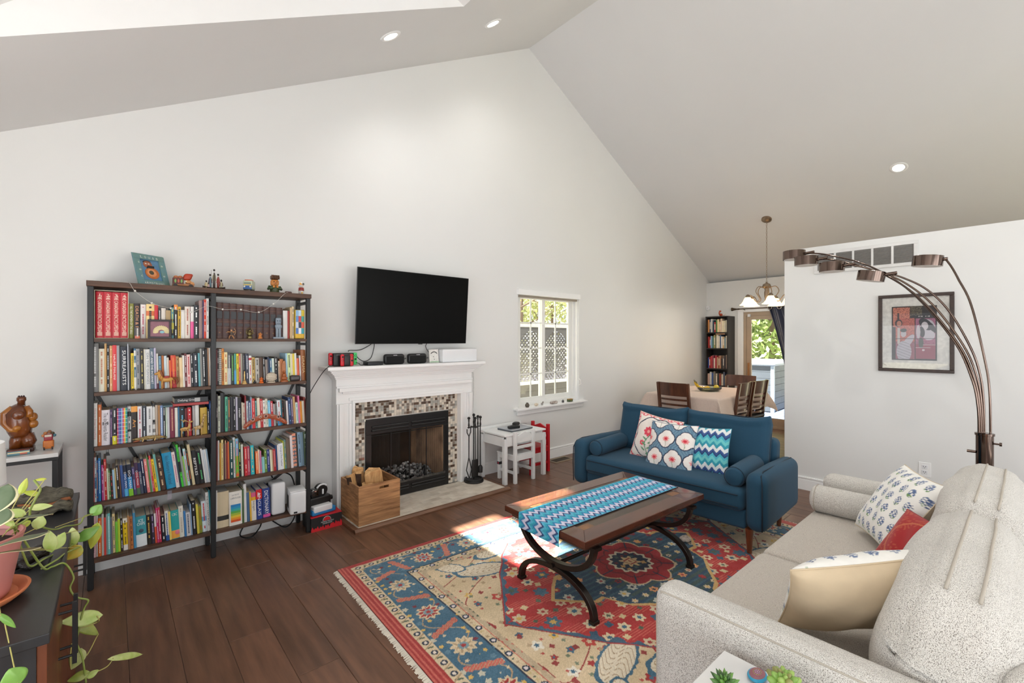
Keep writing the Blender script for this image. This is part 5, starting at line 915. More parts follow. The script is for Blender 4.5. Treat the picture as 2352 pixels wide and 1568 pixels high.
t = thing('white_shell', 'pale cream shell, second ornament from left on the windowsill', 'shell', (3.755, 3.84, SZ)); MB().ball((0, 0, .018), .024, 12, 8, (1.1, .8, .75)).build('shell_body', C('d8c8b0'), t, smooth=True); MB().lathe([(.014, 0), (.002, .02)], (.018, 0, .018), 10, (1, 0, .3)).build('spire', C('e0d4c0'), t)
t = thing('speckled_animal', 'small speckled animal figurine beside the shell on the windowsill', 'figurine', (3.852, 3.84, SZ)); MB().ball((0, 0, .02), .015, 10, 7, (1.3, .8, .9)).build('body', M('speckle', (200, 196, 190), .5, c2=(70, 60, 60), vs=160), t, smooth=True); MB().ball((.016, 0, .036), .009, 8, 6).build('head', C('807468'), t)
for s in (-1, 1): MB().cyl((s * .01, 0, 0), (s * .008, 0, .012), .004, n=6).build('legs', C('a09888'), t)
t = thing('mineral_lump', 'long rough brown and white mineral in the middle of the windowsill', 'mineral', (4.055, 3.84, SZ)); MB().rbox((0, 0, .015), (.055, .022, .015), .012, 5, warp=lambda p, u: (p.x, p.y, p.z * (1 + .25 * math.sin(p.x * 190)))).build('rock', M('banded_rock', (120, 96, 84), .6, c2=(210, 204, 196), vs=30), t, smooth=True); MB().ball((-.035, 0, .028), .011, 8, 6).build('crystal', C('d0c8c0', .2), t)
t = thing('dark_cube', 'tiny dark grey cube on the windowsill', 'ornament', (4.22, 3.84, SZ)); MB().box((-.012, -.01, 0), (.012, .01, .026)).build('cube', C('4c4c4c'), t, bevel=.002); MB().ball((0, 0, .03), .007, 8, 6).build('knob', C('606060'), t)
t = thing('trinket_box', 'small green and gold trinket box at the right end of the windowsill', 'trinket box', (4.35, 3.84, SZ)); MB().box((-.035, -.02, 0), (.035, .02, .028)).build('box', C('4c5838'), t, bevel=.002); MB().box((-.036, -.021, .028), (.036, .021, .036)).build('lid', C('a87c34'), t, bevel=.002); MB().ball((0, -.021, .02), .005, 8, 6).build('clasp', C('c89c48'), t)

# children's desk
WP = M('white_painted_wood', (232, 233, 232), .35, var=.02)
dk = thing('kids_desk', 'small white wooden flip-top children\'s desk below the window', 'desk', (3.22, 3.645, 0))
for x in (-.272, .272):
    for y in (-.182, .182): MB().box((x - .02, y - .02, 0), (x + .02, y + .02, .455)).build('leg', WP, dk, bevel=.003)
MB().box((-.252, -.19, .375), (.252, -.175, .475)).build('front_apron', WP, dk, bevel=.002); MB().box((-.252, .175, .375), (.252, .19, .475)).build('back_apron', WP, dk)
for s in (-1, 1): MB().box((s * .265, -.162, .375), (s * .28, .162, .47)).build('side_apron', WP, dk, bevel=.002)
MB().box((-.29, -.205, .478), (.29, .125, .496)).build('lid', WP, dk, bevel=.004); MB().box((-.29, .13, .470), (.29, .205, .496)).build('top_rail', WP, dk, bevel=.004); MB().box((-.29, .19, .496), (.29, .205, .525)).build('back_lip', WP, dk, bevel=.004); MB().box((-.2, -.1, .455), (.2, .1, .46)).build('tray', WP, dk)
lp = thing('laptop', 'closed grey laptop lying on the small white desk', 'laptop', (3.24, 3.635, .4965), R(4)); MB().rbox((0, 0, .007), (.16, .11, .0065), .005, 2).build('base', C('585c62', .35), lp, smooth='auto'); MB().rbox((0, 0, .017), (.16, .11, .0035), .003, 2).build('lid', M('laptop_lid', (176, 180, 186), .3, metal=.4), lp, smooth='auto'); lettering('hp', C('d8dce0', .2), lp, (.02, .02, .0207), (1, 0, 0), (0, 1, 0), .018, .014)
t = thing('power_adapter', 'black laptop power adapter resting on the laptop', 'adapter', (3.18, 3.59, .5172), R(-8)); MB().rbox((0, 0, .014), (.065, .026, .0135), .007, 2).build('brick', BP, t, smooth='auto'); MB().tube([(-.06, .01, .024), (0, .004, .031), (.055, .012, .026)], .005, 6).tube([(-.05, -.012, .025), (.01, -.004, .032), (.06, -.01, .024)], .005, 6).build('wound_cord', CAB, t)
t = thing('computer_mouse', 'black computer mouse with cord lying on the laptop', 'mouse', (3.31, 3.70, .5172), R(20)); MB().rbox((0, 0, .017), (.045, .028, .0165), .014, 3, warp=lambda p, u: (p.x, p.y, p.z + (.004 * (1 - u[0] ** 2) if p.z > 0 else 0))).build('body', BP, t, smooth=True); MB().tube(smooth_path([(.045, 0, .01), (.08, -.02, .006), (.13, -.015, .004), (.16, -.05, .003)]), .0016, 5).build('cord', CAB, t)
def kid_chair(label, loc, rz, m, band=False):
    t = thing('kids_chair', label, 'chair', loc, rz, "children's chairs at the desk")
    for x in (-.125, .125):
        MB().box((x - .016, -.14, 0), (x + .016, -.108, .52)).build('back_leg', m, t, bevel=.003); MB().box((x - .016, .108, 0), (x + .016, .14, .27)).build('front_leg', m, t, bevel=.003)
        MB().box((x - .010, -.108, .09), (x + .010, .108, .118)).build('side_stretcher', m, t, bevel=.002); MB().box((x - .010, -.108, .225), (x + .010, .108, .268)).build('side_rail', m, t, bevel=.002)
    MB().box((-.142, -.108, .27), (.142, .15, .287)).build('seat', m, t, bevel=.004); MB().box((-.109, .115, .225), (.109, .132, .268)).build('front_rail', m, t, bevel=.002); MB().box((-.109, -.135, .225), (.109, -.118, .285)).build('rear_rail', m, t, bevel=.002)
    pr = [(-.109, .405), (.109, .405), (.109, .475), (.06, .49), (0, .512), (-.06, .49), (-.109, .475)]; MB().prism(pr, -.132, -.116, 'y').build('top_rail', m, t, bevel=.002); MB().box((-.109, -.132, .345), (.109, -.116, .375)).build('back_slat', m, t, bevel=.002)
    if band: MB().box((-.143, .106, .15), (-.107, .142, .178)).build('sticker_band', C('282828'), t); MB().box((-.1435, .115, .156), (-.142, .133, .172)).build('sticker', C('c84058'), t)
    return t
kid_chair('white wooden children\'s chair pushed in front of the small desk', (3.175, 3.545, 0), R(0), WP, True)
RW = M('red_painted_wood', (190, 20, 34), .35, var=.04)
kid_chair('red wooden children\'s chair at the right end of the small desk', (3.50, 3.645, 0), R(88), RW)
for x_, y_ in ((3.5, 3.645),): pass
t = thing('floor_register', 'brown metal floor vent register beside the baseboard', 'floor vent', (4.07, 3.745, 0)); MB().box((-.14, -.06, .0), (.14, .06, .002)).build('backing', C('2c241c'), t)
mb = MB().box((-.16, -.08, 0), (.16, -.055, .006)).box((-.16, .055, 0), (.16, .08, .006)).box((-.16, -.055, 0), (-.135, .055, .006)).box((.135, -.055, 0), (.16, .055, .006)); mb.build('frame', C('8c7c64', .4), t)
for i in range(12): MB().box((-.13 + i * .022, -.055, .001), (-.124 + i * .022, .055, .005)).build('slat', C('5c5040', .4), t)
# ================================================================== dining area, patio door, outdoors
dr = struct(bpy.data.objects.new('door_1', None)); COL.objects.link(dr); dr.location = (XF, 2.27, 0); q = rel(dr)
DF = M('tan_door_frame', (170, 150, 128), .45, var=.05)
for y0, y1 in ((3.235, 3.325), (1.21, 1.30)): MB().box(q(XF - .018, y0, 0), q(XF, y1, 2.01)).build('casing', TRIM, dr, bevel=.004)
MB().box(q(XF - .018, 1.30, 1.92), q(XF, 3.235, 2.01)).build('casing', TRIM, dr, bevel=.004)
MB().box(q(XF + .02, 1.30, 1.86), q(XF + .14, 3.235, 1.92)).box(q(XF + .02, 3.195, .03), q(XF + .14, 3.235, 1.86)).box(q(XF + .02, 1.30, .03), q(XF + .14, 1.34, 1.86)).box(q(XF + .0, 1.30, 0), q(XF + .15, 3.235, .03)).build('door_frame', DF, dr)
for k, (y0, y1, xx) in enumerate(((2.24, 3.195, XF + .05), (1.34, 2.30, XF + .10))):
    s_ = MB().box(q(xx - .02, y1 - .075, .03), q(xx + .02, y1, 1.86)).box(q(xx - .02, y0, .03), q(xx + .02, y0 + .075, 1.86)).box(q(xx - .02, y0 + .075, .03), q(xx + .02, y1 - .075, .16)).box(q(xx - .02, y0 + .075, 1.79), q(xx + .02, y1 - .075, 1.86)).build('sliding_panel', DF, dr, bevel=.004)
    MB().add([q(xx, y0 + .07, .15), q(xx, y1 - .07, .15), q(xx, y1 - .07, 1.8), q(xx, y0 + .07, 1.8)], [(0, 1, 2, 3)]).build('pane', GL, s_)
    if k == 0: MB().box(q(xx - .045, y1 - .055, .80), q(xx - .02, y1 - .025, 1.06)).build('door_handle', C('a06c3c'), s_, bevel=.006)
MB().box(q(XF - .012, 3.12, 1.84), q(XF + .02, 3.16, 1.885)).build('door_sensor', DEVW, dr)
# curtain and rod
cr_ = thing('curtain_rod', 'thin bronze curtain rod with flared finial above the patio door', 'curtain rod', (XF - .09, 2.3, 1.972)); BZM = M('aged_bronze', (92, 76, 60), .35, metal=.8)
MB().cyl((0, -1.1, 0), (0, .95, 0), .009, n=10).build('rod', BZM, cr_); MB().lathe([(.009, 0), (.014, .03), (.010, .05), (.020, .10), (.030, .13), (.03, .14)], (0, .95, 0), 14, (0, 1, 0)).build('finial', BZM, cr_, smooth='auto'); MB().cyl((0, .90, -.002), (.09, .90, -.02), .006, n=8).lathe([(.016, 0), (.016, .006)], (.084, .90, -.02), 12, (1, 0, 0)).build('bracket', BZM, cr_); MB().cyl((0, -1.0, -.002), (.09, -1.0, -.02), .006, n=8).build('bracket', BZM, cr_)
NV = M('navy_satin', (28, 34, 56), .38, var=.08, sheen=.3)
cu = thing('curtain', 'navy satin curtain swept to the right of the patio door', 'curtain', (XF - .09, 2.4, 0))
def cur(U, Vv):
    z = 2.01 - Vv * 2.0; left = 2.82 - .25 * np.clip(Vv / .49, 0, 1) ** .85; right = 1.75 + 0 * Vv
    y = left + (right - left) * U; x = .0 + .035 * np.sin(U * 2 * PI * 7.5) * (1 - .3 * Vv) + .012 * np.sin(U * 31 + Vv * 5)
    return np.stack([x, y - 2.4, z], 1)
o = grid_mesh('cloth', 140, 40, cur, NV, cu); sf = o.modifiers.new('solid', 'SOLIDIFY'); sf.thickness = .003
for i in range(4): MB().tube([(-.03 + .0 * i, .375 - i * .14 + .03 * math.cos(a), 1.972 + .03 * math.sin(a)) for a in [2 * PI * k / 14 for k in range(14)]], .007, 6, True).build('grommet', M('steel_ring', (150, 146, 140), .3, metal=.9), cu, smooth=True)
# thermostat sensor in the corner
t = thing('wall_sensor', 'small white square motion sensor in the far wall corner', 'sensor', (XF - .02, 3.835, 1.985)); MB().rbox((0, 0, .035), (.019, .033, .035), .008, 2).build('casing', DEVW, t, smooth='auto'); MB().ball((-.018, 0, .035), .011, 10, 6, (.5, 1, 1)).build('lens', C('c8c8c8', .3), t)

# slim bookcase
BB_ = M('espresso_veneer', (34, 27, 23), .45, c2=(26, 20, 17), vs=5, stretch=(1, 1, .2))
sb = thing('slim_bookcase', 'tall narrow black-brown bookcase in the dining corner', 'bookcase', (7.965, 3.565, 0)); q = rel(sb)
for y0, y1 in ((3.370, 3.390), (3.740, 3.760)): MB().box(q(7.83, y0, 0), q(8.10, y1, 1.855)).build('side_panel', BB_, sb, bevel=.002)
MB().box(q(7.83, 3.39, 1.835), q(8.10, 3.74, 1.855)).build('top_panel', BB_, sb); MB().box(q(8.09, 3.39, 0), q(8.10, 3.74, 1.835)).build('back_panel', BB_, sb)
SZ2 = [1.58, 1.305, .955, .665, .35, .06]
for z in SZ2: MB().box(q(7.835, 3.39, z - .02), q(8.09, 3.74, z)).build('shelf', BB_, sb)
pal = [['c88850', '30506c', 'c8c8c0', '203c50', 'a83030', '5c8c50', 'e8d0a0', 'd8b888', 'e0c8b0', 'e4d8b8', 'dcd0b0', 'e8e0c8'], ['a83430', 'c85048', '88a8c8', '50786c', 'a8a060', '48584c', 'e4dcc8', 'd8d0c0', '506c8c', 'e0d8cc', 'c8a878', '7898a0', 'dcd4c0'], ['3c60a8', 'a82c38', 'b83c40', '8c3848', 'd8c8b8', 'a82838', 'b89878', '985038', 'a88068', '202028', '6c6058', '383034', 'a08878'], ['c8a898', 'd0d0d4', '3c5c98', '80786c', 'b8b0a0', '303438', '8c4438', 'd4cab4', '50586c', 'a89070']]
shn = ('top', 'second', 'third', 'fourth')
for k in range(4):
    y = 3.735; zs = SZ2[k]; hmax = (1.835, 1.56, 1.285, .935)[k] - zs - .02; wtot = sum(1 for _ in pal[k]); w_ = .333 / wtot
    for i, c in enumerate(pal[k]):
        rr = random.Random(k * 100 + i); ww = w_ * rr.uniform(.82, 1.0); hh = min(hmax, rr.uniform(.17, .235)); 
        o = MB().prism([(0, 0), (0, -ww), (.14, -ww), (.14, 0)], 0, hh, 'z').build('book', BM(c)); o.location = (7.86 + rr.uniform(0, .02), y, zs); MB().box((.002, -ww + .001, .001), (.139, -.001, hh + .0005)).build('pages', PAGES, o)
        if i % 3 == 1: MB().box((-.0006, -ww * .8, hh * .25), (0, -ww * .2, hh * .8)).build('title_print', BM('e0d8c8'), o)
        tag(o, 'book on the slim dining bookcase, %s from left on its %s shelf' % (ordinal(i + 1), shn[k]), 'book', 'books on the slim dining bookcase'); y -= w_
for k, y0, y1, th, c, lab in ((1, 3.44, 3.60, .032, 'd0a078', 'tan book lying flat above the row, second shelf of slim bookcase'),):
    o = MB().box((0, y0, 0), (.14, y1, .002)).box((0, y0, th - .002), (.14, y1, th)).box((0, y0, .002), (.002, y1, th - .002)).build('book', BM(c)); o.location = (7.87, 0, SZ2[k] + .2355); MB().box((.002, y0 + .002, .002), (.138, y1 - .002, th - .002)).build('pages', PAGES, o); tag(o, lab, 'book')
t = thing('fox_figurine', 'tiny red and white animal figurine on top of the slim bookcase', 'figurine', (7.92, 3.53, 1.855)); MB().ball((0, 0, .025), .025, 10, 7, (.8, 1.2, 1)).build('body', C('a84428'), t, smooth=True); MB().tube([(0, .02, .03), (0, .03, .06), (0, .02, .08)], [.014, .012, .012], 8).build('neck', C('b04c2c'), t, smooth=True); MB().ball((-.005, .012, .088), .016, 10, 7, (1, 1.3, .9)).build('head', C('b04c2c'), t, smooth=True); MB().tube([(0, -.03, .012), (0, -.06, .02), (0, -.075, .04)], [.008, .009, .003], 7).build('tail', C('d8c8b8'), t, smooth=True)

# dining table with cloth
DW = M('espresso_wood', (100, 60, 40), .28, c2=(66, 38, 26), vs=4, stretch=(6, 6, 1), coat=.2)
T0, T1, U0, U1, TH = 5.30, 6.76, 2.40, 3.34, .755
dt = thing('dining_table', 'dark wooden dining table under a pale cloth', 'table', ((T0 + T1) / 2, (U0 + U1) / 2, 0)); q = rel(dt)
MB().box(q(T0, U0, TH - .035), q(T1, U1, TH - .003)).build('tabletop', DW, dt, bevel=.004)
for x in (T0 + .06, T1 - .06):
    for y in (U0 + .06, U1 - .06): MB().box(q(x - .04, y - .04, 0), q(x + .04, y + .04, TH - .035)).build('leg', DW, dt, bevel=.004)
for a, b in (((T0 + .1, U0 + .03, .63), (T1 - .1, U0 + .05, .72)), ((T0 + .1, U1 - .05, .63), (T1 - .1, U1 - .03, .72)), ((T0 + .03, U0 + .1, .63), (T0 + .05, U1 - .1, .72)), ((T1 - .05, U0 + .1, .63), (T1 - .03, U1 - .1, .72))): MB().box(q(*a), q(*b)).build('apron', DW, dt)
LN = M('linen_cloth', (212, 192, 178), .85, var=.04, vs=60, bump=.05, bs=400, sheen=.2)
def cloth(U, Vv):
    ov = .22; lx, ly = T1 - T0, U1 - U0; X = (U - .5) * (lx + 2 * ov); Yy = (Vv - .5) * (ly + 2 * ov)
    ax = np.maximum(np.abs(X) - lx / 2, 0); ay = np.maximum(np.abs(Yy) - ly / 2, 0); drop = np.maximum(ax, ay) + .35 * np.minimum(ax, ay)
    rip = .012 * np.sin(X * 17 + 1) * (ay > 0) + .012 * np.sin(Yy * 19) * (ax > 0)
    fx = np.sign(X) * (np.minimum(np.abs(X), lx / 2) + .006 * (ax > 0) + np.clip(ax, 0, .5) * .10 + np.minimum(ax, ay) * .5 + rip * ax * 4); fy = np.sign(Yy) * (np.minimum(np.abs(Yy), ly / 2) + .006 * (ay > 0) + np.clip(ay, 0, .5) * .10 + np.minimum(ax, ay) * .5 + rip * ay * 4)
    return np.stack([fx, fy, TH + .001 - drop], 1)
tcl = grid_mesh('tablecloth', 90, 70, cloth, LN); tcl.location = ((T0 + T1) / 2, (U0 + U1) / 2, 0); tag(tcl, 'pale pink linen tablecloth draped over the dining table', 'tablecloth')
def dchair(label, loc, rz):
    """front faces +y"""
    t = thing('dining_chair', label, 'chair', loc, rz, 'dining chairs around the table')
    for s in (-1, 1):
        pts = [(s * .19, -.20, 0), (s * .19, -.185, .44), (s * .195, -.20, .62), (s * .195, -.245, .918)]
        for a, b in zip(pts[:-1], pts[1:]): pass
        mb = MB()
        for a, b in zip(pts[:-1], pts[1:]): mb.bar(a, (b[0], b[1], b[2] + .004), .032, .036, up=(0, 1, 0))
        mb.build('back_post', DW, t, bevel=.003); MB().box((s * .19 - .019, .17, 0), (s * .19 + .019, .208, .43)).build('front_leg', DW, t, bevel=.003); MB().box((s * .19 - .012, -.18, .38), (s * .19 + .012, .18, .43)).build('side_rail', DW, t)
    MB().box((-.178, .18, .38), (.178, .2, .43)).build('front_rail', DW, t); MB().rbox((0, .005, .452), (.215, .215, .024), .02, 4).build('seat', M('black_leather', (24, 21, 20), .32, var=.1, bump=.05), t, smooth=True)
    def slat(z0, z1, name, th=.018):
        n = 9; mb = MB(); vs = []
        for i in range(n):
            u = i / (n - 1) * 2 - 1; x = u * .18; bow = -.028 * (1 - u * u)
            for z in (z0, z1):
                yb = -.20 - max(0, (z - .62)) * .14 + bow
                vs += [(x, yb - th / 2, z), (x, yb + th / 2, z)]
        fs = []
        for i in range(n - 1):
            a = i * 4; b = a + 4; fs += [(a, b, b + 2, a + 2), (a + 1, a + 3, b + 3, b + 1), (a + 2, b + 2, b + 3, a + 3), (a, a + 1, b + 1, b)]
        fs += [(0, 2, 3, 1), ((n - 1) * 4, (n - 1) * 4 + 1, (n - 1) * 4 + 3, (n - 1) * 4 + 2)]
        mb.add(vs, fs).build(name, DW, t, smooth='auto')
    slat(.76, .923, 'headrest'); 
    for z in (.715, .65, .585, .52): slat(z - .012, z + .012, 'slat')
    return t
dchair('dark wooden dining chair with its back to the blue sofa, near end of table', (5.42, 2.90, 0), R(-90))
dchair('dark wooden dining chair at the far end of the table by the slim bookcase', (6.79, 2.84, 0), R(90))
dchair('dark wooden ladder-back dining chair, left of the pair before the patio door', (5.87, 2.56, 0), R(2))
dchair('dark wooden ladder-back dining chair, right of the pair before the patio door', (6.33, 2.545, 0), R(-2))
bn = thing('dining_bench', 'dark padded bench along the wall behind the dining table', 'bench', (6.05, 3.56, 0)); MB().rbox((0, 0, .46), (.52, .16, .035), .025, 3).build('seat_pad', MATS['black_leather'], bn, smooth=True)
for x in (-.46, .46):
    for y in (-.12, .12): MB().box((x - .022, y - .022, 0), (x + .022, y + .022, .427)).build('leg', DW, bn, bevel=.003)
MB().box((-.48, -.14, .37), (.48, .14, .427)).build('frame', DW, bn)
bw = thing('glass_bowl', 'oval clear glass dish on the dining table', 'bowl', (6.05, 2.85, TH + .002), R(-40)); mb = MB()
mb.lathe([(.06, 0), (.10, .006), (.125, .03), (.13, .055), (.126, .055), (.12, .03), (.095, .012), (.03, .010)], (0, 0, 0), 28); mb.v = [(x * 1.25, y * .85, z) for x, y, z in mb.v]; mb.build('dish', glass('dish_glass', (210, 226, 214), .16), bw, smooth=True); MB().lathe([(.07, 0), (.068, .004)], (0, 0, -.001), 24).build('foot', glass('dish_glass'), bw)
YB_ = M('banana_peel', (226, 186, 40), .5, c2=(206, 160, 30), vs=10)
for i, (a, dz, lab) in enumerate(((0, 0, 'front yellow banana in the glass dish'), (14, .012, 'middle yellow banana in the glass dish'), (28, .02, 'rear yellow banana with stem raised in the glass dish'))):
    b = thing('banana', lab, 'banana', (6.02, 2.885 + i * .012, TH + .017), R(-40), 'bananas in the dish'); pts = []; rs = []
    for k in range(11):
        u = k / 10; an = R(200 + 105 * u); pts.append((.13 * math.cos(an) + .06 * 0, .01 * i + .02 * u, .13 + .13 * math.sin(an) * 1.0 + dz)); rs.append(.019 * math.sin(PI * min(max(u, .06), .94)) ** .45)
    MB().tube(pts, rs, 9).build('peel', YB_, b, smooth=True); MB().tube([pts[0], (pts[0][0] - .008, pts[0][1], pts[0][2] + .03)], [.006, .004], 6).build('stem', C('6c5c28'), b)
b = thing('yellow_fruit', 'round yellow fruit at the right of the glass dish', 'fruit', (6.12, 2.79, TH + .016)); MB().ball((0, 0, .036), .036, 14, 10, (1.15, 1, 1)).build('flesh', C('d8c040'), b, smooth=True); MB().cyl((0, 0, .07), (.004, 0, .08), .003, n=6).build('stem', C('5c4c28'), b)

# chandelier
ch = thing('chandelier', 'brushed metal chandelier with five frosted bell shades over the dining table', 'chandelier', (6.945, 2.453, 2.0)); NI = M('brushed_nickel', (150, 132, 112), .35, metal=.85)
cz = zr(6.945) - 2.0
MB().lathe([(.066, 0), (.064, -.02), (.045, -.035), (.012, -.045)], (0, 0, cz), 22, (SR, 0, 1)).build('canopy', NI, ch, smooth='auto')
nl = 30; ztop = cz - .04; zbot = .26
for i in range(nl):
    z = ztop - (ztop - zbot) * (i + .5) / nl; hh = (ztop - zbot) / nl * .62; a = (i % 2) * PI / 2
    MB().tube([(.007 * math.cos(a) * math.cos(t_), .007 * math.sin(a) * math.cos(t_), z + hh * math.sin(t_)) for t_ in [2 * PI * k / 10 for k in range(10)]], .002, 5, True).build('chain_link', NI, ch)
MB().lathe([(.010, .27), (.014, .25), (.045, .235), (.058, .20), (.05, .19), (.030, .175), (.024, .15), (.032, .12), (.030, .06), (.022, .03), (.026, .0), (.008, -.02)], (0, 0, 0), 22).build('body', NI, ch, smooth='auto')
SHD = M('frosted_shade', (255, 226, 178), .4, emit=2.2, ecol=(255, 214, 158), var=.02); BULB = M('lit_bulb', (255, 240, 210), .3, emit=25.0, ecol=(255, 226, 180))
for k in range(5):
    a = R(138 + 72 * k); cx, cy = math.cos(a), math.sin(a)
    MB().tube(smooth_path([(.03 * cx, .03 * cy, .18), (.11 * cx, .11 * cy, .20), (.15 * cx, .15 * cy, .13), (.10 * cx, .10 * cy, .03), (.15 * cx, .15 * cy, -.01), (.21 * cx, .21 * cy, .07), (.265 * cx, .265 * cy, .075)]), .006, 7).build('arm', NI, ch, smooth=True)
    MB().lathe([(.012, .088), (.028, .07), (.034, .05), (.034, .045)], (.265 * cx, .265 * cy, 0), 16).build('socket_cup', NI, ch, smooth='auto')
    MB().lathe([(.034, .048), (.05, .02), (.062, -.01), (.085, -.045), (.108, -.058), (.104, -.06), (.08, -.048), (.058, -.012), (.046, .018), (.03, .046)], (.265 * cx, .265 * cy, 0), 24, caps=False).build('shade', SHD, ch, smooth=True)
    MB().ball((.265 * cx, .265 * cy, -.02), .026, 10, 8).build('bulb', BULB, ch, smooth=True)
    ld = bpy.data.lights.new('chandelier_light', 'POINT'); ld.energy = 3.0; ld.color = (1, .92, .82); ld.shadow_soft_size = .03; lo_ = bpy.data.objects.new('chandelier_light', ld); COL.objects.link(lo_); lo_.parent = ch; lo_.location = (.265 * cx, .265 * cy, -.075)

# outdoors: deck, tub cladding, fence, trees, ground
struct(MB().box((-40, 4.2, -.62), (60, 60, -.5)).box((8.3, -40, -.62), (60, 4.2, -.5)).build('ground', M('lawn', (128, 132, 112), .95, c2=(150, 140, 110), vs=2)))
dk_ = thing('deck', 'blue-grey painted timber deck outside the patio door', 'deck', (10, 3.0, -.12)); DB = M('deck_paint', (78, 90, 112), .6, var=.06, vs=6, obj_rand=.06); me0 = None
for i in range(26):
    y = 1.2 + i * .142
    if me0 is None: o = MB().box((-1.75, 0, -.03), (3.4, .137, 0)).build('deck_board', DB, dk_, bevel=.003); me0 = o
    else: o = me0.copy(); COL.objects.link(o)
    o.location = (0, y - 3.0, 0)
TB = M('grey_cladding', (82, 89, 94), .55, var=.06, vs=6, obj_rand=.05)
tub = thing('hot_tub', 'grey board-clad hot tub standing on the deck outside', 'hot tub', (11.6, 4.7, -.12), R(4))
MB().box((-.98, -.98, 0), (.98, .98, 1.0)).build('core', C('30363c'), tub)
for i in range(7):
    z0 = .02 + i * .142
    MB().box((-1.0, -1.0, z0), (1.0, -.981, z0 + .136)).build('front_board', TB, tub); MB().box((-1.0, -.98, z0), (-.981, 1.0, z0 + .136)).build('side_board', TB, tub)
for x, y in ((-1.005, -1.005),): MB().box((x - .005, y - .005, 0), (x + .06, y + .06, 1.02)).build('corner_post', C('a8b4bc'), tub)
MB().rbox((0, 0, 1.04), (1.04, 1.04, .04), .03, 3).build('cover', C('8c9498'), tub, smooth='auto')
for i, (x, y) in enumerate(((-.6, -.75), (-.1, -.8), (-.75, -.2))): MB().ball((x, y, 1.085), .06, 10, 7, (1.4, 1, .5)).build('cover_handle', C('e0e4e6'), tub)
t = thing('deck_chair', 'white plastic deck chair outside the patio door', 'chair', (9.75, 4.05, -.12), R(-60))
MB().box((-.25, -.25, .36), (.25, .25, .40)).build('seat', DEVW, t, bevel=.01)
for i in range(5): MB().box((-.24 + i * .1, -.28, .40), (-.16 + i * .1, -.25, .80)).build('back_slat', DEVW, t)
for x in (-.22, .22):
    for y in (-.22, .22): MB().box((x - .02, y - .02, 0), (x + .02, y + .02, .36)).build('leg', DEVW, t)
# lattice fence seen through the window
FP = M('fence_paint', (104, 102, 106), .7, var=.06, vs=6)
fn = thing('lattice_fence', 'grey timber garden fence with arched lattice panels outside the window', 'fence', (7.0, 6.5, -.5)); q = rel(fn)
MB().box(q(4.6, 6.47, 1.70), q(9.6, 6.56, 1.76)).build('cap_rail', C('c8c4be'), fn); MB().box(q(4.6, 6.5, 1.66), q(9.6, 6.53, 1.70)).build('top_rail', FP, fn)
for i in range(6):
    cx = 5.48 + .725 * i; w2 = .325; zt, zc, zb_ = 1.66, 1.30, .64; n = 12
    MB().box(q(cx - .3625, 6.49, -.5), q(cx - .3275, 6.54, 1.66)).build('post', FP, fn)
    arch = [(cx + w2 * math.cos(a), zc + w2 * math.sin(a)) for a in [PI * k / n for k in range(n + 1)]]
    for s in (-1, 1):
        pts = [p for p in arch if (p[0] - cx) * s >= -1e-6]; pts = sorted(pts, key=lambda p: p[1]); poly = pts + [(cx, zt), (cx + s * .345, zt), (cx + s * .345, zc)]
        MB().prism([(q(a, 0, 0)[0], q(0, 0, b)[2]) for a, b in (poly if s < 0 else poly[::-1])], -.012, .012, 'y').build('arch_spandrel', FP, fn)
    mb = MB(); sp = .088
    for d_ in (-1, 1):
        for k in range(-12, 13):
            p = []
            for u in range(60):
                x_ = cx - w2 + 2 * w2 * u / 59; z_ = 1.08 + k * sp + d_ * (x_ - cx)
                top = zc + math.sqrt(max(0, w2 * w2 - (x_ - cx) ** 2))
                if zb_ <= z_ <= top: p.append((x_, z_))
            if len(p) > 2: mb.bar(q(p[0][0], 6.515 + d_ * .005, p[0][1]), q(p[-1][0], 6.515 + d_ * .005, p[-1][1]), .032, .009, up=(0, 0, 1)) if 0 else mb.bar(q(p[0][0], 6.515 + d_ * .005, p[0][1]), q(p[-1][0], 6.515 + d_ * .005, p[-1][1]), .009, .032, up=(0, 1, 0)) if 0 else mb.obox(Vector(q((p[0][0] + p[-1][0]) / 2, 6.515 + d_ * .005, (p[0][1] + p[-1][1]) / 2)), Vector(((p[-1][0] - p[0][0]) / 2, 0, (p[-1][1] - p[0][1]) / 2)), Vector((0, .0045, 0)), Vector((-d_ * .0115, 0, .0115)))
    mb.build('lattice', FP, fn)['kind'] = 'stuff'
MB().box(q(4.6, 6.40, .58), q(9.6, 6.60, .625)).build('white_ledge', C('d8d8d6'), fn)
for i in range(8): MB().box(q(4.6, 6.49, -.5 + i * .134), q(9.6, 6.52, -.5 + i * .134 + .128)).build('siding_board', FP, fn)
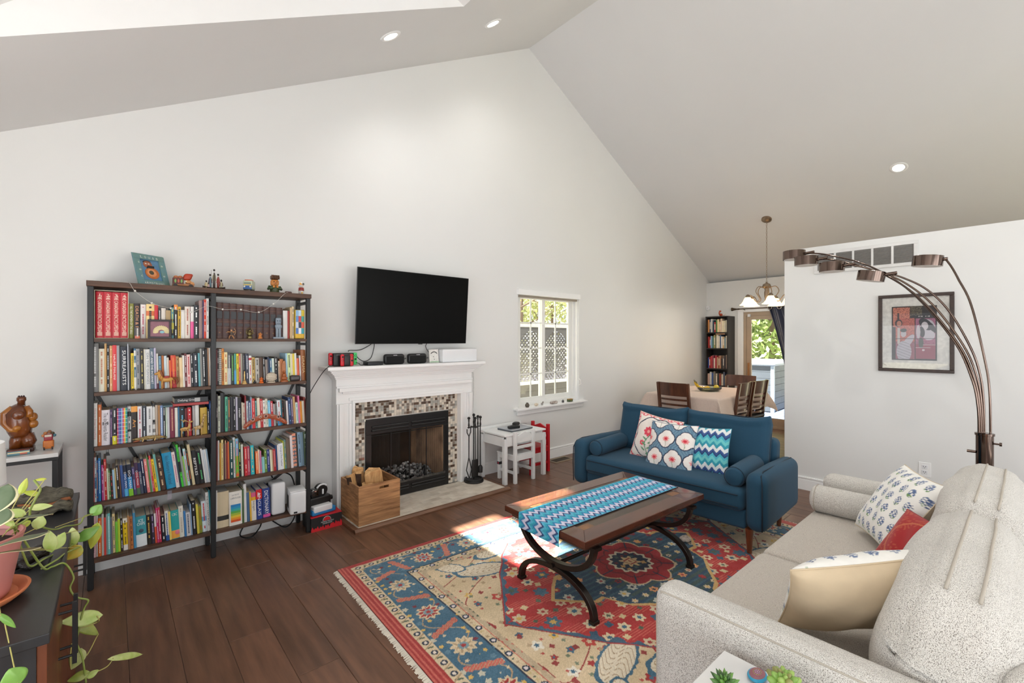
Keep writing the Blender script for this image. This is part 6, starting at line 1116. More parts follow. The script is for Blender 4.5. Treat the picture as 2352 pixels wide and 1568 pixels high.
# trees
LEAFM = {}
def leafmat(c, c2):
    k = c + c2
    if k not in LEAFM:
        m = M('foliage_' + k, c, .7, c2=c2, vs=3); b = m.node_tree.nodes['Principled BSDF']; b.inputs['Subsurface Weight'].default_value = 0.0; LEAFM[k] = m
    return LEAFM[k]
def tree(name, label, loc, h, r, n, c, c2, size=.12, conifer=False, trunk=.1, bare=False):
    t = thing(name, label, 'tree', loc, 0, None); rr = np.random.RandomState(int(abs(loc[0] * 31 + loc[1] * 17)))
    MB().tube([(0, 0, 0), (.05, .02, h * .4), (0, .03, h * .85)], [trunk, trunk * .7, trunk * .2], 8).build('trunk', C('6c5c50', .9), t, smooth=True)
    mb = MB()
    for i in range(14):
        z = h * (.25 + .6 * i / 14); a = i * 2.4; L_ = r * (1 - (.75 * i / 14 if conifer else abs(i / 14 - .35) * .8)); mb.tube([(0, .02, z), (L_ * .5 * math.cos(a), L_ * .5 * math.sin(a), z + L_ * .18), (L_ * .9 * math.cos(a), L_ * .9 * math.sin(a), z + L_ * (.05 if conifer else .5))], [trunk * .35, trunk * .2, .008], 5)
        if bare:
            for k in range(5): b = a + (k - 2) * .4; mb.tube([(L_ * .5 * math.cos(a), L_ * .5 * math.sin(a), z + L_ * .18), (L_ * .8 * math.cos(b), L_ * .8 * math.sin(b), z + L_ * (.4 + .1 * k))], [.02, .005], 4)
    mb.build('branches', C('6c5c50', .9), t, smooth=True)
    if n:
        P = rr.normal(size=(n, 3)); P /= np.linalg.norm(P, axis=1)[:, None]; P *= rr.uniform(.5, 1, (n, 1)) ** .5
        z = (P[:, 2] * .5 + .5); 
        if conifer: z = rr.uniform(0, 1, n) ** 1.15; ang = rr.uniform(0, 2 * PI, n); rad = r * (1 - z) * rr.uniform(.35, 1, n) ** .5 + .1; C_ = np.stack([rad * np.cos(ang), rad * np.sin(ang), h * (.12 + .9 * z) - rad * .25 + .12 * np.sin(ang * 5 + z * 30)], 1)
        else: lump = 1 + .25 * np.sin(P[:, 0] * 5 + 1) * np.cos(P[:, 1] * 6); C_ = np.stack([P[:, 0] * r * lump, P[:, 1] * r * lump, h * .62 + P[:, 2] * h * .38 * lump], 1)
        d1 = rr.normal(size=(n, 3)); d1 /= np.linalg.norm(d1, axis=1)[:, None]; d2 = np.cross(d1, rr.normal(size=(n, 3))); d2 /= np.linalg.norm(d2, axis=1)[:, None]; s = size * rr.uniform(.6, 1.3, (n, 1))
        V4 = np.stack([C_ - d1 * s, C_ + d2 * s * .45, C_ + d1 * s, C_ - d2 * s * .45], 1).reshape(-1, 3); me = bpy.data.meshes.new('foliage'); me.vertices.add(n * 4); me.vertices.foreach_set('co', V4.ravel()); me.loops.add(n * 4); me.loops.foreach_set('vertex_index', np.arange(n * 4, dtype=np.int32)); me.polygons.add(n); me.polygons.foreach_set('loop_start', np.arange(n, dtype=np.int32) * 4); me.update(calc_edges=True); me.materials.append(leafmat(c, c2)); o = bpy.data.objects.new('foliage', me); COL.objects.link(o); o.parent = t; o['kind'] = 'stuff'
    return t
tree('conifer_tree', 'bright green conifer filling the right of the patio door view', (17.5, 6.0, -.5), 9.0, 3.2, 15000, '6c8040', '9cac6c', .13, True)
tree('conifer_tree', 'darker conifer on the left of the patio door view', (26.0, 11.8, -.5), 11.2, 4.2, 14000, '5c7040', '8c9c64', .2, True)
tree('bare_tree', 'bare grey tree between the conifers outside the patio door', (36.0, 13.0, -.5), 15.0, 4.4, 1500, 'a0a088', 'c8c8b0', .15, False, .14, True)
tree('shrub_tree', 'low hazy green tree behind the hot tub', (46.5, 13.6, -.5), 10.0, 5.0, 9000, '748454', 'a4b080', .3)
tree('spring_tree', 'pale yellow-green spring tree above the right lattice arch', (22.0, 21.0, -.5), 14.0, 4.9, 11000, '949c60', 'bcc094', .17)
tree('bare_tree', 'bare branching tree in the window\'s upper left pane', (13.5, 14.8, -.5), 10.0, 3.1, 700, '8c9458', 'b0b884', .09, False, .14, True)
tree('spring_tree', 'lower yellow-green bush behind the left lattice arch', (27.5, 31.5, -.5), 10.5, 5.0, 7000, '949c60', 'bcc090', .22)
tree('shrub_tree', 'pale hazy hedge behind the lattice fence', (8.2, 8.4, -.5), 2.0, 1.3, 4000, 'a8a890', 'c8c8b8', .09)
# ================================================================== rug, coffee table, sofas, cushions
LX, LY = 3.02, 2.18
def hsh(i, j, k=0):
    v = np.sin(i * 127.1 + j * 311.7 + k * 74.7) * 43758.5453; return v - np.floor(v)
def mixc(c, mask, col): 
    c[mask] = col; return c
def flowers(c, u, v, cell, mask, cols, seed, rad=(.28, .42), petals=6, dens=.85, inner=None):
    gi, gj = np.floor(u / cell), np.floor(v / cell)
    for di in (0,):
        r1, r2, r3, r4 = hsh(gi, gj, seed), hsh(gi, gj, seed + 1), hsh(gi, gj, seed + 2), hsh(gi, gj, seed + 3)
        cx = (gi + .35 + .3 * r1) * cell; cy = (gj + .35 + .3 * r2) * cell; dx, dy = u - cx, v - cy; rr = np.hypot(dx, dy) / cell; th = np.arctan2(dy, dx) + r3 * 6
        R_ = (rad[0] + (rad[1] - rad[0]) * r3) * (.83 + .17 * np.cos(th * petals)); on = mask & (r4 < dens) & (rr < R_); idx = (r3 * len(cols)).astype(int) % len(cols)
        for k, cc in enumerate(cols): c[on & (idx == k)] = cc
        if inner is not None:
            on2 = mask & (r4 < dens) & (rr < R_ * .4); ix2 = (r2 * len(inner)).astype(int) % len(inner)
            for k, cc in enumerate(inner): c[on2 & (ix2 == k)] = cc
    return c
REDC, SALM, CREAM, BLUE, NAVY, TANC, GOLD, GREEN = (164, 48, 46), (196, 98, 84), (212, 192, 158), (64, 104, 126), (32, 46, 66), (176, 150, 116), (214, 176, 92), (84, 98, 78)
def rug_paint(co):
    u = co[:, 0] + LX / 2; v = co[:, 1] + LY / 2; n = len(u); dU = np.minimum(u, LX - u); dV = np.minimum(v, LY - v); e = np.minimum(dU - .033, dV)
    # wobble of the knots
    wob = .004 * np.sin(u * 90) * np.sin(v * 83); c = np.zeros((n, 3)); c[:] = REDC
    end = dU - .033 < dV; al = np.where(end, v - LY / 2, u - LX / 2); ac = e
    # ---- outer red, stripes at the ends
    st = end & (np.sin(dU * 2 * PI / .022) > .25) & (dU < .07); c[st] = SALM
    # ---- guard border
    g1 = (e > .037) & (e <= .087); c[g1] = CREAM
    ph = al / .085; f = ph - np.floor(ph) - .5; d_ = np.hypot(f * .085, (ac - .062)); c[g1 & (d_ < .017)] = NAVY; c[g1 & (d_ < .009)] = (226, 214, 200)
    f2 = (ph + .5) - np.floor(ph + .5) - .5; c[g1 & (np.abs(f2 * .085 + .35 * (ac - .062)) < .006) & (np.abs(ac - .062) < .016)] = GREEN; c[g1 & (np.abs(f2 * .085 - .5 * (ac - .062) - .012) < .004)] = TANC
    # ---- blue main border
    bl = (e > .087) & (e <= .30); c[bl] = BLUE; c[bl & (e > .292)] = NAVY
    pm_ = .338; ph = al / pm_; k = np.floor(ph + .5); f = (ph - k) * pm_; m = ac - .193; typ = (np.abs(k) % 2)
    vine = np.abs(m - .075 * np.sin(al * 2 * PI / pm_)) < .0045; c[bl & vine] = TANC
    c = flowers(c, al + 10, m + 1, .052, bl & (np.abs(m) > .02), [CREAM, GOLD, (120, 40, 52), (96, 130, 148), (196, 190, 170)], 3, (.2, .36), 5, .8)
    th = np.arctan2(m, f); r = np.hypot(f, m); lobe = .068 * (.86 + .14 * np.cos(th * 10))
    c[bl & (r < lobe)] = CREAM; a1 = bl & (r < lobe * .8) & (typ == 1); c[a1] = REDC; c[bl & (r < lobe * .8) & (typ == 0) & (np.cos(th * 8) > .2)] = TANC
    c[bl & (r < lobe * .45)] = (122, 150, 158); c[bl & (r < lobe * .22)] = REDC; c[a1 & (np.cos(th * 8) > .75) & (r > lobe * .45)] = CREAM
    fl_ = f - np.sign(f) * pm_ / 2; tilt = fl_ - .35 * m * np.where(k % 2 == 0, 1, -1) * np.sign(f); jag = .015 + .018 * np.abs(((m * 30) % 1) - .5); leaf = bl & (np.abs(tilt) < jag) & (np.abs(m) < .085); c[leaf] = SALM; c[leaf & (np.abs(((m - tilt) * 60) % 1) < .25)] = TANC
    # ---- inner guards
    g2 = (e > .30) & (e <= .345); c[g2] = CREAM; ph = al / .12; f = ph - np.floor(ph) - .5; d_ = np.hypot(f * .12, ac - .322); c[g2 & (d_ < .019)] = NAVY; c[g2 & (d_ < .010)] = (220, 210, 210)
    c = flowers(c, al + 20, ac + 3, .028, g2 & (d_ > .022), [GREEN, TANC, (200, 178, 130)], 11, (.25, .45), 4, .8)
    g3 = (e > .345) & (e <= .382); c[g3] = (188, 168, 138); c = flowers(c, al + 30, ac + 5, .036, g3, [SALM, GREEN, CREAM], 17, (.2, .42), 3, .8); c[(e > .344) & (e < .3465)] = SALM
    # ---- field
    fd = e > .382; c[fd] = (212, 190, 154); uu = u - LX / 2; vv = v - LY / 2; p, q_ = np.abs(uu), np.abs(vv)
    # vines and blossoms on the cream ground
    c[fd & (np.abs(np.sin(uu * 7 + 1.5 * np.sin(vv * 6)) * .12 - (vv * .5 % .24) + .12) < .0035)] = (150, 44, 44)
    c = flowers(c, u + .03, v, .115, fd, [REDC, BLUE, (214, 176, 92), REDC, (228, 220, 204), (190, 70, 60)], 23, (.16, .36), 5, .8, [CREAM, REDC, BLUE]); c = flowers(c, u + .09, v + .05, .075, fd, [(186, 78, 66), (120, 130, 104), TANC, (150, 60, 56)], 61, (.12, .26), 4, .8)
    # big curled leaves near the corners
    for (ca, cb, ra, rb, an) in ((.80, .52, .17, .075, .35), (.58, .70, .17, .075, -.25), (.60, .83, .10, .05, .2), (.95, .66, .09, .05, .8)):
        X, Yq = p - ca, q_ - cb; xr = X * math.cos(an) + Yq * math.sin(an); yr = -X * math.sin(an) + Yq * math.cos(an); rr = (xr / ra) ** 2 + (yr / rb) ** 2; sc = .1 * np.sin(np.arctan2(yr, xr) * 14)
        c[fd & (rr < 1.25 + sc)] = BLUE; c[fd & (rr < .9)] = (222, 210, 186); c[fd & (rr < .9) & (np.sin(xr * 160 + 6 * np.sin(yr * 60)) > .86)] = TANC
    def polym(pts):
        b = np.interp(p, [a for a, _ in pts], [b_ for _, b_ in pts]); return q_ - b
    hexd = polym([(0, .80), (.40, .74), (.60, .58), (.66, .50), (.76, .395), (.80, .33), (1.03, 0), (1.6, -1)])
    hx = fd & (hexd < 0); c[fd & (hexd < .014) & (hexd > -.002)] = REDC; c[hx] = (64, 96, 118); sca = .034 + .016 * np.sin((uu + vv) * 50) + .012 * np.sin((uu - vv) * 44); red = fd & (hexd < -sca)
    c[red] = (176, 46, 44); stk = red & (np.sin(vv * 420 + 3 * np.sin(uu * 3)) > .35) & (np.sin(uu * 9 + vv * 40) > .1); c[stk] = (200, 98, 82)
    c = flowers(c, u, v, .125, red, [CREAM, (226, 206, 170), CREAM, (70, 104, 122)], 31, (.24, .40), 6, .9, [REDC, GREEN, BLUE, GOLD]); c = flowers(c, u + .061, v + .055, .125, red & (np.hypot(p, q_) > .3), [GREEN, (216, 196, 150), (60, 90, 110)], 37, (.12, .24), 4, .85)
    bd = polym([(0, .62), (.10, .50), (.18, .47), (.30, .36), (.40, .285), (.46, .145), (.52, .15), (.61, .075), (.685, 0), (1.7, -1)])
    md = fd & (bd < 0); c[fd & (bd < .026) & (bd > -.001)] = (206, 168, 108); c[md] = (44, 72, 94); c[md & (np.sin(uu * 5 + vv * 160) > .55)] = (58, 92, 106); c[md & (p < .32) & (np.sin(vv * 120) > .2)] = (62, 82, 78)
    c = flowers(c, u + .02, v + .04, .088, md & (np.hypot(uu, vv) > .26), [CREAM, (150, 40, 44), (216, 150, 100), (196, 196, 180)], 41, (.22, .40), 6, .85, [REDC, GOLD, NAVY])
    th = np.arctan2(vv, uu); r = np.hypot(uu, vv); lob = .275 * (.84 + .16 * np.abs(np.cos(th * 4))); rf = fd & (r < lob); c[fd & (r < lob + .012)] = (204, 178, 140); c[rf] = (160, 30, 36); c[rf & (np.abs(r - lob * .72) < .006)] = (110, 20, 30); c[rf & (np.abs(np.sin(th * 4)) < .08) & (r > .17)] = NAVY
    r2 = .150 * (.93 + .07 * np.cos(th * 14)); c[fd & (r < r2)] = (226, 212, 184); c[fd & (r < r2 * .86)] = NAVY; c = flowers(c, u, v, .05, fd & (r < r2 * .84), [(120, 36, 44), (74, 96, 90), (206, 160, 100)], 53, (.25, .42), 4, .8)
    c[fd & (r < .072 * (.8 + .2 * np.cos(th * 8)))] = (220, 190, 140); sq = np.maximum(p, q_); c[fd & (sq < .034) & (sq > .026)] = REDC; c[fd & (p < .006) & (q_ < .014)] = REDC
    nz = (hsh(np.round(u * 400), np.round(v * 400), 9) - .5)[:, None] * 22; ab = (8 * np.sin(v * 23) * np.sin(u * 2.1))[:, None]
    return np.clip(c + nz + ab, 4, 250)
rug = thing('rug', 'large red, blue and cream oriental rug under the coffee table', 'rug', (2.528, 1.715, 0), R(-2.1))
def rugf(U, Vv): 
    X = (U - .5) * LX; Yy = (Vv - .5) * LY; return np.stack([X, Yy, .011 + .0008 * np.sin(X * 60) * np.sin(Yy * 52)], 1)
pile = grid_mesh('pile', 640, 460, rugf, pmat('rug_wool', .95, var=.05, vs=200, bump=.25, bs=500, sheen=.15), rug); paint(pile, rug_paint)
MB().box((-LX / 2 + .002, -LY / 2 + .002, .0005), (LX / 2 - .002, LY / 2 - .002, .0095)).build('backing', M('rug_backing', (128, 40, 38), .95), rug)
rr = random.Random(3)
for s in (-1, 1):
    mb = MB()
    for i in range(300):
        y = -LY / 2 + LY * (i + .5) / 300; l_ = rr.uniform(.022, .034); mb.add([(s * LX / 2, y - .0035, .006), (s * LX / 2, y + .0035, .006), (s * (LX / 2 + l_), y + .003 + rr.uniform(-.003, .003), .002), (s * (LX / 2 + l_), y - .003, .002)], [(0, 1, 2, 3) if s < 0 else (3, 2, 1, 0)])
    mb.build('fringe', M('fringe_cotton', (226, 218, 202), .95), rug)['kind'] = 'stuff'

# coffee table
ct = thing('coffee_table', 'low dark wooden coffee table with curved black metal legs on the rug', 'coffee table', (2.303, 1.722, .0118), R(-2.6))
CT = M('table_mahogany', (96, 50, 32), .22, c2=(64, 32, 22), vs=4, stretch=(1, 8, 8), coat=.35); CT2 = M('table_mahogany_cross', (96, 52, 34), .22, c2=(66, 34, 23), vs=4, stretch=(8, 1, 8), coat=.35); SLT = M('slate_panel', (62, 54, 48), .3, c2=(82, 66, 52), vs=6); ORN = M('inlay_square', (142, 96, 58), .35, c2=(110, 74, 46), vs=20)
a, b, wb, z0, z1 = .56, .32, .105, .418, .452
for s in (-1, 1):
    MB().prism([(-a * 1, s * b), (a, s * b), (a - wb, s * (b - wb)), (-a + wb, s * (b - wb))][::s], z0, z1, 'z').build('frame_board', CT, ct, bevel=.003)
    MB().prism([(s * a, -b), (s * a, b), (s * (a - wb), b - wb), (s * (a - wb), -b + wb)][::s], z0, z1, 'z').build('frame_board', CT2, ct, bevel=.003)
MB().box((-a + wb, -b + wb, z0 + .006), (a - wb, b - wb, z1 - .003)).build('slate_inset', SLT, ct); 
for sx in (-1, 1):
    for sy in (-1, 1): MB().box((sx * (a - wb), sy * (b - wb), z1 - .0032), (sx * (a - wb - .085), sy * (b - wb - .05), z1 - .0018)).build('corner_inlay', ORN, ct)
MB().box((-a + .03, -b + .03, z0 - .028), (a - .03, b - .03, z0 - .0005)).build('under_frame', M('under_wood', (70, 40, 26), .4), ct, bevel=.004)
for sx in (-1, 1):
    for yy in [-.26 + .052 * i for i in range(11)]: MB().ball((sx * (a - .002), yy, z0 + .008), .0035, 6, 4).build('stud', C('8c7c68', .3), ct) if False else None
LM = M('dark_iron', (44, 37, 33), .3, metal=.55, var=.12)
for sx in (-1, 1):
    x = sx * .455
    def strap(pts, name):
        mb = MB(); n = len(pts); hw, ht = .0185, .014
        vs = []
        for i in range(n):
            y, z = pts[i]; dy = pts[min(i + 1, n - 1)][0] - pts[max(i - 1, 0)][0]; dz = pts[min(i + 1, n - 1)][1] - pts[max(i - 1, 0)][1]; L_ = math.hypot(dy, dz); ny, nz_ = -dz / L_, dy / L_
            vs += [(x - hw, y + ny * ht, z + nz_ * ht), (x + hw, y + ny * ht, z + nz_ * ht), (x + hw, y - ny * ht, z - nz_ * ht), (x - hw, y - ny * ht, z - nz_ * ht)]
        fs = [(i * 4 + k, i * 4 + (k + 1) % 4, i * 4 + 4 + (k + 1) % 4, i * 4 + 4 + k) for i in range(n - 1) for k in range(4)] + [(0, 3, 2, 1), (n * 4 - 4, n * 4 - 3, n * 4 - 2, n * 4 - 1)]
        mb.add(vs, fs).build(name, LM, ct, smooth='auto', bevel=.003)
    strap([(.285 * math.cos(t_), .391 - .188 * abs(math.sin(t_)) ** .85) for t_ in [PI * k / 24 for k in range(25)]], 'upper_arc'); strap([(.285 * math.cos(t_), .012 + .165 * abs(math.sin(t_)) ** .85) for t_ in [PI * k / 24 for k in range(25)]], 'lower_arc')
    for s in (-1, 1): MB().box((x - .022, s * .285 - .02, 0), (x + .022, s * .285 + .02, .018)).build('foot', LM, ct, bevel=.003); MB().box((x - .025, s * .285 - .03, .375), (x + .025, s * .285 + .03, .391)).build('mount_plate', LM, ct)
    MB().lathe([(.012, -.03), (.012, .03)], (x, 0, .19), 12, (1, 0, 0)).build('bolt', LM, ct)
MB().cyl((-.455, 0, .19), (.455, 0, .19), .011, n=10).build('stretcher', LM, ct, smooth='auto')
# runner
def zig(co):
    l_ = co[:, 0]; w_ = co[:, 1]; per = .082; am = .020; tri = np.abs(((w_ / .054) % 1) - .5) * 2; s = l_ * .0 + 0
    t_ = ((w_ * 0 + l_ * 0)); 
    ph = (w_ / .1085 + .32 * np.abs(((l_ / .045) % 1) - .5) * 2) % 1
    # curved ogee: mix between scale rows
    c = np.zeros((len(l_), 3)); c[:] = (60, 156, 190)
    c[ph < .16] = (40, 68, 118); c[(ph >= .16) & (ph < .42)] = (206, 204, 224); c[(ph >= .42) & (ph < .60)] = (48, 128, 176); c[(ph >= .60) & (ph < .80)] = (56, 168, 190); c[ph >= .80] = (92, 178, 208)
    ln = (np.abs(((l_ / .0225 + w_ / .054) % 1) - .5) < .05) & (ph > .42); c[ln] = c[ln] * .82
    return np.clip(c + 8 * np.sin(l_ * 300)[:, None] * np.sin(w_ * 280)[:, None], 0, 255)
rn = thing('table_runner', 'teal and white zigzag runner laid along the coffee table', 'table runner', (2.303, 1.722, .0118), R(-2.6))
def runf(U, Vv):
    s_ = U * (1.12 + .085) - .085; x = -a - .0016 + np.maximum(s_, 0) * (1.105 / 1.12); over = np.minimum(s_, 0); ang = np.clip(-over / .01, 0, 1)
    return np.stack([np.where(over < 0, -a - .003 - .004 * ang, x), (Vv - .5) * .325 + .018, z1 + .0022 + np.where(over < 0, over, 0)], 1)
o = grid_mesh('cloth', 300, 110, runf, pmat('runner_cotton', .8, var=.03, bump=.05, bs=500), rn); 
def runpaint(co): 
    l_ = np.where(co[:, 2] < z1 + .001, co[:, 0] - (z1 + .0022 - co[:, 2]), co[:, 0]); return zig(np.stack([l_, co[:, 1], co[:, 2]], 1))
paint(o, runpaint); sd = o.modifiers.new('solid', 'SOLIDIFY'); sd.thickness = .0016
MB().box((-a - .001, .018 - .1655, z1 + .0002), (a - .016, .018 - .1615, z1 + .0032)).build('hem', C('1c2438'), rn)

# pillows
def pillow(name, label, w_, h_, t_, loc, side, up, fn, back, n=110, cat='cushion', group=None, sag=0.0):
    """side, up: world directions of the printed face as seen from its front; normal = side x up"""
    side = Vector(side).normalized(); up = Vector(up); up = (up - side * up.dot(side)).normalized(); nr = side.cross(up)
    t = thing(name, label, cat, loc, 0, group); mt = Matrix((side, up, nr)).transposed(); t.rotation_euler = mt.to_euler()
    def surf(sgn):
        def f(U, Vv):
            u = U * 2 - 1; v = Vv * 2 - 1; th = t_ * (np.clip((1 - np.abs(u) ** 2.6) * (1 - np.abs(v) ** 2.6), 0, 1) ** .5); wr = .004 * np.sin(u * 9 + v * 4) * (1 - u * u) * (1 - v * v)
            return np.stack([w_ / 2 * u * (1 - .07 * (1 - v * v)) , h_ / 2 * v * (1 - .07 * (1 - u * u)), sgn * (th / 2 + wr) + sag * (u * u)], 1)
        return f
    o = grid_mesh('cover_front', n, n, surf(1), pmat('print_cotton', .85, var=.03, vs=30, bump=.04, bs=300, sheen=.2), t); paint(o, fn)
    b_ = grid_mesh('cover_back', 40, 40, surf(-1), back, t); b_.data.flip_normals()
    ed = [(w_ / 2 * u * (1 - .07 * (1 - v * v)), h_ / 2 * v * (1 - .07 * (1 - u * u)), sag * u * u) for u, v in [(x, -1) for x in np.linspace(-1, 1, 15)] + [(1, y) for y in np.linspace(-1, 1, 15)[1:]] + [(x, 1) for x in np.linspace(1, -1, 15)[1:]] + [(-1, y) for y in np.linspace(1, -1, 15)[1:-1]]]
    MB().tube(ed, .0028, 6, True).build('seam', back, t, smooth=True); return t
def ell(x, y, cx, cy, a_, b_, an=0): X, Y_ = x - cx, y - cy; return ((X * math.cos(an) + Y_ * math.sin(an)) / a_) ** 2 + ((-X * math.sin(an) + Y_ * math.cos(an)) / b_) ** 2
def f_peacock(co):
    x, y = co[:, 0] / .2, co[:, 1] / .2; c = np.zeros((len(x), 3)); c[:] = (232, 224, 216); bx, by = np.abs(x), np.abs(y)
    edge = np.maximum(bx, by) + .05 * np.sin(x * 16) * np.sin(y * 16); c[edge > .86] = (216, 96, 104); c[(edge > .9) & (np.sin(x * 40) * np.sin(y * 40) > 0)] = (236, 214, 210); arch = bx ** 3 + by ** 3 + .06 * np.cos(np.arctan2(y, x) * 8); c[(arch > .52) & (arch < .60)] = (40, 50, 74); c[(arch >= .60) & (edge < .84)] = (236, 226, 216)
    for (cx, cy, s) in ((-.25, .22, .22), (.42, .1, .15), (-.42, -.3, .12), (.35, -.35, .13)):
        r = np.hypot(x - cx, y - cy); th = np.arctan2(y - cy, x - cx); c[r < s * (.7 + .3 * np.abs(np.cos(th * 4)))] = (222, 70, 92); c[r < s * .3] = (240, 170, 160)
    c[(np.abs(x + .2 - .1 * np.sin(y * 6)) < .02) & (y < .1) & (y > -.8)] = (92, 146, 110)
    for k in range(6): c[ell(x, y, -.2 + (.13 if k % 2 else -.13), -.1 - k * .11, .12, .035, .5 if k % 2 else -.5) < 1] = (104, 158, 118)
    c[ell(x, y, .12, .48, .22, .06, -1.0) < 1] = (44, 140, 170); c[ell(x, y, .24, .16, .26, .05, -1.1) < 1] = (60, 150, 180); c[ell(x, y, .0, .66, .06, .06) < 1] = (40, 110, 160); return c
def f_quatre(co):
    x, y = co[:, 0] / .2 * 1.62 + .2, co[:, 1] / .2 * 1.62 - .45; c = np.zeros((len(x), 3)); c[:] = (92, 126, 150); c[(np.sin(x * 30 + 4 * np.sin(y * 8)) > .7)] = (120, 150, 168); row = np.floor(y / 1.25 + .5); xx = x - (row % 2) * .62; fx = (xx / 1.25 - np.floor(xx / 1.25 + .5)) * 1.25; fy = (y / 1.25 - row) * 1.25; th = np.arctan2(fy, fx); r = np.hypot(fx, fy); R_ = .56 * (.82 + .18 * np.abs(np.cos(2 * th)) ** .6)
    c[r < R_ + .06] = (36, 42, 70); c[r < R_] = (234, 228, 222); fl2 = np.hypot(fx, (fy + .02) * 1.3); c[fl2 < .25 * (.6 + .4 * np.abs(np.cos(th * 5)))] = (232, 140, 140); c[fl2 < .13 * (.5 + .5 * np.abs(np.cos(th * 7)))] = (214, 44, 66); c[(np.abs(fx - .03 * np.sin(fy * 12)) < .018) & (fy < -.15) & (r < R_)] = (150, 160, 130); return c
def f_chev(co):
    x, y = co[:, 0], co[:, 1]; ph = ((y + .062 * np.abs(((x / .052) % 1) - .5)) / .135) % 1; c = np.zeros((len(x), 3)); c[:] = (74, 172, 190); c[ph < .14] = (54, 84, 140); c[(ph >= .14) & (ph < .36)] = (222, 226, 226); c[(ph >= .36) & (ph < .55)] = (46, 150, 170); c[(ph >= .55) & (ph < .75)] = (108, 196, 196); c[(ph >= .9)] = (30, 60, 110); return c
def f_block(co):
    x, y = co[:, 0], co[:, 1]; c = np.zeros((len(x), 3)); c[:] = (232, 230, 224); row = np.floor(y / .062); xx = x + (row % 2) * .030; fx = (xx / .060 - np.floor(xx / .060) - .5) * .060; fy = (y / .062 - row - .5) * .062; th = np.arctan2(fy, fx); mot = (fx / .0175) ** 2 + (fy / .0235) ** 2 < 1; tex = np.sin(fx * 900 + 3 * np.sin(fy * 700)) * np.sin(fy * 820 + 2 * np.sin(fx * 600)); c[mot & (tex > -.15)] = (92, 112, 150); c[mot & (tex > -.15) & (fy < -.010)] = (104, 140, 84); c[mot & (tex > .55)] = (62, 82, 124); return c
def f_red(co):
    x, y = co[:, 0], co[:, 1]; c = np.zeros((len(x), 3)); c[:] = (158, 30, 32); g = np.sin(x * 150 + 3 * np.sin(y * 90)) * np.sin(y * 140 + 2.5 * np.sin(x * 110)); c[(g > .45) & (np.hypot(x, y - .02) > .06)] = (172, 70, 48); c[np.abs(np.hypot(x, y) - .10) < .004] = (184, 96, 62); return c
PLN = M('plain_cream_back', (206, 190, 164), .85, var=.04, vs=20, bump=.04, bs=300); TEALB = M('teal_back', (60, 130, 150), .85); REDB = M('red_brocade_back', (150, 26, 30), .6, sheen=.3)

# blue sofa (local: front x=0 facing -x, width along y)
BF = M('blue_linen', (22, 66, 90), .85, var=.12, vs=160, stretch=(1, 1, 6), bump=.12, bs=500, sheen=.06); PIPE = M('dark_piping', (18, 36, 50), .8)
bs = thing('blue_sofa', 'dark teal blue two-seat sofa with tapered wooden legs', 'sofa', (3.125, 1.915, 0), R(2.9))
MB().rbox((.40, 0, .235), (.36, .655, .065), .02, 4).build('base_frame', BF, bs, smooth=True)
MB().rbox((.335, 0, .365), (.335, .652, .078), .045, 12, warp=lambda p, u: (p.x, p.y, p.z + (.014 * (1 - u[0] ** 2) * (1 - u[1] ** 2) if p.z > 0 else 0))).build('seat_cushion', BF, bs, smooth=True)
def rect_path(pts, closed=True): return pts
MB().tube([(-.002, y, .405) for y in np.linspace(-.62, .62, 12)], .004, 6).tube([(.0, y, .322) for y in np.linspace(-.62, .62, 12)], .004, 6).build('seat_piping', PIPE, bs)
for s in (-1, 1):
    y = s * .725
    prof_w = lambda p, u: (p.x + (.03 * max(0, -u[2]) if u[0] < 0 else 0), p.y, p.z)
    MB().rbox((.40, y, .372), (.40, .069, .197), .066, 6, warp=lambda p, u: (p.x, p.y + 0, p.z - (.02 * max(0, u[0]) if u[2] > 0 else 0))).build('arm', BF, bs, smooth=True)
    MB().tube([(.004, y + s * .045, .20), (.0, y + s * .047, .36), (.004, y + s * .045, .50), (.03, y + s * .03, .552), (.10, y + s * .022, .568), (.40, y + s * .022, .560), (.74, y + s * .022, .548)], .0045, 6).build('arm_piping', PIPE, bs, smooth=True)
    c_ = MB().lathe([(.0, -.235), (.03, -.232), (.055, -.222), (.066, -.205), (.068, -.18), (.068, .2), (.05, .235)], (.27, s * .575, .512), 22, (1, 0, .03)).build('bolster', BF, bs, smooth='auto')
    MB().tube([(.27 - .205, s * .575 + .067 * math.cos(a_), .506 + .067 * math.sin(a_)) for a_ in [2 * PI * k / 22 for k in range(22)]], .003, 5, True).build('bolster_piping', PIPE, c_)
    for x in (.075, .72): MB().lathe([(.015, 0), (.026, .17)], (x, s * .67, .012 if True else 0), 16, (-.06 if x < .3 else .06, s * .02, 1)).build('leg', M('walnut_leg', (120, 66, 36), .3, c2=(92, 48, 26), vs=8, stretch=(6, 6, 1)), bs, smooth='auto')
    cu_ = MB().rbox((0, 0, 0), (.085, .322, .205), .06, 10, warp=lambda p, u: (p.x * (1 - .45 * (abs(u[1]) ** 4 + abs(u[2]) ** 4) / 2) - (.02 if u[2] > .8 else 0), p.y * (1 + .03 * abs(u[2]) ** 3), p.z * (1 + .03 * abs(u[1]) ** 4) + (.035 * abs(u[1]) ** 6 * max(0, u[2]) ** 2) + .006 * math.sin(p.y * 14))).build('back_cushion', BF, bs, smooth=True, loc=(.60, s * .322, .632), rot=(0, R(14), 0))
    pth = [(-.035 + .02 * 0, .30 * math.copysign(abs(math.cos(t_)) ** .35, math.cos(t_)), .195 * math.copysign(abs(math.sin(t_)) ** .35, math.sin(t_))) for t_ in [2 * PI * k / 60 for k in range(60)]]
    MB().tube([(.0, p[1] * 1.07, p[2] * 1.07) for p in pth], .0045, 6, True).build('cushion_piping', PIPE, cu_, smooth=True)
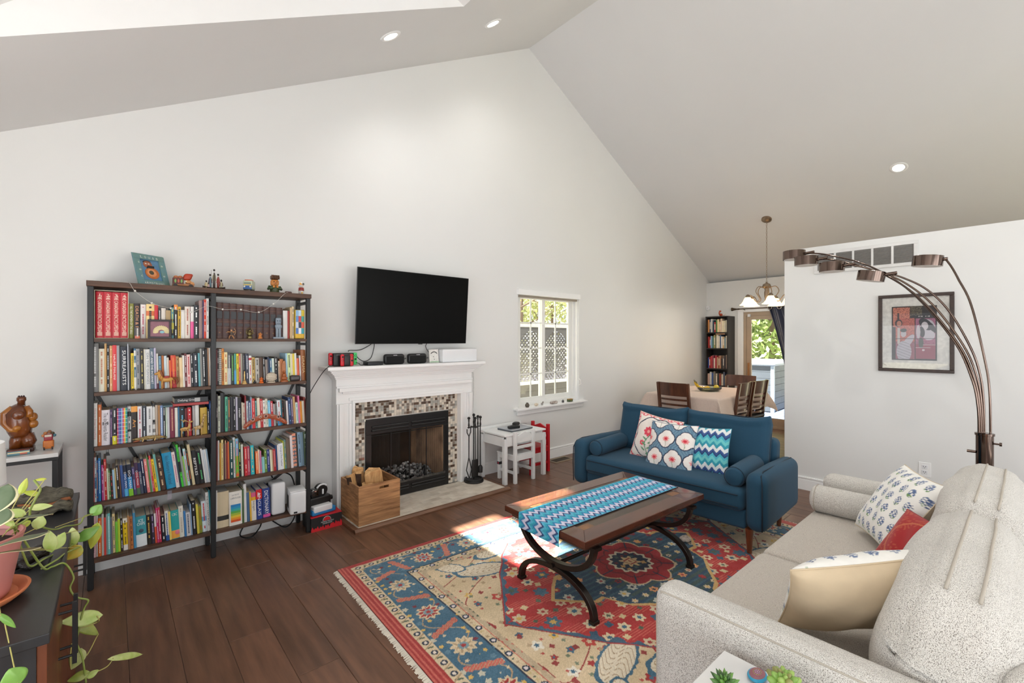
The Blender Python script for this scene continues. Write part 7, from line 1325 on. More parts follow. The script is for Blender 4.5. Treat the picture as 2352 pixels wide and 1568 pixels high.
MB().rbox((.735, 0, .43), (.075, .66, .245), .05, 5, warp=lambda p, u: (p.x + .03 * max(0, u[2]), p.y, p.z)).build('back_frame', BF, bs, smooth=True)
bx = lambda x, y, z: (x, y, z)
pillow('peacock_cushion', 'cream cushion printed with a peacock and pink lotus on the blue sofa', .40, .40, .13, (3.475, 2.10, .605), (.05, -1, -.13), (.28, .10, 1), f_peacock, PLN)
pillow('lotus_cushion', 'blue cushion with white quatrefoil lotus flowers, foremost on the blue sofa', .40, .40, .12, (3.375, 1.905, .585), (.05, -1, .02), (.42, .12, 1), f_quatre, M('slate_back', (92, 126, 150), .85))
pillow('zigzag_cushion', 'teal and white zigzag cushion on the blue sofa', .37, .37, .12, (3.465, 1.665, .59), (.05, -1, .04), (.32, -.28, 1), f_chev, TEALB)

# beige sofa (front +y)
def tweed(name, c, c2):
    m = M(name, c, .95, var=.02, bump=.55, bs=230, sheen=.2); n_ = m.node_tree.nodes; l_ = m.node_tree.links; tcn = n_.new('ShaderNodeTexCoord'); nz = n_.new('ShaderNodeTexNoise'); nz.inputs['Scale'].default_value = 640; nz.inputs['Detail'].default_value = 2; mpn = n_.new('ShaderNodeMapping'); mpn.inputs['Scale'].default_value = (1, 1, .55); l_.new(tcn.outputs['Object'], mpn.inputs[0]); l_.new(mpn.outputs[0], nz.inputs[0]); rp = n_.new('ShaderNodeValToRGB'); rp.color_ramp.elements[0].position = .36; rp.color_ramp.elements[0].color = (*lin(c2), 1); rp.color_ramp.elements[1].position = .5; rp.color_ramp.elements[1].color = (*lin(c), 1); l_.new(nz.outputs[0], rp.inputs[0]); l_.new(rp.outputs[0], n_['Principled BSDF'].inputs['Base Color']); return m
TW = tweed('oatmeal_tweed', (216, 212, 205), (126, 120, 112)); TW2 = tweed('oatmeal_seat', (202, 194, 183), (140, 130, 120))
X0, X1, Z_A = 1.375, 3.42, .62
so = thing('beige_sofa', 'oatmeal tweed sofa with two puffy back cushions facing the fireplace', 'sofa', ((X0 + X1) / 2, .40, 0)); q = rel(so)
MB().rbox(q((X0 + X1) / 2, .41, .20), ((X1 - X0) / 2 - .02, .40, .085), .02, 4).build('base_frame', TW, so, smooth=True)
for s, xc in ((-1, X0 + .0675), (1, X1 - .0675)):
    ar = MB().rbox(q(xc, .395, .365), (.0675, .455, .255), .05, 8).build('arm', TW, so, smooth=True); xo = xc + s * .066
    xs_ = xc + s * (.0675 - .0146); MB().tube(smooth_path([q(xs_, -.02, .6045), q(xs_, .40, .6045), q(xs_, .78, .6045), q(xs_, .818, .592), q(xs_, .8345, .56), q(xs_, .8350, .40), q(xs_, .8350, .13)]), .003, 6).build('arm_seam', M('seam_thread', (176, 168, 156), .95), ar, smooth=True)
xm = (X0 + X1) / 2
for s in (-1, 1):
    tf = [(i, j) for i in (-.42, .18) for j in (-.45, .15)]
    def seatw(p, u, s=s):
        dz = 0
        if p.z > 0:
            dz = .018 * (1 - u[0] ** 2) * (1 - u[1] ** 2)
            for (i, j) in ((-.45, -.35), (.45, -.35), (-.45, .35), (.45, .35)): dz -= .016 * math.exp(-((u[0] - i) ** 2 * 40 + (u[1] - j) ** 2 * 40))
        return (p.x, p.y, p.z + dz)
    sc_ = MB().rbox(q(xm + s * .4475, .53, .345), (.444, .345, .075), .035, 16, warp=seatw).build('seat_cushion', TW2, so, smooth=True)
    for i in (-.2, .2):
        for j in (-.12, .12): MB().ball(q(xm + s * .4475 + i, .53 + j, .4165), .006, 8, 5, (1, 1, .5)).build('tuft_button', TW2, sc_, smooth=True)
    def backw(p, u, s=s):
        bulge = (1 - abs(u[0]) ** 4) * (1 - abs(u[2]) ** 4); y = p.y * (.66 + .36 * bulge) + .008 * math.sin(u[0] * 6 + u[2] * 3) * bulge
        z = p.z - (.03 * abs(u[0]) ** 3 if u[2] > 0 else 0) + (.007 * math.sin(u[0] * 8 + s) if u[2] > .5 else 0)
        return (p.x * (1 - .05 * abs(u[2]) ** 2), y, z)
    bc_ = MB().rbox((0, 0, 0), (.445, .145, .235), .085, 16, warp=backw).build('back_cushion', TW, so, smooth=True, loc=q(xm + s * .445, .150, .618), rot=(R(12), 0, 0))
    for y_ in (-.045, .05):
        pp = [Vector(backw(Vector((.40 * k_, y_, .2365 - .5 * abs(y_) ** 2)), (.9 * k_, y_ / .125, 1))) for k_ in np.linspace(-1, 1, 17)]
        MB().tube(pp, .004, 6).build('cushion_seam', MATS['seam_thread'], bc_, smooth=True)
MB().rbox(q(xm, -.015, .41), ((X1 - X0) / 2 - .14, .06, .29), .05, 6).build('back_frame', TW, so, smooth=True)
MB().lathe([(.0, 0), (.05, .004), (.072, .018), (.078, .035), (.078, .50), (.06, .53)], q(3.185, .875, .500), 26, (0, -1, 0)).build('bolster', TW, so, smooth='auto')
MB().tube([q(3.185 + .079 * math.cos(a_), .842, .500 + .079 * math.sin(a_)) for a_ in [2 * PI * k / 26 for k in range(26)]], .003, 5, True).build('bolster_seam', MATS['seam_thread'], so)
for x in (X0 + .1, X1 - .1):
    for y, zf_ in ((.04, 0.0), (.76, .0118)): MB().lathe([(.018, 0), (.028, .115 - zf_)], q(x, y, zf_), 12).build('leg', C('3c2a20'), so)
pillow('blue_sprig_cushion', 'white cushion with blue and green sprig print leaning at the beige sofa far end', .40, .40, .15, (2.86, .42, .635), (-.31, -.18, .0), (.07, -.2, .32), f_block, PLN)
pillow('turned_sprig_cushion', 'white sprig print cushion showing its plain beige back, nearest on beige sofa', .46, .40, .16, (1.815, .365, .635), (-.20, .24, -.06), (-.13, -.16, .27), f_block, M('beige_linen_back', (206, 186, 156), .85, var=.04, vs=20, bump=.05, bs=300))
pillow('red_brocade_cushion', 'small red brocade cushion with gold scroll pattern on the beige sofa', .29, .29, .11, (2.53, .31, .565), (-.60, -.72, -.05), (.38, -.22, .60), f_red, REDB)
# ================================================================== ceiling lights, partition wall fittings, arc lamp
LENS = M('lit_lens', (255, 250, 240), .4, emit=9.0, ecol=(255, 248, 236), var=0)
def can(label, x, y, side, power=15, cone=150):
    zf, n = (zl, Vector((SL, 0, -1))) if side < 0 else (zr, Vector((-SR, 0, -1))); n.normalize()
    t = thing('recessed_light', label, 'ceiling light', (x, y, zf(x)), 0, 'recessed ceiling lights')
    MB().lathe([(.052, .001), (.056, .006), (.080, .004), (.084, -.002)], (0, 0, 0), 32, n, caps=False).build('trim_ring', TRIM, t, smooth=True); MB().lathe([(.05, .001), (.051, .003)], (0, 0, 0), 32, n).build('lens', LENS, t)
    ld = bpy.data.lights.new('downlight', 'SPOT'); ld.energy = power; ld.spot_size = R(cone); ld.spot_blend = .9; ld.shadow_soft_size = .05; ld.color = (1, .975, .94); lo_ = bpy.data.objects.new('downlight', ld); COL.objects.link(lo_); lo_.parent = t; lo_.location = n * .03; lo_.rotation_euler = n.to_track_quat('-Z', 'Y').to_euler()
can('recessed light left of the ridge, farther from it', 1.576, 3.18, -1); can('recessed light left of the ridge, nearest to it', 2.536, 3.143, -1); can('single recessed light on the right ceiling slope', 6.555, .96, 1)

for lb_, x_, y_, s_ in (('added recessed fill light on the left slope above the coffee table', 2.45, .95, -1), ('added recessed fill light on the left slope above the sideboard', 1.30, .60, -1), ('added recessed fill light on the right slope above the blue sofa', 4.25, 1.10, 1), ('added recessed fill light on the right slope above the beige sofa', 4.25, -.60, 1)): can(lb_, x_, y_, s_, 34, 105)  # extra downlights out of view, added to brighten the seating area

# return air grille
vt = thing('air_vent', 'white return air grille with five louvred sections high on the partition wall', 'air vent', (5.04, .985, 2.075)); WVN = M('vent_white', (222, 221, 219), .5)
MB().box((-.004, -.36, .02), (.0, .36, .185)).build('backing', C('6c6864'), vt)
MB().box((-.012, -.375, 0), (0, .375, .028)).box((-.012, -.375, .178), (0, .375, .206)).box((-.012, -.375, .028), (0, -.345, .178)).box((-.012, .345, .028), (0, .375, .178)).build('frame', WVN, vt, bevel=.003)
for i in range(4): y = -.345 + .69 * (i + 1) / 5; MB().box((-.011, y - .008, .028), (0, y + .008, .178)).build('divider', WVN, vt)
for i in range(5):
    y0 = -.345 + .69 * i / 5 + .009; y1 = y0 + .12; mb = MB()
    for k in range(14): z = .033 + k * .0104; mb.add([(-.010, y0, z), (-.010, y1, z), (-.002, y1, z + .0062), (-.002, y0, z + .0062), (-.010, y0, z - .001), (-.010, y1, z - .001), (-.002, y1, z + .0052), (-.002, y0, z + .0052)], [(3, 2, 1, 0), (4, 5, 6, 7), (0, 1, 5, 4), (2, 3, 7, 6)])
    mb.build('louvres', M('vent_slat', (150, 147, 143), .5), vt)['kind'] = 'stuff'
ot = thing('wall_outlet', 'white double electrical outlet on the partition wall above the sofa arm', 'outlet', (5.04, .572, .33)); MB().box((-.005, -.038, -.01), (0, .038, .108)).build('plate', TRIM, ot, bevel=.002)
for z in (.027, .071):
    o = MB().rbox((-.0055, 0, z), (.002, .019, .016), .0018, 2).build('socket', DEVW, ot)
    for y in (-.007, .007): MB().box((-.008, y - .0015, z - .001), (-.0072, y + .0015, z + .009)).build('slot', C('404040'), o)
    MB().ball((-.0075, 0, z - .007), .0028, 7, 5, (.3, 1, 1)).build('slot', C('404040'), o)
# framed print
pc_ = thing('framed_print', 'dark brown framed figurative print on the partition wall', 'picture', (5.04, .6335, 1.18)); FRW = M('dark_frame_wood', (62, 44, 36), .4, c2=(46, 32, 27), vs=12, stretch=(1, 4, 4)); fw, fh = .478, .653
for a, b in (((-.022, -fw / 2, 0), (-.001, fw / 2, .027)), ((-.022, -fw / 2, fh - .027), (-.001, fw / 2, fh)), ((-.022, -fw / 2, .027), (-.001, -fw / 2 + .027, fh - .027)), ((-.022, fw / 2 - .027, .027), (-.001, fw / 2, fh - .027))): MB().box(a, b).build('frame_bar', FRW, pc_, bevel=.003)
MB().box((-.008, -fw / 2 + .027, .027), (-.002, fw / 2 - .027, fh - .027)).build('mat_board', C('e4e2dc', .8), pc_)
ay0, ay1, az0, az1 = .1487, -.1365, .0985, .5515
def artf(U, Vv): return np.stack([np.full_like(U, -.0088), ay0 + (ay1 - ay0) * U, az0 + (az1 - az0) * Vv], 1)
def art(co):
    u = (co[:, 1] - ay0) / (ay1 - ay0); v = (co[:, 2] - az0) / (az1 - az0); c = np.zeros((len(u), 3)); c[:] = (44, 40, 42); nz = hsh(np.round(u * 60), np.round(v * 160), 1)
    a_ = (u > .03) & (u < .41) & (v > .62) & (v < .98); c[a_] = (216, 140, 118); b_ = (u > .09) & (u < .52) & (v > .02) & (v < .78); c[b_] = (204, 116, 102); c[b_ & (v < .35)] = (158, 88, 112); c[(b_ | a_) & (nz > .75)] = (150, 84, 74)
    c[(u > .42) & (u < .68) & (v > .82) & (nz > .45)] = (112, 104, 84); d_ = (u > .54) & (u < .97) & (v > .03) & (v < .77); c[d_] = (178, 112, 140); c[d_ & (nz > .7)] = (150, 80, 110); c[d_ & (v < .30)] = (160, 72, 96)
    # pale draped figure, left
    body = ell(u, v, .28, .16, .17, .20) < 1; c[body & (v > .02)] = (196, 192, 202); c[ell(u, v, .36, .33, .2, .07, .75) < 1] = (200, 196, 206); c[ell(u, v, .27, .49, .062, .065) < 1] = (206, 202, 208); c[ell(u, v, .27, .555, .075, .035) < 1] = (58, 66, 66); c[(np.abs(u - .16) < .03) & (v > .3) & (v < .6)] = (206, 200, 196)
    c[body & (np.abs(np.sin(v * 60 + u * 18)) < .13)] = (48, 44, 56); c[ell(u, v, .16, .69, .085, .07) < 1] = (70, 60, 60); c[ell(u, v, .17, .68, .055, .052) < 1] = (206, 146, 126); c[(np.abs(u - .15) < .02) & (v > .76) & (v < .88)] = (56, 48, 50)
    # long-haired figure, right
    c[ell(u, v, .80, .60, .16, .15) < 1] = (206, 200, 208); c[ell(u, v, .76, .66, .16, .09, -.5) < 1] = (46, 42, 48); c[ell(u, v, .90, .60, .05, .12, .7) < 1] = (46, 42, 48); c[ell(u, v, .74, .63, .075, .075) < 1] = (212, 206, 210); c[ell(u, v, .83, .46, .13, .09) < 1] = (208, 202, 210); c[ell(u, v, .68, .52, .06, .10, .2) < 1] = (56, 52, 58); c[ell(u, v, .66, .32, .055, .1) < 1] = (84, 90, 84); c[ell(u, v, .60, .52, .045, .13) < 1] = (204, 196, 204)
    c[d_ & (np.abs(v - .235) < .006) & (u < .86)] = (216, 204, 210); c[d_ & (np.abs(v - .285) < .006) & (u > .7)] = (216, 204, 210); c[ell(u, v, .71, .19, .03, .018) < 1] = (226, 216, 220); c[np.abs(v - .40) < .006] = (36, 32, 36); c[(np.abs(u - .53) < .008) & (v < .78)] = (36, 32, 36)
    c[(v > .795) & (v < .815) & (u > .55) & (u < .88) & (np.sin(u * 120 + np.sin(u * 40) * 3) > .1)] = (216, 210, 206); c[(u < .012) | (u > .975) | (v < .022)] = (44, 36, 40); return c
o = grid_mesh('print', 150, 220, artf, pmat('art_print', .7, var=.02), pc_, smooth=False); paint(o, art)
MB().add([(-.013, fw / 2 - .027, .027), (-.013, -fw / 2 + .027, .027), (-.013, -fw / 2 + .027, fh - .027), (-.013, fw / 2 - .027, fh - .027)], [(0, 1, 2, 3)]).build('glazing', glass('picture_glass', (250, 250, 250), .05), pc_)

# arc floor lamp
al_ = thing('arc_lamp', 'dark chrome floor lamp with five arching arms beside the partition wall', 'floor lamp', (4.30, .195, 0)); CH = M('black_chrome', (112, 96, 88), .09, metal=1.0, var=.02)
MB().lathe([(.17, 0), (.17, .018), (.16, .028), (.05, .034)], (0, 0, 0), 36).build('base', CH, al_, smooth='auto'); MB().lathe([(.043, .03), (.043, .822), (.048, .824), (.048, .838), (.041, .840)], (0, 0, 0), 32).build('pole', CH, al_, smooth='auto')
MB().cyl((0, -.043, .775), (0, -.068, .775), .006, n=10).lathe([(.012, 0), (.012, .012)], (0, -.066, .775), 14, (0, -1, 0)).build('clamp_knob', CH, al_, smooth='auto'); MB().cyl((-.01, .042, .71), (-.01, .082, .71), .009, n=12).build('clamp_knob', CH, al_, smooth='auto')
heads = [((0.10, 1.14, 2.174), -.026), ((.02, 1.027, 2.101), -.018), ((-.02, .84, 2.024), -.010), ((-.06, .584, 1.922), -.002), ((.05, .284, 2.007), .026)]
curve = [(0, .80), (.004, 1.0), (.033, 1.19), (.126, 1.45), (.35, 1.792), (.597, 2.009), (.875, 2.137), (1.04, 2.180)]
for k, ((hx, hy, hz), oy) in enumerate(heads):
    ox = (-.018, -.009, .0, .010, .018)[k]; bx_, by_ = ox, -oy
    if k < 4: pts = [(bx_ + (hx - bx_) * min(1, (y / 1.04)), by_ * (1 - y / 1.04) + y * (hy - .10) / 1.04, z if z < 1.2 else 1.19 + (z - 1.19) * (hz + .006 - 1.19) / .99) for y, z in curve]
    else: pts = [(bx_, by_, .80), (bx_, by_ + .004, 1.10), (bx_ + .01, -.001, 1.307), (bx_ + .015, .064, 1.682), (hx * .7, .125, 1.86), (hx * .9, .162, 1.955), (hx, hy - .092, hz + .006)]
    MB().tube(smooth_path(pts, 8), .0065, 8).build('arm', CH, al_, smooth=True)
    tl_ = Vector((0, -.18 if k == 3 else (-.1 if k == 4 else .0), 1)).normalized(); hp = Vector((hx, hy, hz))
    hd = MB().lathe([(.080, -.036), (.085, -.036), (.085, .036), (.078, .039)], hp, 32, tl_).build('lamp_head', CH, al_, smooth='auto')
    MB().lathe([(.077, -.037), (.078, -.0345)], hp, 28, tl_).build('diffuser', M('lamp_diffuser', (228, 224, 216), .5), hd)
    MB().cyl(hp + Vector((0, -.08, .004)), hp + Vector((0, -.15 if k < 4 else -.105, .010 if k < 4 else .004)), .012, n=12).build('swivel_joint', CH, hd, smooth='auto')
# ================================================================== left foreground: console, cabinet, plants; side table
LEAVES = [((-0.052, 2.0, 0.554), (-0.139, 2.0, 0.569), 0.036, 'v'), ((-0.102, 2.02, 0.544), (-0.047, 2.02, 0.48), 0.026, 'o'), ((-0.093, 2.0, 0.457), (-0.114, 2.0, 0.406), 0.033, 'p'), ((-0.012, 2.05, 0.372), (0.077, 2.15, 0.299), 0.019, 'v'), ((-0.077, 2.0, 0.38), (-0.123, 2.0, 0.376), 0.023, 'o'), ((-0.075, 2.0, 0.366), (-0.049, 2.0, 0.377), 0.016, 'v'), ((-0.059, 2.45, 0.76), (-0.033, 2.45, 0.792), 0.034, 'g'), ((-0.097, 2.4, 0.688), (-0.038, 2.4, 0.722), 0.033, 'g'), ((-0.046, 2.42, 0.718), (-0.063, 2.42, 0.631), 0.032, 'y'), ((-0.107, 2.3, 0.705), (-0.109, 2.3, 0.767), 0.029, 'v'), ((-0.087, 2.2, 0.723), (-0.119, 2.2, 0.688), 0.035, 's'), ((-0.141, 2.0, 0.8), (-0.147, 2.0, 0.861), 0.026, 'v'), ((-0.137, 2.05, 0.787), (-0.115, 2.05, 0.831), 0.025, 'v'), ((-0.184, 2.0, 0.941), (-0.138, 2.0, 0.937), 0.017, 'v'), ((-0.164, 1.9, 0.905), (-0.154, 1.9, 0.938), 0.024, 'v'), ((-0.196, 1.9, 1.013), (-0.184, 1.9, 1.053), 0.014, 'y'), ((-0.164, 1.92, 0.998), (-0.194, 1.92, 1.012), 0.013, 'y'), ((-0.185, 1.5, 0.842), (-0.161, 1.5, 0.804), 0.01, 'g'), ((-0.154, 1.45, 0.704), (-0.166, 1.45, 0.741), 0.034, 'g'), ((-0.185, 1.85, 0.965), (-0.218, 1.85, 0.983), 0.019, 'v'), ((-0.2, 1.8, 0.954), (-0.22, 1.8, 0.981), 0.013, 'v'), ((-0.18, 1.9, 0.927), (-0.204, 1.9, 0.911), 0.014, 'y'), ((-0.147, 1.9, 1.043), (-0.17, 1.9, 1.045), 0.007, 'y')]
FICUS = [((-0.228, 1.62, 0.958), (-0.129, 1.75, 0.939), 0.018, 'f'), ((-0.225, 1.6, 0.951), (-0.14, 1.7, 0.917), 0.018, 'u'), ((-0.224, 1.75, 0.981), (-0.132, 1.9, 0.946), 0.009, 'f'), ((-0.232, 1.7, 1.015), (-0.206, 1.75, 1.078), 0.033, 'f'), ((-0.227, 1.66, 0.993), (-0.203, 1.7, 1.029), 0.029, 'f')]
VINE1= [(-0.184, 1.9, 0.8), (-0.156, 1.95, 0.765), (-0.137, 1.97, 0.742), (-0.118, 1.99, 0.719), (-0.114, 2.0, 0.699), (-0.122, 2.0, 0.668), (-0.114, 2.0, 0.642), (-0.101, 2.0, 0.627), (-0.08, 2.0, 0.612), (-0.089, 2.0, 0.591), (-0.096, 2.0, 0.562), (-0.106, 2.0, 0.504), (-0.109, 2.0, 0.492), (-0.095, 2.0, 0.442), (-0.089, 2.0, 0.393), (-0.085, 2.0, 0.35)]
STEMS= [[(-0.093, 2.0, 0.441), (-0.076, 2.01, 0.433), (-0.055, 2.02, 0.472), (-0.049, 2.02, 0.484)], [(-0.089, 2.0, 0.378), (-0.061, 2.02, 0.362), (-0.028, 2.04, 0.356), (-0.012, 2.05, 0.372)], [(-0.111, 2.0, 0.49), (-0.112, 2.0, 0.48), (-0.114, 2.0, 0.447), (-0.113, 2.0, 0.412)], [(-0.052, 2.0, 0.554), (-0.047, 2.0, 0.538), (-0.054, 2.02, 0.523), (-0.093, 2.0, 0.529)]]
VINE2= [(-0.177, 2.0, 0.892), (-0.157, 2.05, 0.855), (-0.14, 2.15, 0.816), (-0.124, 2.25, 0.791), (-0.101, 2.35, 0.759), (-0.09, 2.4, 0.749), (-0.08, 2.43, 0.763), (-0.059, 2.45, 0.76)]
VINE3= [(-0.18, 1.95, 0.78), (-0.158, 2.0, 0.776), (-0.146, 2.1, 0.749), (-0.122, 2.2, 0.725), (-0.107, 2.3, 0.705)]; VINE3B= [(-0.159, 1.95, 0.766), (-0.13, 2.0, 0.765), (-0.116, 2.1, 0.746), (-0.087, 2.2, 0.723)]
VINE4= [(-0.182, 1.9, 0.937), (-0.177, 1.9, 0.961), (-0.166, 1.9, 0.99), (-0.157, 1.9, 1.013), (-0.161, 1.9, 1.027), (-0.17, 1.9, 1.045)]
MARB = M('white_marble', (226, 225, 222), .25, c2=(200, 200, 200), vs=3)
cs = thing('console_table', 'marble topped console table with black metal frame at the left wall', 'console table', (-.76, 3.69, 0)); q = rel(cs)
MB().box(q(-1.3, 3.52, .808), q(-.222, 3.862, .83)).build('marble_top', MARB, cs, bevel=.002)
for x in (-1.28, -.247):
    for y in (3.53, 3.83): MB().box(q(x, y, 0), q(x + .022, y + .022, .79)).build('leg', BLACKM, cs)
for y in (3.53, 3.83): MB().box(q(-1.28, y, .788), q(-.225, y + .022, .808)).build('rail', BLACKM, cs)
for x in (-1.28, -.247): MB().box(q(x, 3.552, .788), q(x + .022, 3.83, .808)).build('rail', BLACKM, cs)
CZ = .8305; HON = M('honey_carving', (128, 66, 20), .25, c2=(70, 30, 12), vs=9, coat=.5); HOL = M('honey_light', (176, 112, 30), .25, c2=(130, 70, 22), vs=10, coat=.5)
st = thing('wood_statue', 'glossy honey-brown carved wooden statue of a rounded figure on the console', 'statue', (-.378, 3.69, CZ))
MB().rbox((0, 0, .012), (.052, .04, .012), .006, 3).build('base', C('3c1c10', .3), st, smooth=True)
MB().tube([(-.022, 0, .022), (-.02, 0, .06), (-.01, 0, .10)], [.025, .028, .03], 12).tube([(.022, 0, .022), (.03, -.004, .055), (.02, 0, .095)], [.024, .032, .03], 12).build('legs', HON, st, smooth=True)
MB().tube([(.0, 0, .085), (-.006, 0, .12), (-.012, 0, .165), (-.014, 0, .21), (-.006, 0, .245), (.0, 0, .262)], [.040, .05, .054, .05, .036, .018], 16).build('torso', HON, st, smooth=True)
MB().tube([(-.03, -.01, .245), (-.062, -.008, .215), (-.060, -.016, .165), (-.034, -.03, .13), (-.006, -.044, .125)], [.018, .018, .019, .018, .012], 10).build('left_arm', HOL, st, smooth=True); MB().tube([(.02, -.012, .248), (.034, -.02, .222), (.034, -.03, .19)], [.014, .015, .016], 10).build('right_arm', HOL, st, smooth=True)
MB().ball((.045, -.014, .19), .021, 12, 8, (1, 1, 1.2)).build('cheek', HOL, st, smooth=True); MB().ball((.046, -.01, .15), .022, 12, 8, (1, 1, 1.1)).build('chin', HOL, st, smooth=True); MB().ball((-.012, -.05, .138), .014, 10, 7, (1.3, 1, 1)).build('hand', HOL, st, smooth=True); MB().ball((-.008, -.046, .208), .026, 12, 8, (1, .5, 1)).build('carved_face', HON, st, smooth=True)
MB().lathe([(.016, 0), (.016, .02), (.020, .026), (.019, .042), (.01, .046)], (.0, 0, .258), 14).build('head', HON, st, smooth=True); 
for i in range(8): MB().lathe([(.005, 0), (.0008, .011)], (.011 * math.cos(i * .785), .011 * math.sin(i * .785), .300), 6).build('hair_tuft', C('3c140c', .4), st)
tr_ = thing('toy_tram', 'small painted wooden tram lying before the statue on the console', 'toy', (-.378, 3.59, CZ), R(6)); MB().rbox((0, 0, .012), (.042, .014, .012), .004, 2).build('body', C('5c8490'), tr_, smooth='auto'); MB().box((-.04, -.015, .012), (.04, -.0135, .019)).build('window_band', C('d8c8a0'), tr_); MB().box((.005, -.0152, .004), (.032, -.0135, .012)).build('side_panel', C('b85c48'), tr_); MB().box((-.04, -.012, .024), (.04, .012, .027)).build('roof', C('7c3c30'), tr_)
tf = thing('festive_figurine', 'small colourful figurine of a decorated cart on the console', 'figurine', (-.27, 3.66, CZ)); MB().rbox((0, 0, .03), (.022, .018, .024), .008, 2).build('cart_body', C('c06c28'), tf, smooth=True); MB().rbox((0, -.004, .07), (.018, .016, .018), .008, 2).build('cab', C('98303c'), tf, smooth=True); MB().box((-.014, -.0205, .074), (.014, -.017, .086)).build('windscreen', C('c8c0b0', .2), tf)
for x in (-.016, .016): MB().lathe([(.010, 0), (.010, .006)], (x - .003, -.012, .010), 12, (1, 0, 0)).build('wheel', C('2c2420'), tf)
for i, (x, z, c_) in enumerate(((-.012, .093, 'b07040'), (.004, .100, '8c5c3c'), (.016, .090, '50442c'), (.023, .078, '4c7884'), (-.02, .08, 'c08050'))): MB().ball((x, 0, z), .009, 8, 6).build('passenger', C(c_), tf, smooth=True)

# cabinet
cb_ = thing('sideboard', 'black topped wooden sideboard with black bar handles, lower left corner', 'sideboard', (-.325, 2.215, 0)); q = rel(cb_)
BT = M('black_matte_top', (34, 34, 36), .4, c2=(44, 44, 46), vs=5, stretch=(6, 1, 1)); WN = M('walnut_front', (116, 62, 34), .4, c2=(86, 44, 24), vs=4, stretch=(8, 8, .7))
MB().box(q(-.53, 1.545, .725), q(-.112, 2.885, .75)).build('top', BT, cb_, bevel=.002); MB().box(q(-.53, 1.552, .03), q(-.135, 2.878, .725)).build('carcass', BT, cb_)
for i in range(4):
    y0 = 1.553 + i * .3312; d_ = MB().box(q(-.135, y0 + .0015, .045), q(-.117, y0 + .3297, .722)).build('door', WN, cb_, bevel=.0015)
    hy_ = y0 + .3312 - .028 if i % 2 == 0 else y0 + .028
    h_ = MB().box(q(-.088, hy_ - .005, .50), q(-.078, hy_ + .005, .68)).build('bar_handle', BLACKM, d_)
    for z in (.525, .655): MB().cyl(q(-.118, hy_, z), q(-.083, hy_, z), .004, n=8).build('handle_post', BLACKM, d_)
for x in (-.5, -.15):
    for y in (1.58, 2.85): MB().box(q(x - .015, y - .015, 0), q(x + .015, y + .015, .03)).build('foot', BLACKM, cb_)
TZ = .7505
lg = thing('driftwood_log', 'weathered grey-green driftwood log lying on the sideboard far end', 'driftwood', (-.215, 2.60, TZ)); DWD = M('driftwood_bark', (104, 98, 82), .9, c2=(56, 50, 40), vs=16, stretch=(2, 6, 6), bump=.8, bs=25); DWI = M('driftwood_inner', (150, 86, 44), .8, c2=(96, 54, 30), vs=14)
rr = random.Random(9)
def rough(p, u): return (p.x, p.y + .008 * math.sin(p.x * 60 + p.z * 40), p.z + .009 * math.sin(p.x * 46 + p.y * 55) + .004 * math.sin(p.x * 130))
MB().rbox((0, .0, .030), (.095, .042, .026), .022, 9, warp=rough).build('lower_slab', DWD, lg, smooth=True); MB().rbox((.015, -.012, .052), (.075, .03, .008), .006, 6, warp=rough).build('inner_wood', DWI, lg, smooth=True); MB().rbox((.005, .0, .075), (.09, .046, .020), .018, 9, warp=rough).build('upper_slab', DWD, lg, smooth=True)
dw2 = thing('dark_driftwood', 'glossy black-brown twisted driftwood behind the pink pot', 'driftwood', (-.17, 2.06, TZ), R(25)); DD = M('ebony_wood', (38, 28, 22), .25, c2=(18, 13, 11), vs=14, stretch=(2, 8, 8), bump=.5, bs=30)
MB().tube([(-.07, -.01, .012), (-.03, 0, .026), (.01, .004, .036), (.045, .0, .05)], [.012, .024, .022, .009], 10).build('trunk', DD, dw2, smooth=True); MB().tube([(-.04, 0, .024), (-.05, -.02, .016), (-.04, -.05, .006)], [.012, .010, .005], 8).build('root', DD, dw2, smooth=True); MB().tube([(-.02, .0, .022), (0, .02, .012), (.03, .03, .006)], [.012, .008, .005], 8).build('root', DD, dw2, smooth=True)
# pink pot with rubber plant and pothos
pp = thing('pink_pot', 'pink glazed plant pot on an orange terracotta saucer', 'plant pot', (-.292, 1.835, TZ)); PK = M('pink_glaze', (196, 128, 122), .45, var=.03); TC = M('terracotta', (206, 120, 76), .7, var=.05)
MB().lathe([(.075, 0), (.10, .004), (.120, .02), (.123, .026), (.116, .027), (.098, .012), (.07, .010)], (0, 0, 0), 40).build('saucer', TC, pp, smooth='auto'); MB().lathe([(.078, .012), (.084, .02), (.108, .16), (.113, .176), (.108, .178), (.103, .165)], (0, 0, 0), 40, caps=False).build('pot', PK, pp, smooth='auto'); MB().lathe([(.10, .148), (.05, .154), (.0, .152)], (0, 0, 0), 28).build('soil', M('soil', (44, 32, 26), .95, bump=.6, bs=120), pp)
GC = {'v': ('a4bc58', 'd4dc98'), 'o': ('7c8c38', 'a0a450'), 'p': ('98a460', 'b8bc80'), 'g': ('6c9c40', '88b854'), 'y': ('a8bc40', 'c8c850'), 's': ('a8b850', 'e0a838')}
def leafm(k): return M('pothos_leaf_' + k, lin_hex(GC[k][0]), .38, c2=lin_hex(GC[k][1]), vs=26, coat=.15)
def lin_hex(h): return tuple(int(h[i:i + 2], 16) for i in (0, 2, 4))
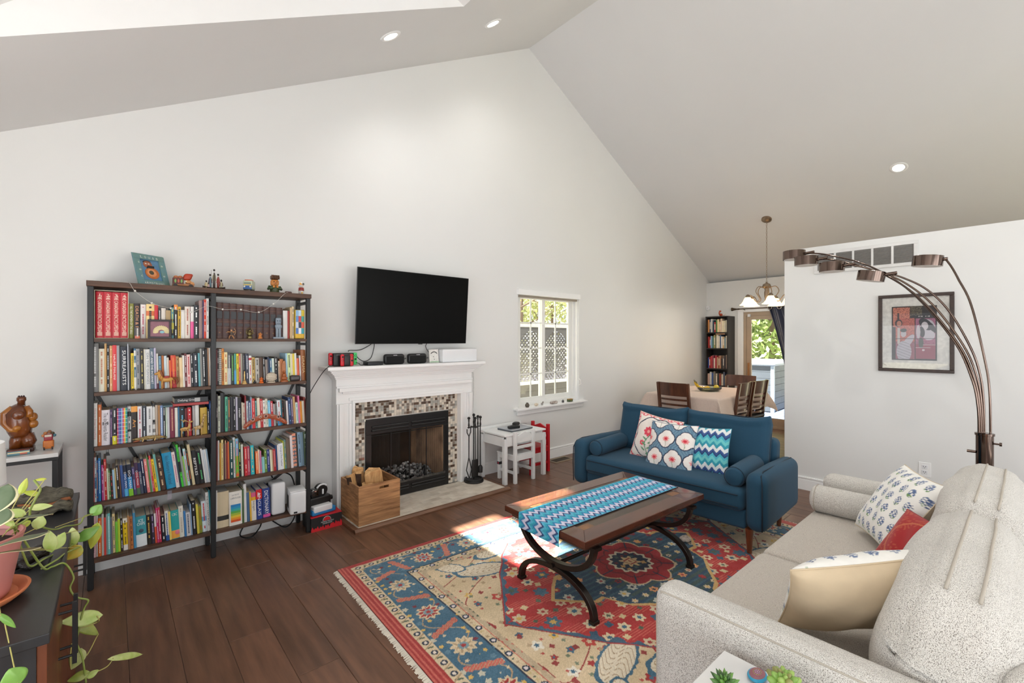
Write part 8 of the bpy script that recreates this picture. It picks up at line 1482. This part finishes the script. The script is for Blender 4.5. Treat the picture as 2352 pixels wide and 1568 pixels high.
def leaf_obj(name, B, T, w_, mat, parent, face=None, shape='heart', curl=.12, fold=.25):
    B, T = Vector(B), Vector(T); d = T - B; L_ = d.length; d.normalize(); view = (Vector((0, 0, 1.45)) - (B + T) / 2).normalized(); nrm = (view + Vector((0, 0, .55))) if face is None else Vector(face); nrm = (nrm - d * nrm.dot(d)).normalized(); s = d.cross(nrm); nu, nv = 9, 13
    def f(U, Vv):
        t_ = Vv; 
        if shape == 'heart': prof = np.sin(np.clip(t_, 0, 1) * PI) ** .55 * (1.18 - .75 * t_); back = -.16 * np.abs(U * 2 - 1) * np.exp(-t_ * 7)
        else: prof = np.sin(np.clip(t_ * .97 + .02, 0, 1) * PI) ** .7; back = 0 * t_
        x = (U * 2 - 1) * w_ / 2 * prof * 1.05; z = -fold * np.abs(x) - curl * L_ * (t_ - .35) ** 2 + .03 * L_ * np.sin(t_ * 7) * (U - .5); y = (t_ + back) * L_
        return np.stack([B[i] + s[i] * x + d[i] * y + nrm[i] * z for i in range(3)], 1)
    o = grid_mesh(name, nu, nv, f, mat, parent); so_ = o.modifiers.new('solid', 'SOLIDIFY'); so_.thickness = .0008; return o
po = thing('pothos_plant', 'variegated pothos with trailing vines spilling over the sideboard front', 'plant', (-.25, 1.86, .90)); PO = Vector(po.location); VM = M('vine_green', (128, 148, 62), .5, c2=(150, 160, 90), vs=30)
sub = lambda P_: [Vector(p) - PO for p in P_]
VINE1[0] = (-.205, 1.88, .93); VINE1[1] = (-.158, 1.945, .775); VINE1[2] = (-.138, 1.97, .757); VINE1[3] = (-.112, 1.99, .752)
for i in range(4, len(VINE1)): VINE1[i] = (VINE1[i][0] + .022, VINE1[i][1], VINE1[i][2])
for V_ in (VINE1, [(-.21, 1.89, .93)] + VINE2, [(-.21, 1.89, .93), (-.19, 1.92, .82)] + VINE3, VINE3B, [(-.22, 1.87, .92)] + VINE4): MB().tube(sub(smooth_path(V_)), .0028, 6).build('vine', VM, po, smooth=True)
for V_ in STEMS: MB().tube(sub(smooth_path([(x + .015, y, z) for x, y, z in V_])), .0018, 6).build('leaf_stalk', M('stalk', (176, 168, 96), .5), po, smooth=True)
for (B, T, w_, k) in LEAVES:
    dx = .016 if B[2] < .62 else 0; Bv = Vector(B) - PO + Vector((dx, 0, 0)); Tv = Vector(T) - PO + Vector((dx, 0, 0))
    leaf_obj('leaf', Bv, Tv, w_ * 1.45, leafm(k), po, face=(Vector((0, 0, 1.45)) - Vector(B)).normalized() + Vector((0, 0, .35)), curl=.15)
    if B[2] > .62: MB().tube([Bv, Bv * .55 + Vector((0, 0, -.01))], .0013, 5).build('leaf_stalk', MATS['stalk'], po)
rb = thing('rubber_plant', 'rubber plant with broad cream-edged leaves growing in the pink pot', 'plant', (-.292, 1.835, TZ + .153)); RO = Vector(rb.location); FG = M('ficus_leaf', (118, 132, 104), .35, c2=(76, 98, 66), vs=14, coat=.2); FU = M('ficus_underside', (112, 98, 66), .6, var=.1); FE = M('ficus_edge', (226, 218, 176), .5)
MB().tube([(0, 0, 0), (.01, -.01, .10), (.0, 0, .22)], [.006, .005, .004], 8).build('stem', C('6c5c3c'), rb, smooth=True)
for (B, T, w_, k) in FICUS:
    Bv, Tv = Vector(B) - RO, Vector(T) - RO; L2 = leaf_obj('leaf', Bv, Tv, w_ * 1.9, FG if k == 'f' else FU, rb, shape='oval', curl=.1, fold=.15); 
    leaf_obj('leaf_margin', Bv + Vector((0, 0, -.0012)), Tv + (Tv - Bv) * .02 + Vector((0, 0, -.0012)), w_ * 2.25, FE, L2, shape='oval', curl=.1, fold=.15); MB().tube([Bv, Bv * .6 + Vector((0, 0, .02))], .002, 5).build('leaf_stalk', MATS['stalk'], rb)
lp_ = thing('table_lamp', 'small table lamp with a plain white drum shade at the left edge', 'lamp', (-.425, 2.58, TZ)); MB().lathe([(.06, 0), (.06, .012), (.02, .02), (.014, .16), (.012, .18)], (0, 0, 0), 24).build('base', C('b8b0a4', .3), lp_, smooth='auto'); MB().lathe([(.122, .155), (.118, .31), (.116, .31), (.120, .155)], (0, 0, 0), 40, caps=False).build('shade', M('white_shade', (238, 237, 235), .8), lp_, smooth='auto'); MB().ball((0, 0, .21), .025, 10, 8).build('bulb', C('e8e4dc'), lp_)

# side table with succulents
sd_ = thing('side_table', 'white marble side table beside the beige sofa arm, bottom edge', 'side table', (1.12, .40, 0)); MB().box((-.214, -.185, .528), (.214, .185, .55)).build('marble_top', MARB, sd_, bevel=.002)
for x in (-.195, .195):
    for y in (-.165, .165): MB().box((x - .01, y - .01, 0), (x + .01, y + .01, .528)).build('leg', BLACKM, sd_)
for y in (-.165, .165): MB().box((-.185, y - .01, .508), (.185, y + .01, .528)).build('rail', BLACKM, sd_)
def succulent(label, loc, r, cols, pointed):
    t = thing('succulent', label, 'succulent', loc); MB().lathe([(.022, 0), (.028, .034), (.030, .036), (.026, .036)], (0, 0, 0), 20).build('pot', C('d8d0c4'), t, smooth='auto'); MB().lathe([(.026, .033), (.001, .034)], (0, 0, 0), 16).build('soil', MATS['soil'], t)
    i = 0
    for ring in range(4):
        n = (8, 7, 5, 3)[ring]; tilt = R((18, 38, 58, 78)[ring]); ln = r * (1, .85, .62, .42)[ring]
        for k in range(n):
            a_ = 2 * PI * (k + ring * .5) / n; ax = Vector((math.cos(a_) * math.cos(tilt), math.sin(a_) * math.cos(tilt), math.sin(tilt))); c0 = Vector((0, 0, .036 + ring * .004)); m = C(cols[(k + ring) % len(cols)], .4)
            w0 = ln * (.22 if pointed else .30); MB().tube([c0, c0 + ax * ln * .35, c0 + ax * ln * .75 + Vector((0, 0, ln * .06)), c0 + ax * ln + Vector((0, 0, ln * .10))], [w0 * .6, w0, w0 * (.8 if not pointed else .6), w0 * (.35 if not pointed else .08)], 7).build('leaf', m, t, smooth=True); i += 1
succulent('dark green pointed succulent on the marble side table', (1.150, .503, .5505), .038, ('4c7434', '5c8838', '3c5c30'), True); succulent('plump light green succulent with reddish tips on the marble side table', (1.262, .405, .5505), .042, ('7ca048', '94b058', '8c8c50'), False)
ps = thing('painted_stone', 'flat turquoise stone painted with a dotted mandala on the side table', 'painted stone', (1.288, .478, .5505)); MB().ball((0, 0, .0085), 1, 28, 12, (.031, .023, .0085)).build('stone', C('2c94b8', .35), ps, smooth=True); MB().ball((0, 0, .0104), 1, 28, 12, (.0280, .0203, .0078)).build('painted_top', C('8c5c64', .4), ps, smooth=True)
for ring, (n, r_, c_) in enumerate(((1, 0, 'c8b8d8'), (7, .007, 'b098c0'), (11, .0125, 'a0a050'), (14, .018, 'a84c60'))):
    for k in range(n): MB().ball((r_ * math.cos(2 * PI * k / n), r_ * .72 * math.sin(2 * PI * k / n), .0183 - (r_ / .0280) ** 2 * .0045), .0017, 6, 4, (1, 1, .4)).build('painted_dot', C(c_), ps)

pt_ = thing('pet_toy', 'small crumpled whitish pet toy on the rug by the blue sofa', 'toy', (3.07, 1.62, .012)); rr = random.Random(4)
for i in range(6): MB().ball((.022 * math.cos(i * 1.05), .022 * math.sin(i * 1.05), .02), .019, 9, 6, (1, 1, .8)).build('lobe', C('b8aca0', .9), pt_, smooth=True)
MB().ball((0, 0, .026), .02, 9, 6).build('centre', C('a89c90', .9), pt_, smooth=True)
t = thing('binder_clip', 'small black clip hanging under the middle shelf edge, left bay', 'clip', (-.021, 3.5735, .77)); MB().prism([(-.012, 0), (.012, 0), (.006, .02), (-.006, .02)], -.003, .003, 'y').build('clip_body', BP, t); MB().tube([(-.004, 0, .02), (-.005, 0, .036), (.005, 0, .036), (.004, 0, .02)], .0012, 5).build('clip_wire', BP, t)
t = thing('shelf_label', 'small grey label tab hanging under the fourth shelf, left bay', 'label', (.272, 3.5745, .445)); MB().box((-.011, -.0012, 0), (.011, 0, .036)).build('tab', C('9c98a0'), t); MB().box((-.011, -.0012, .036), (.011, .002, .054)).build('holder', C('78747c'), t)
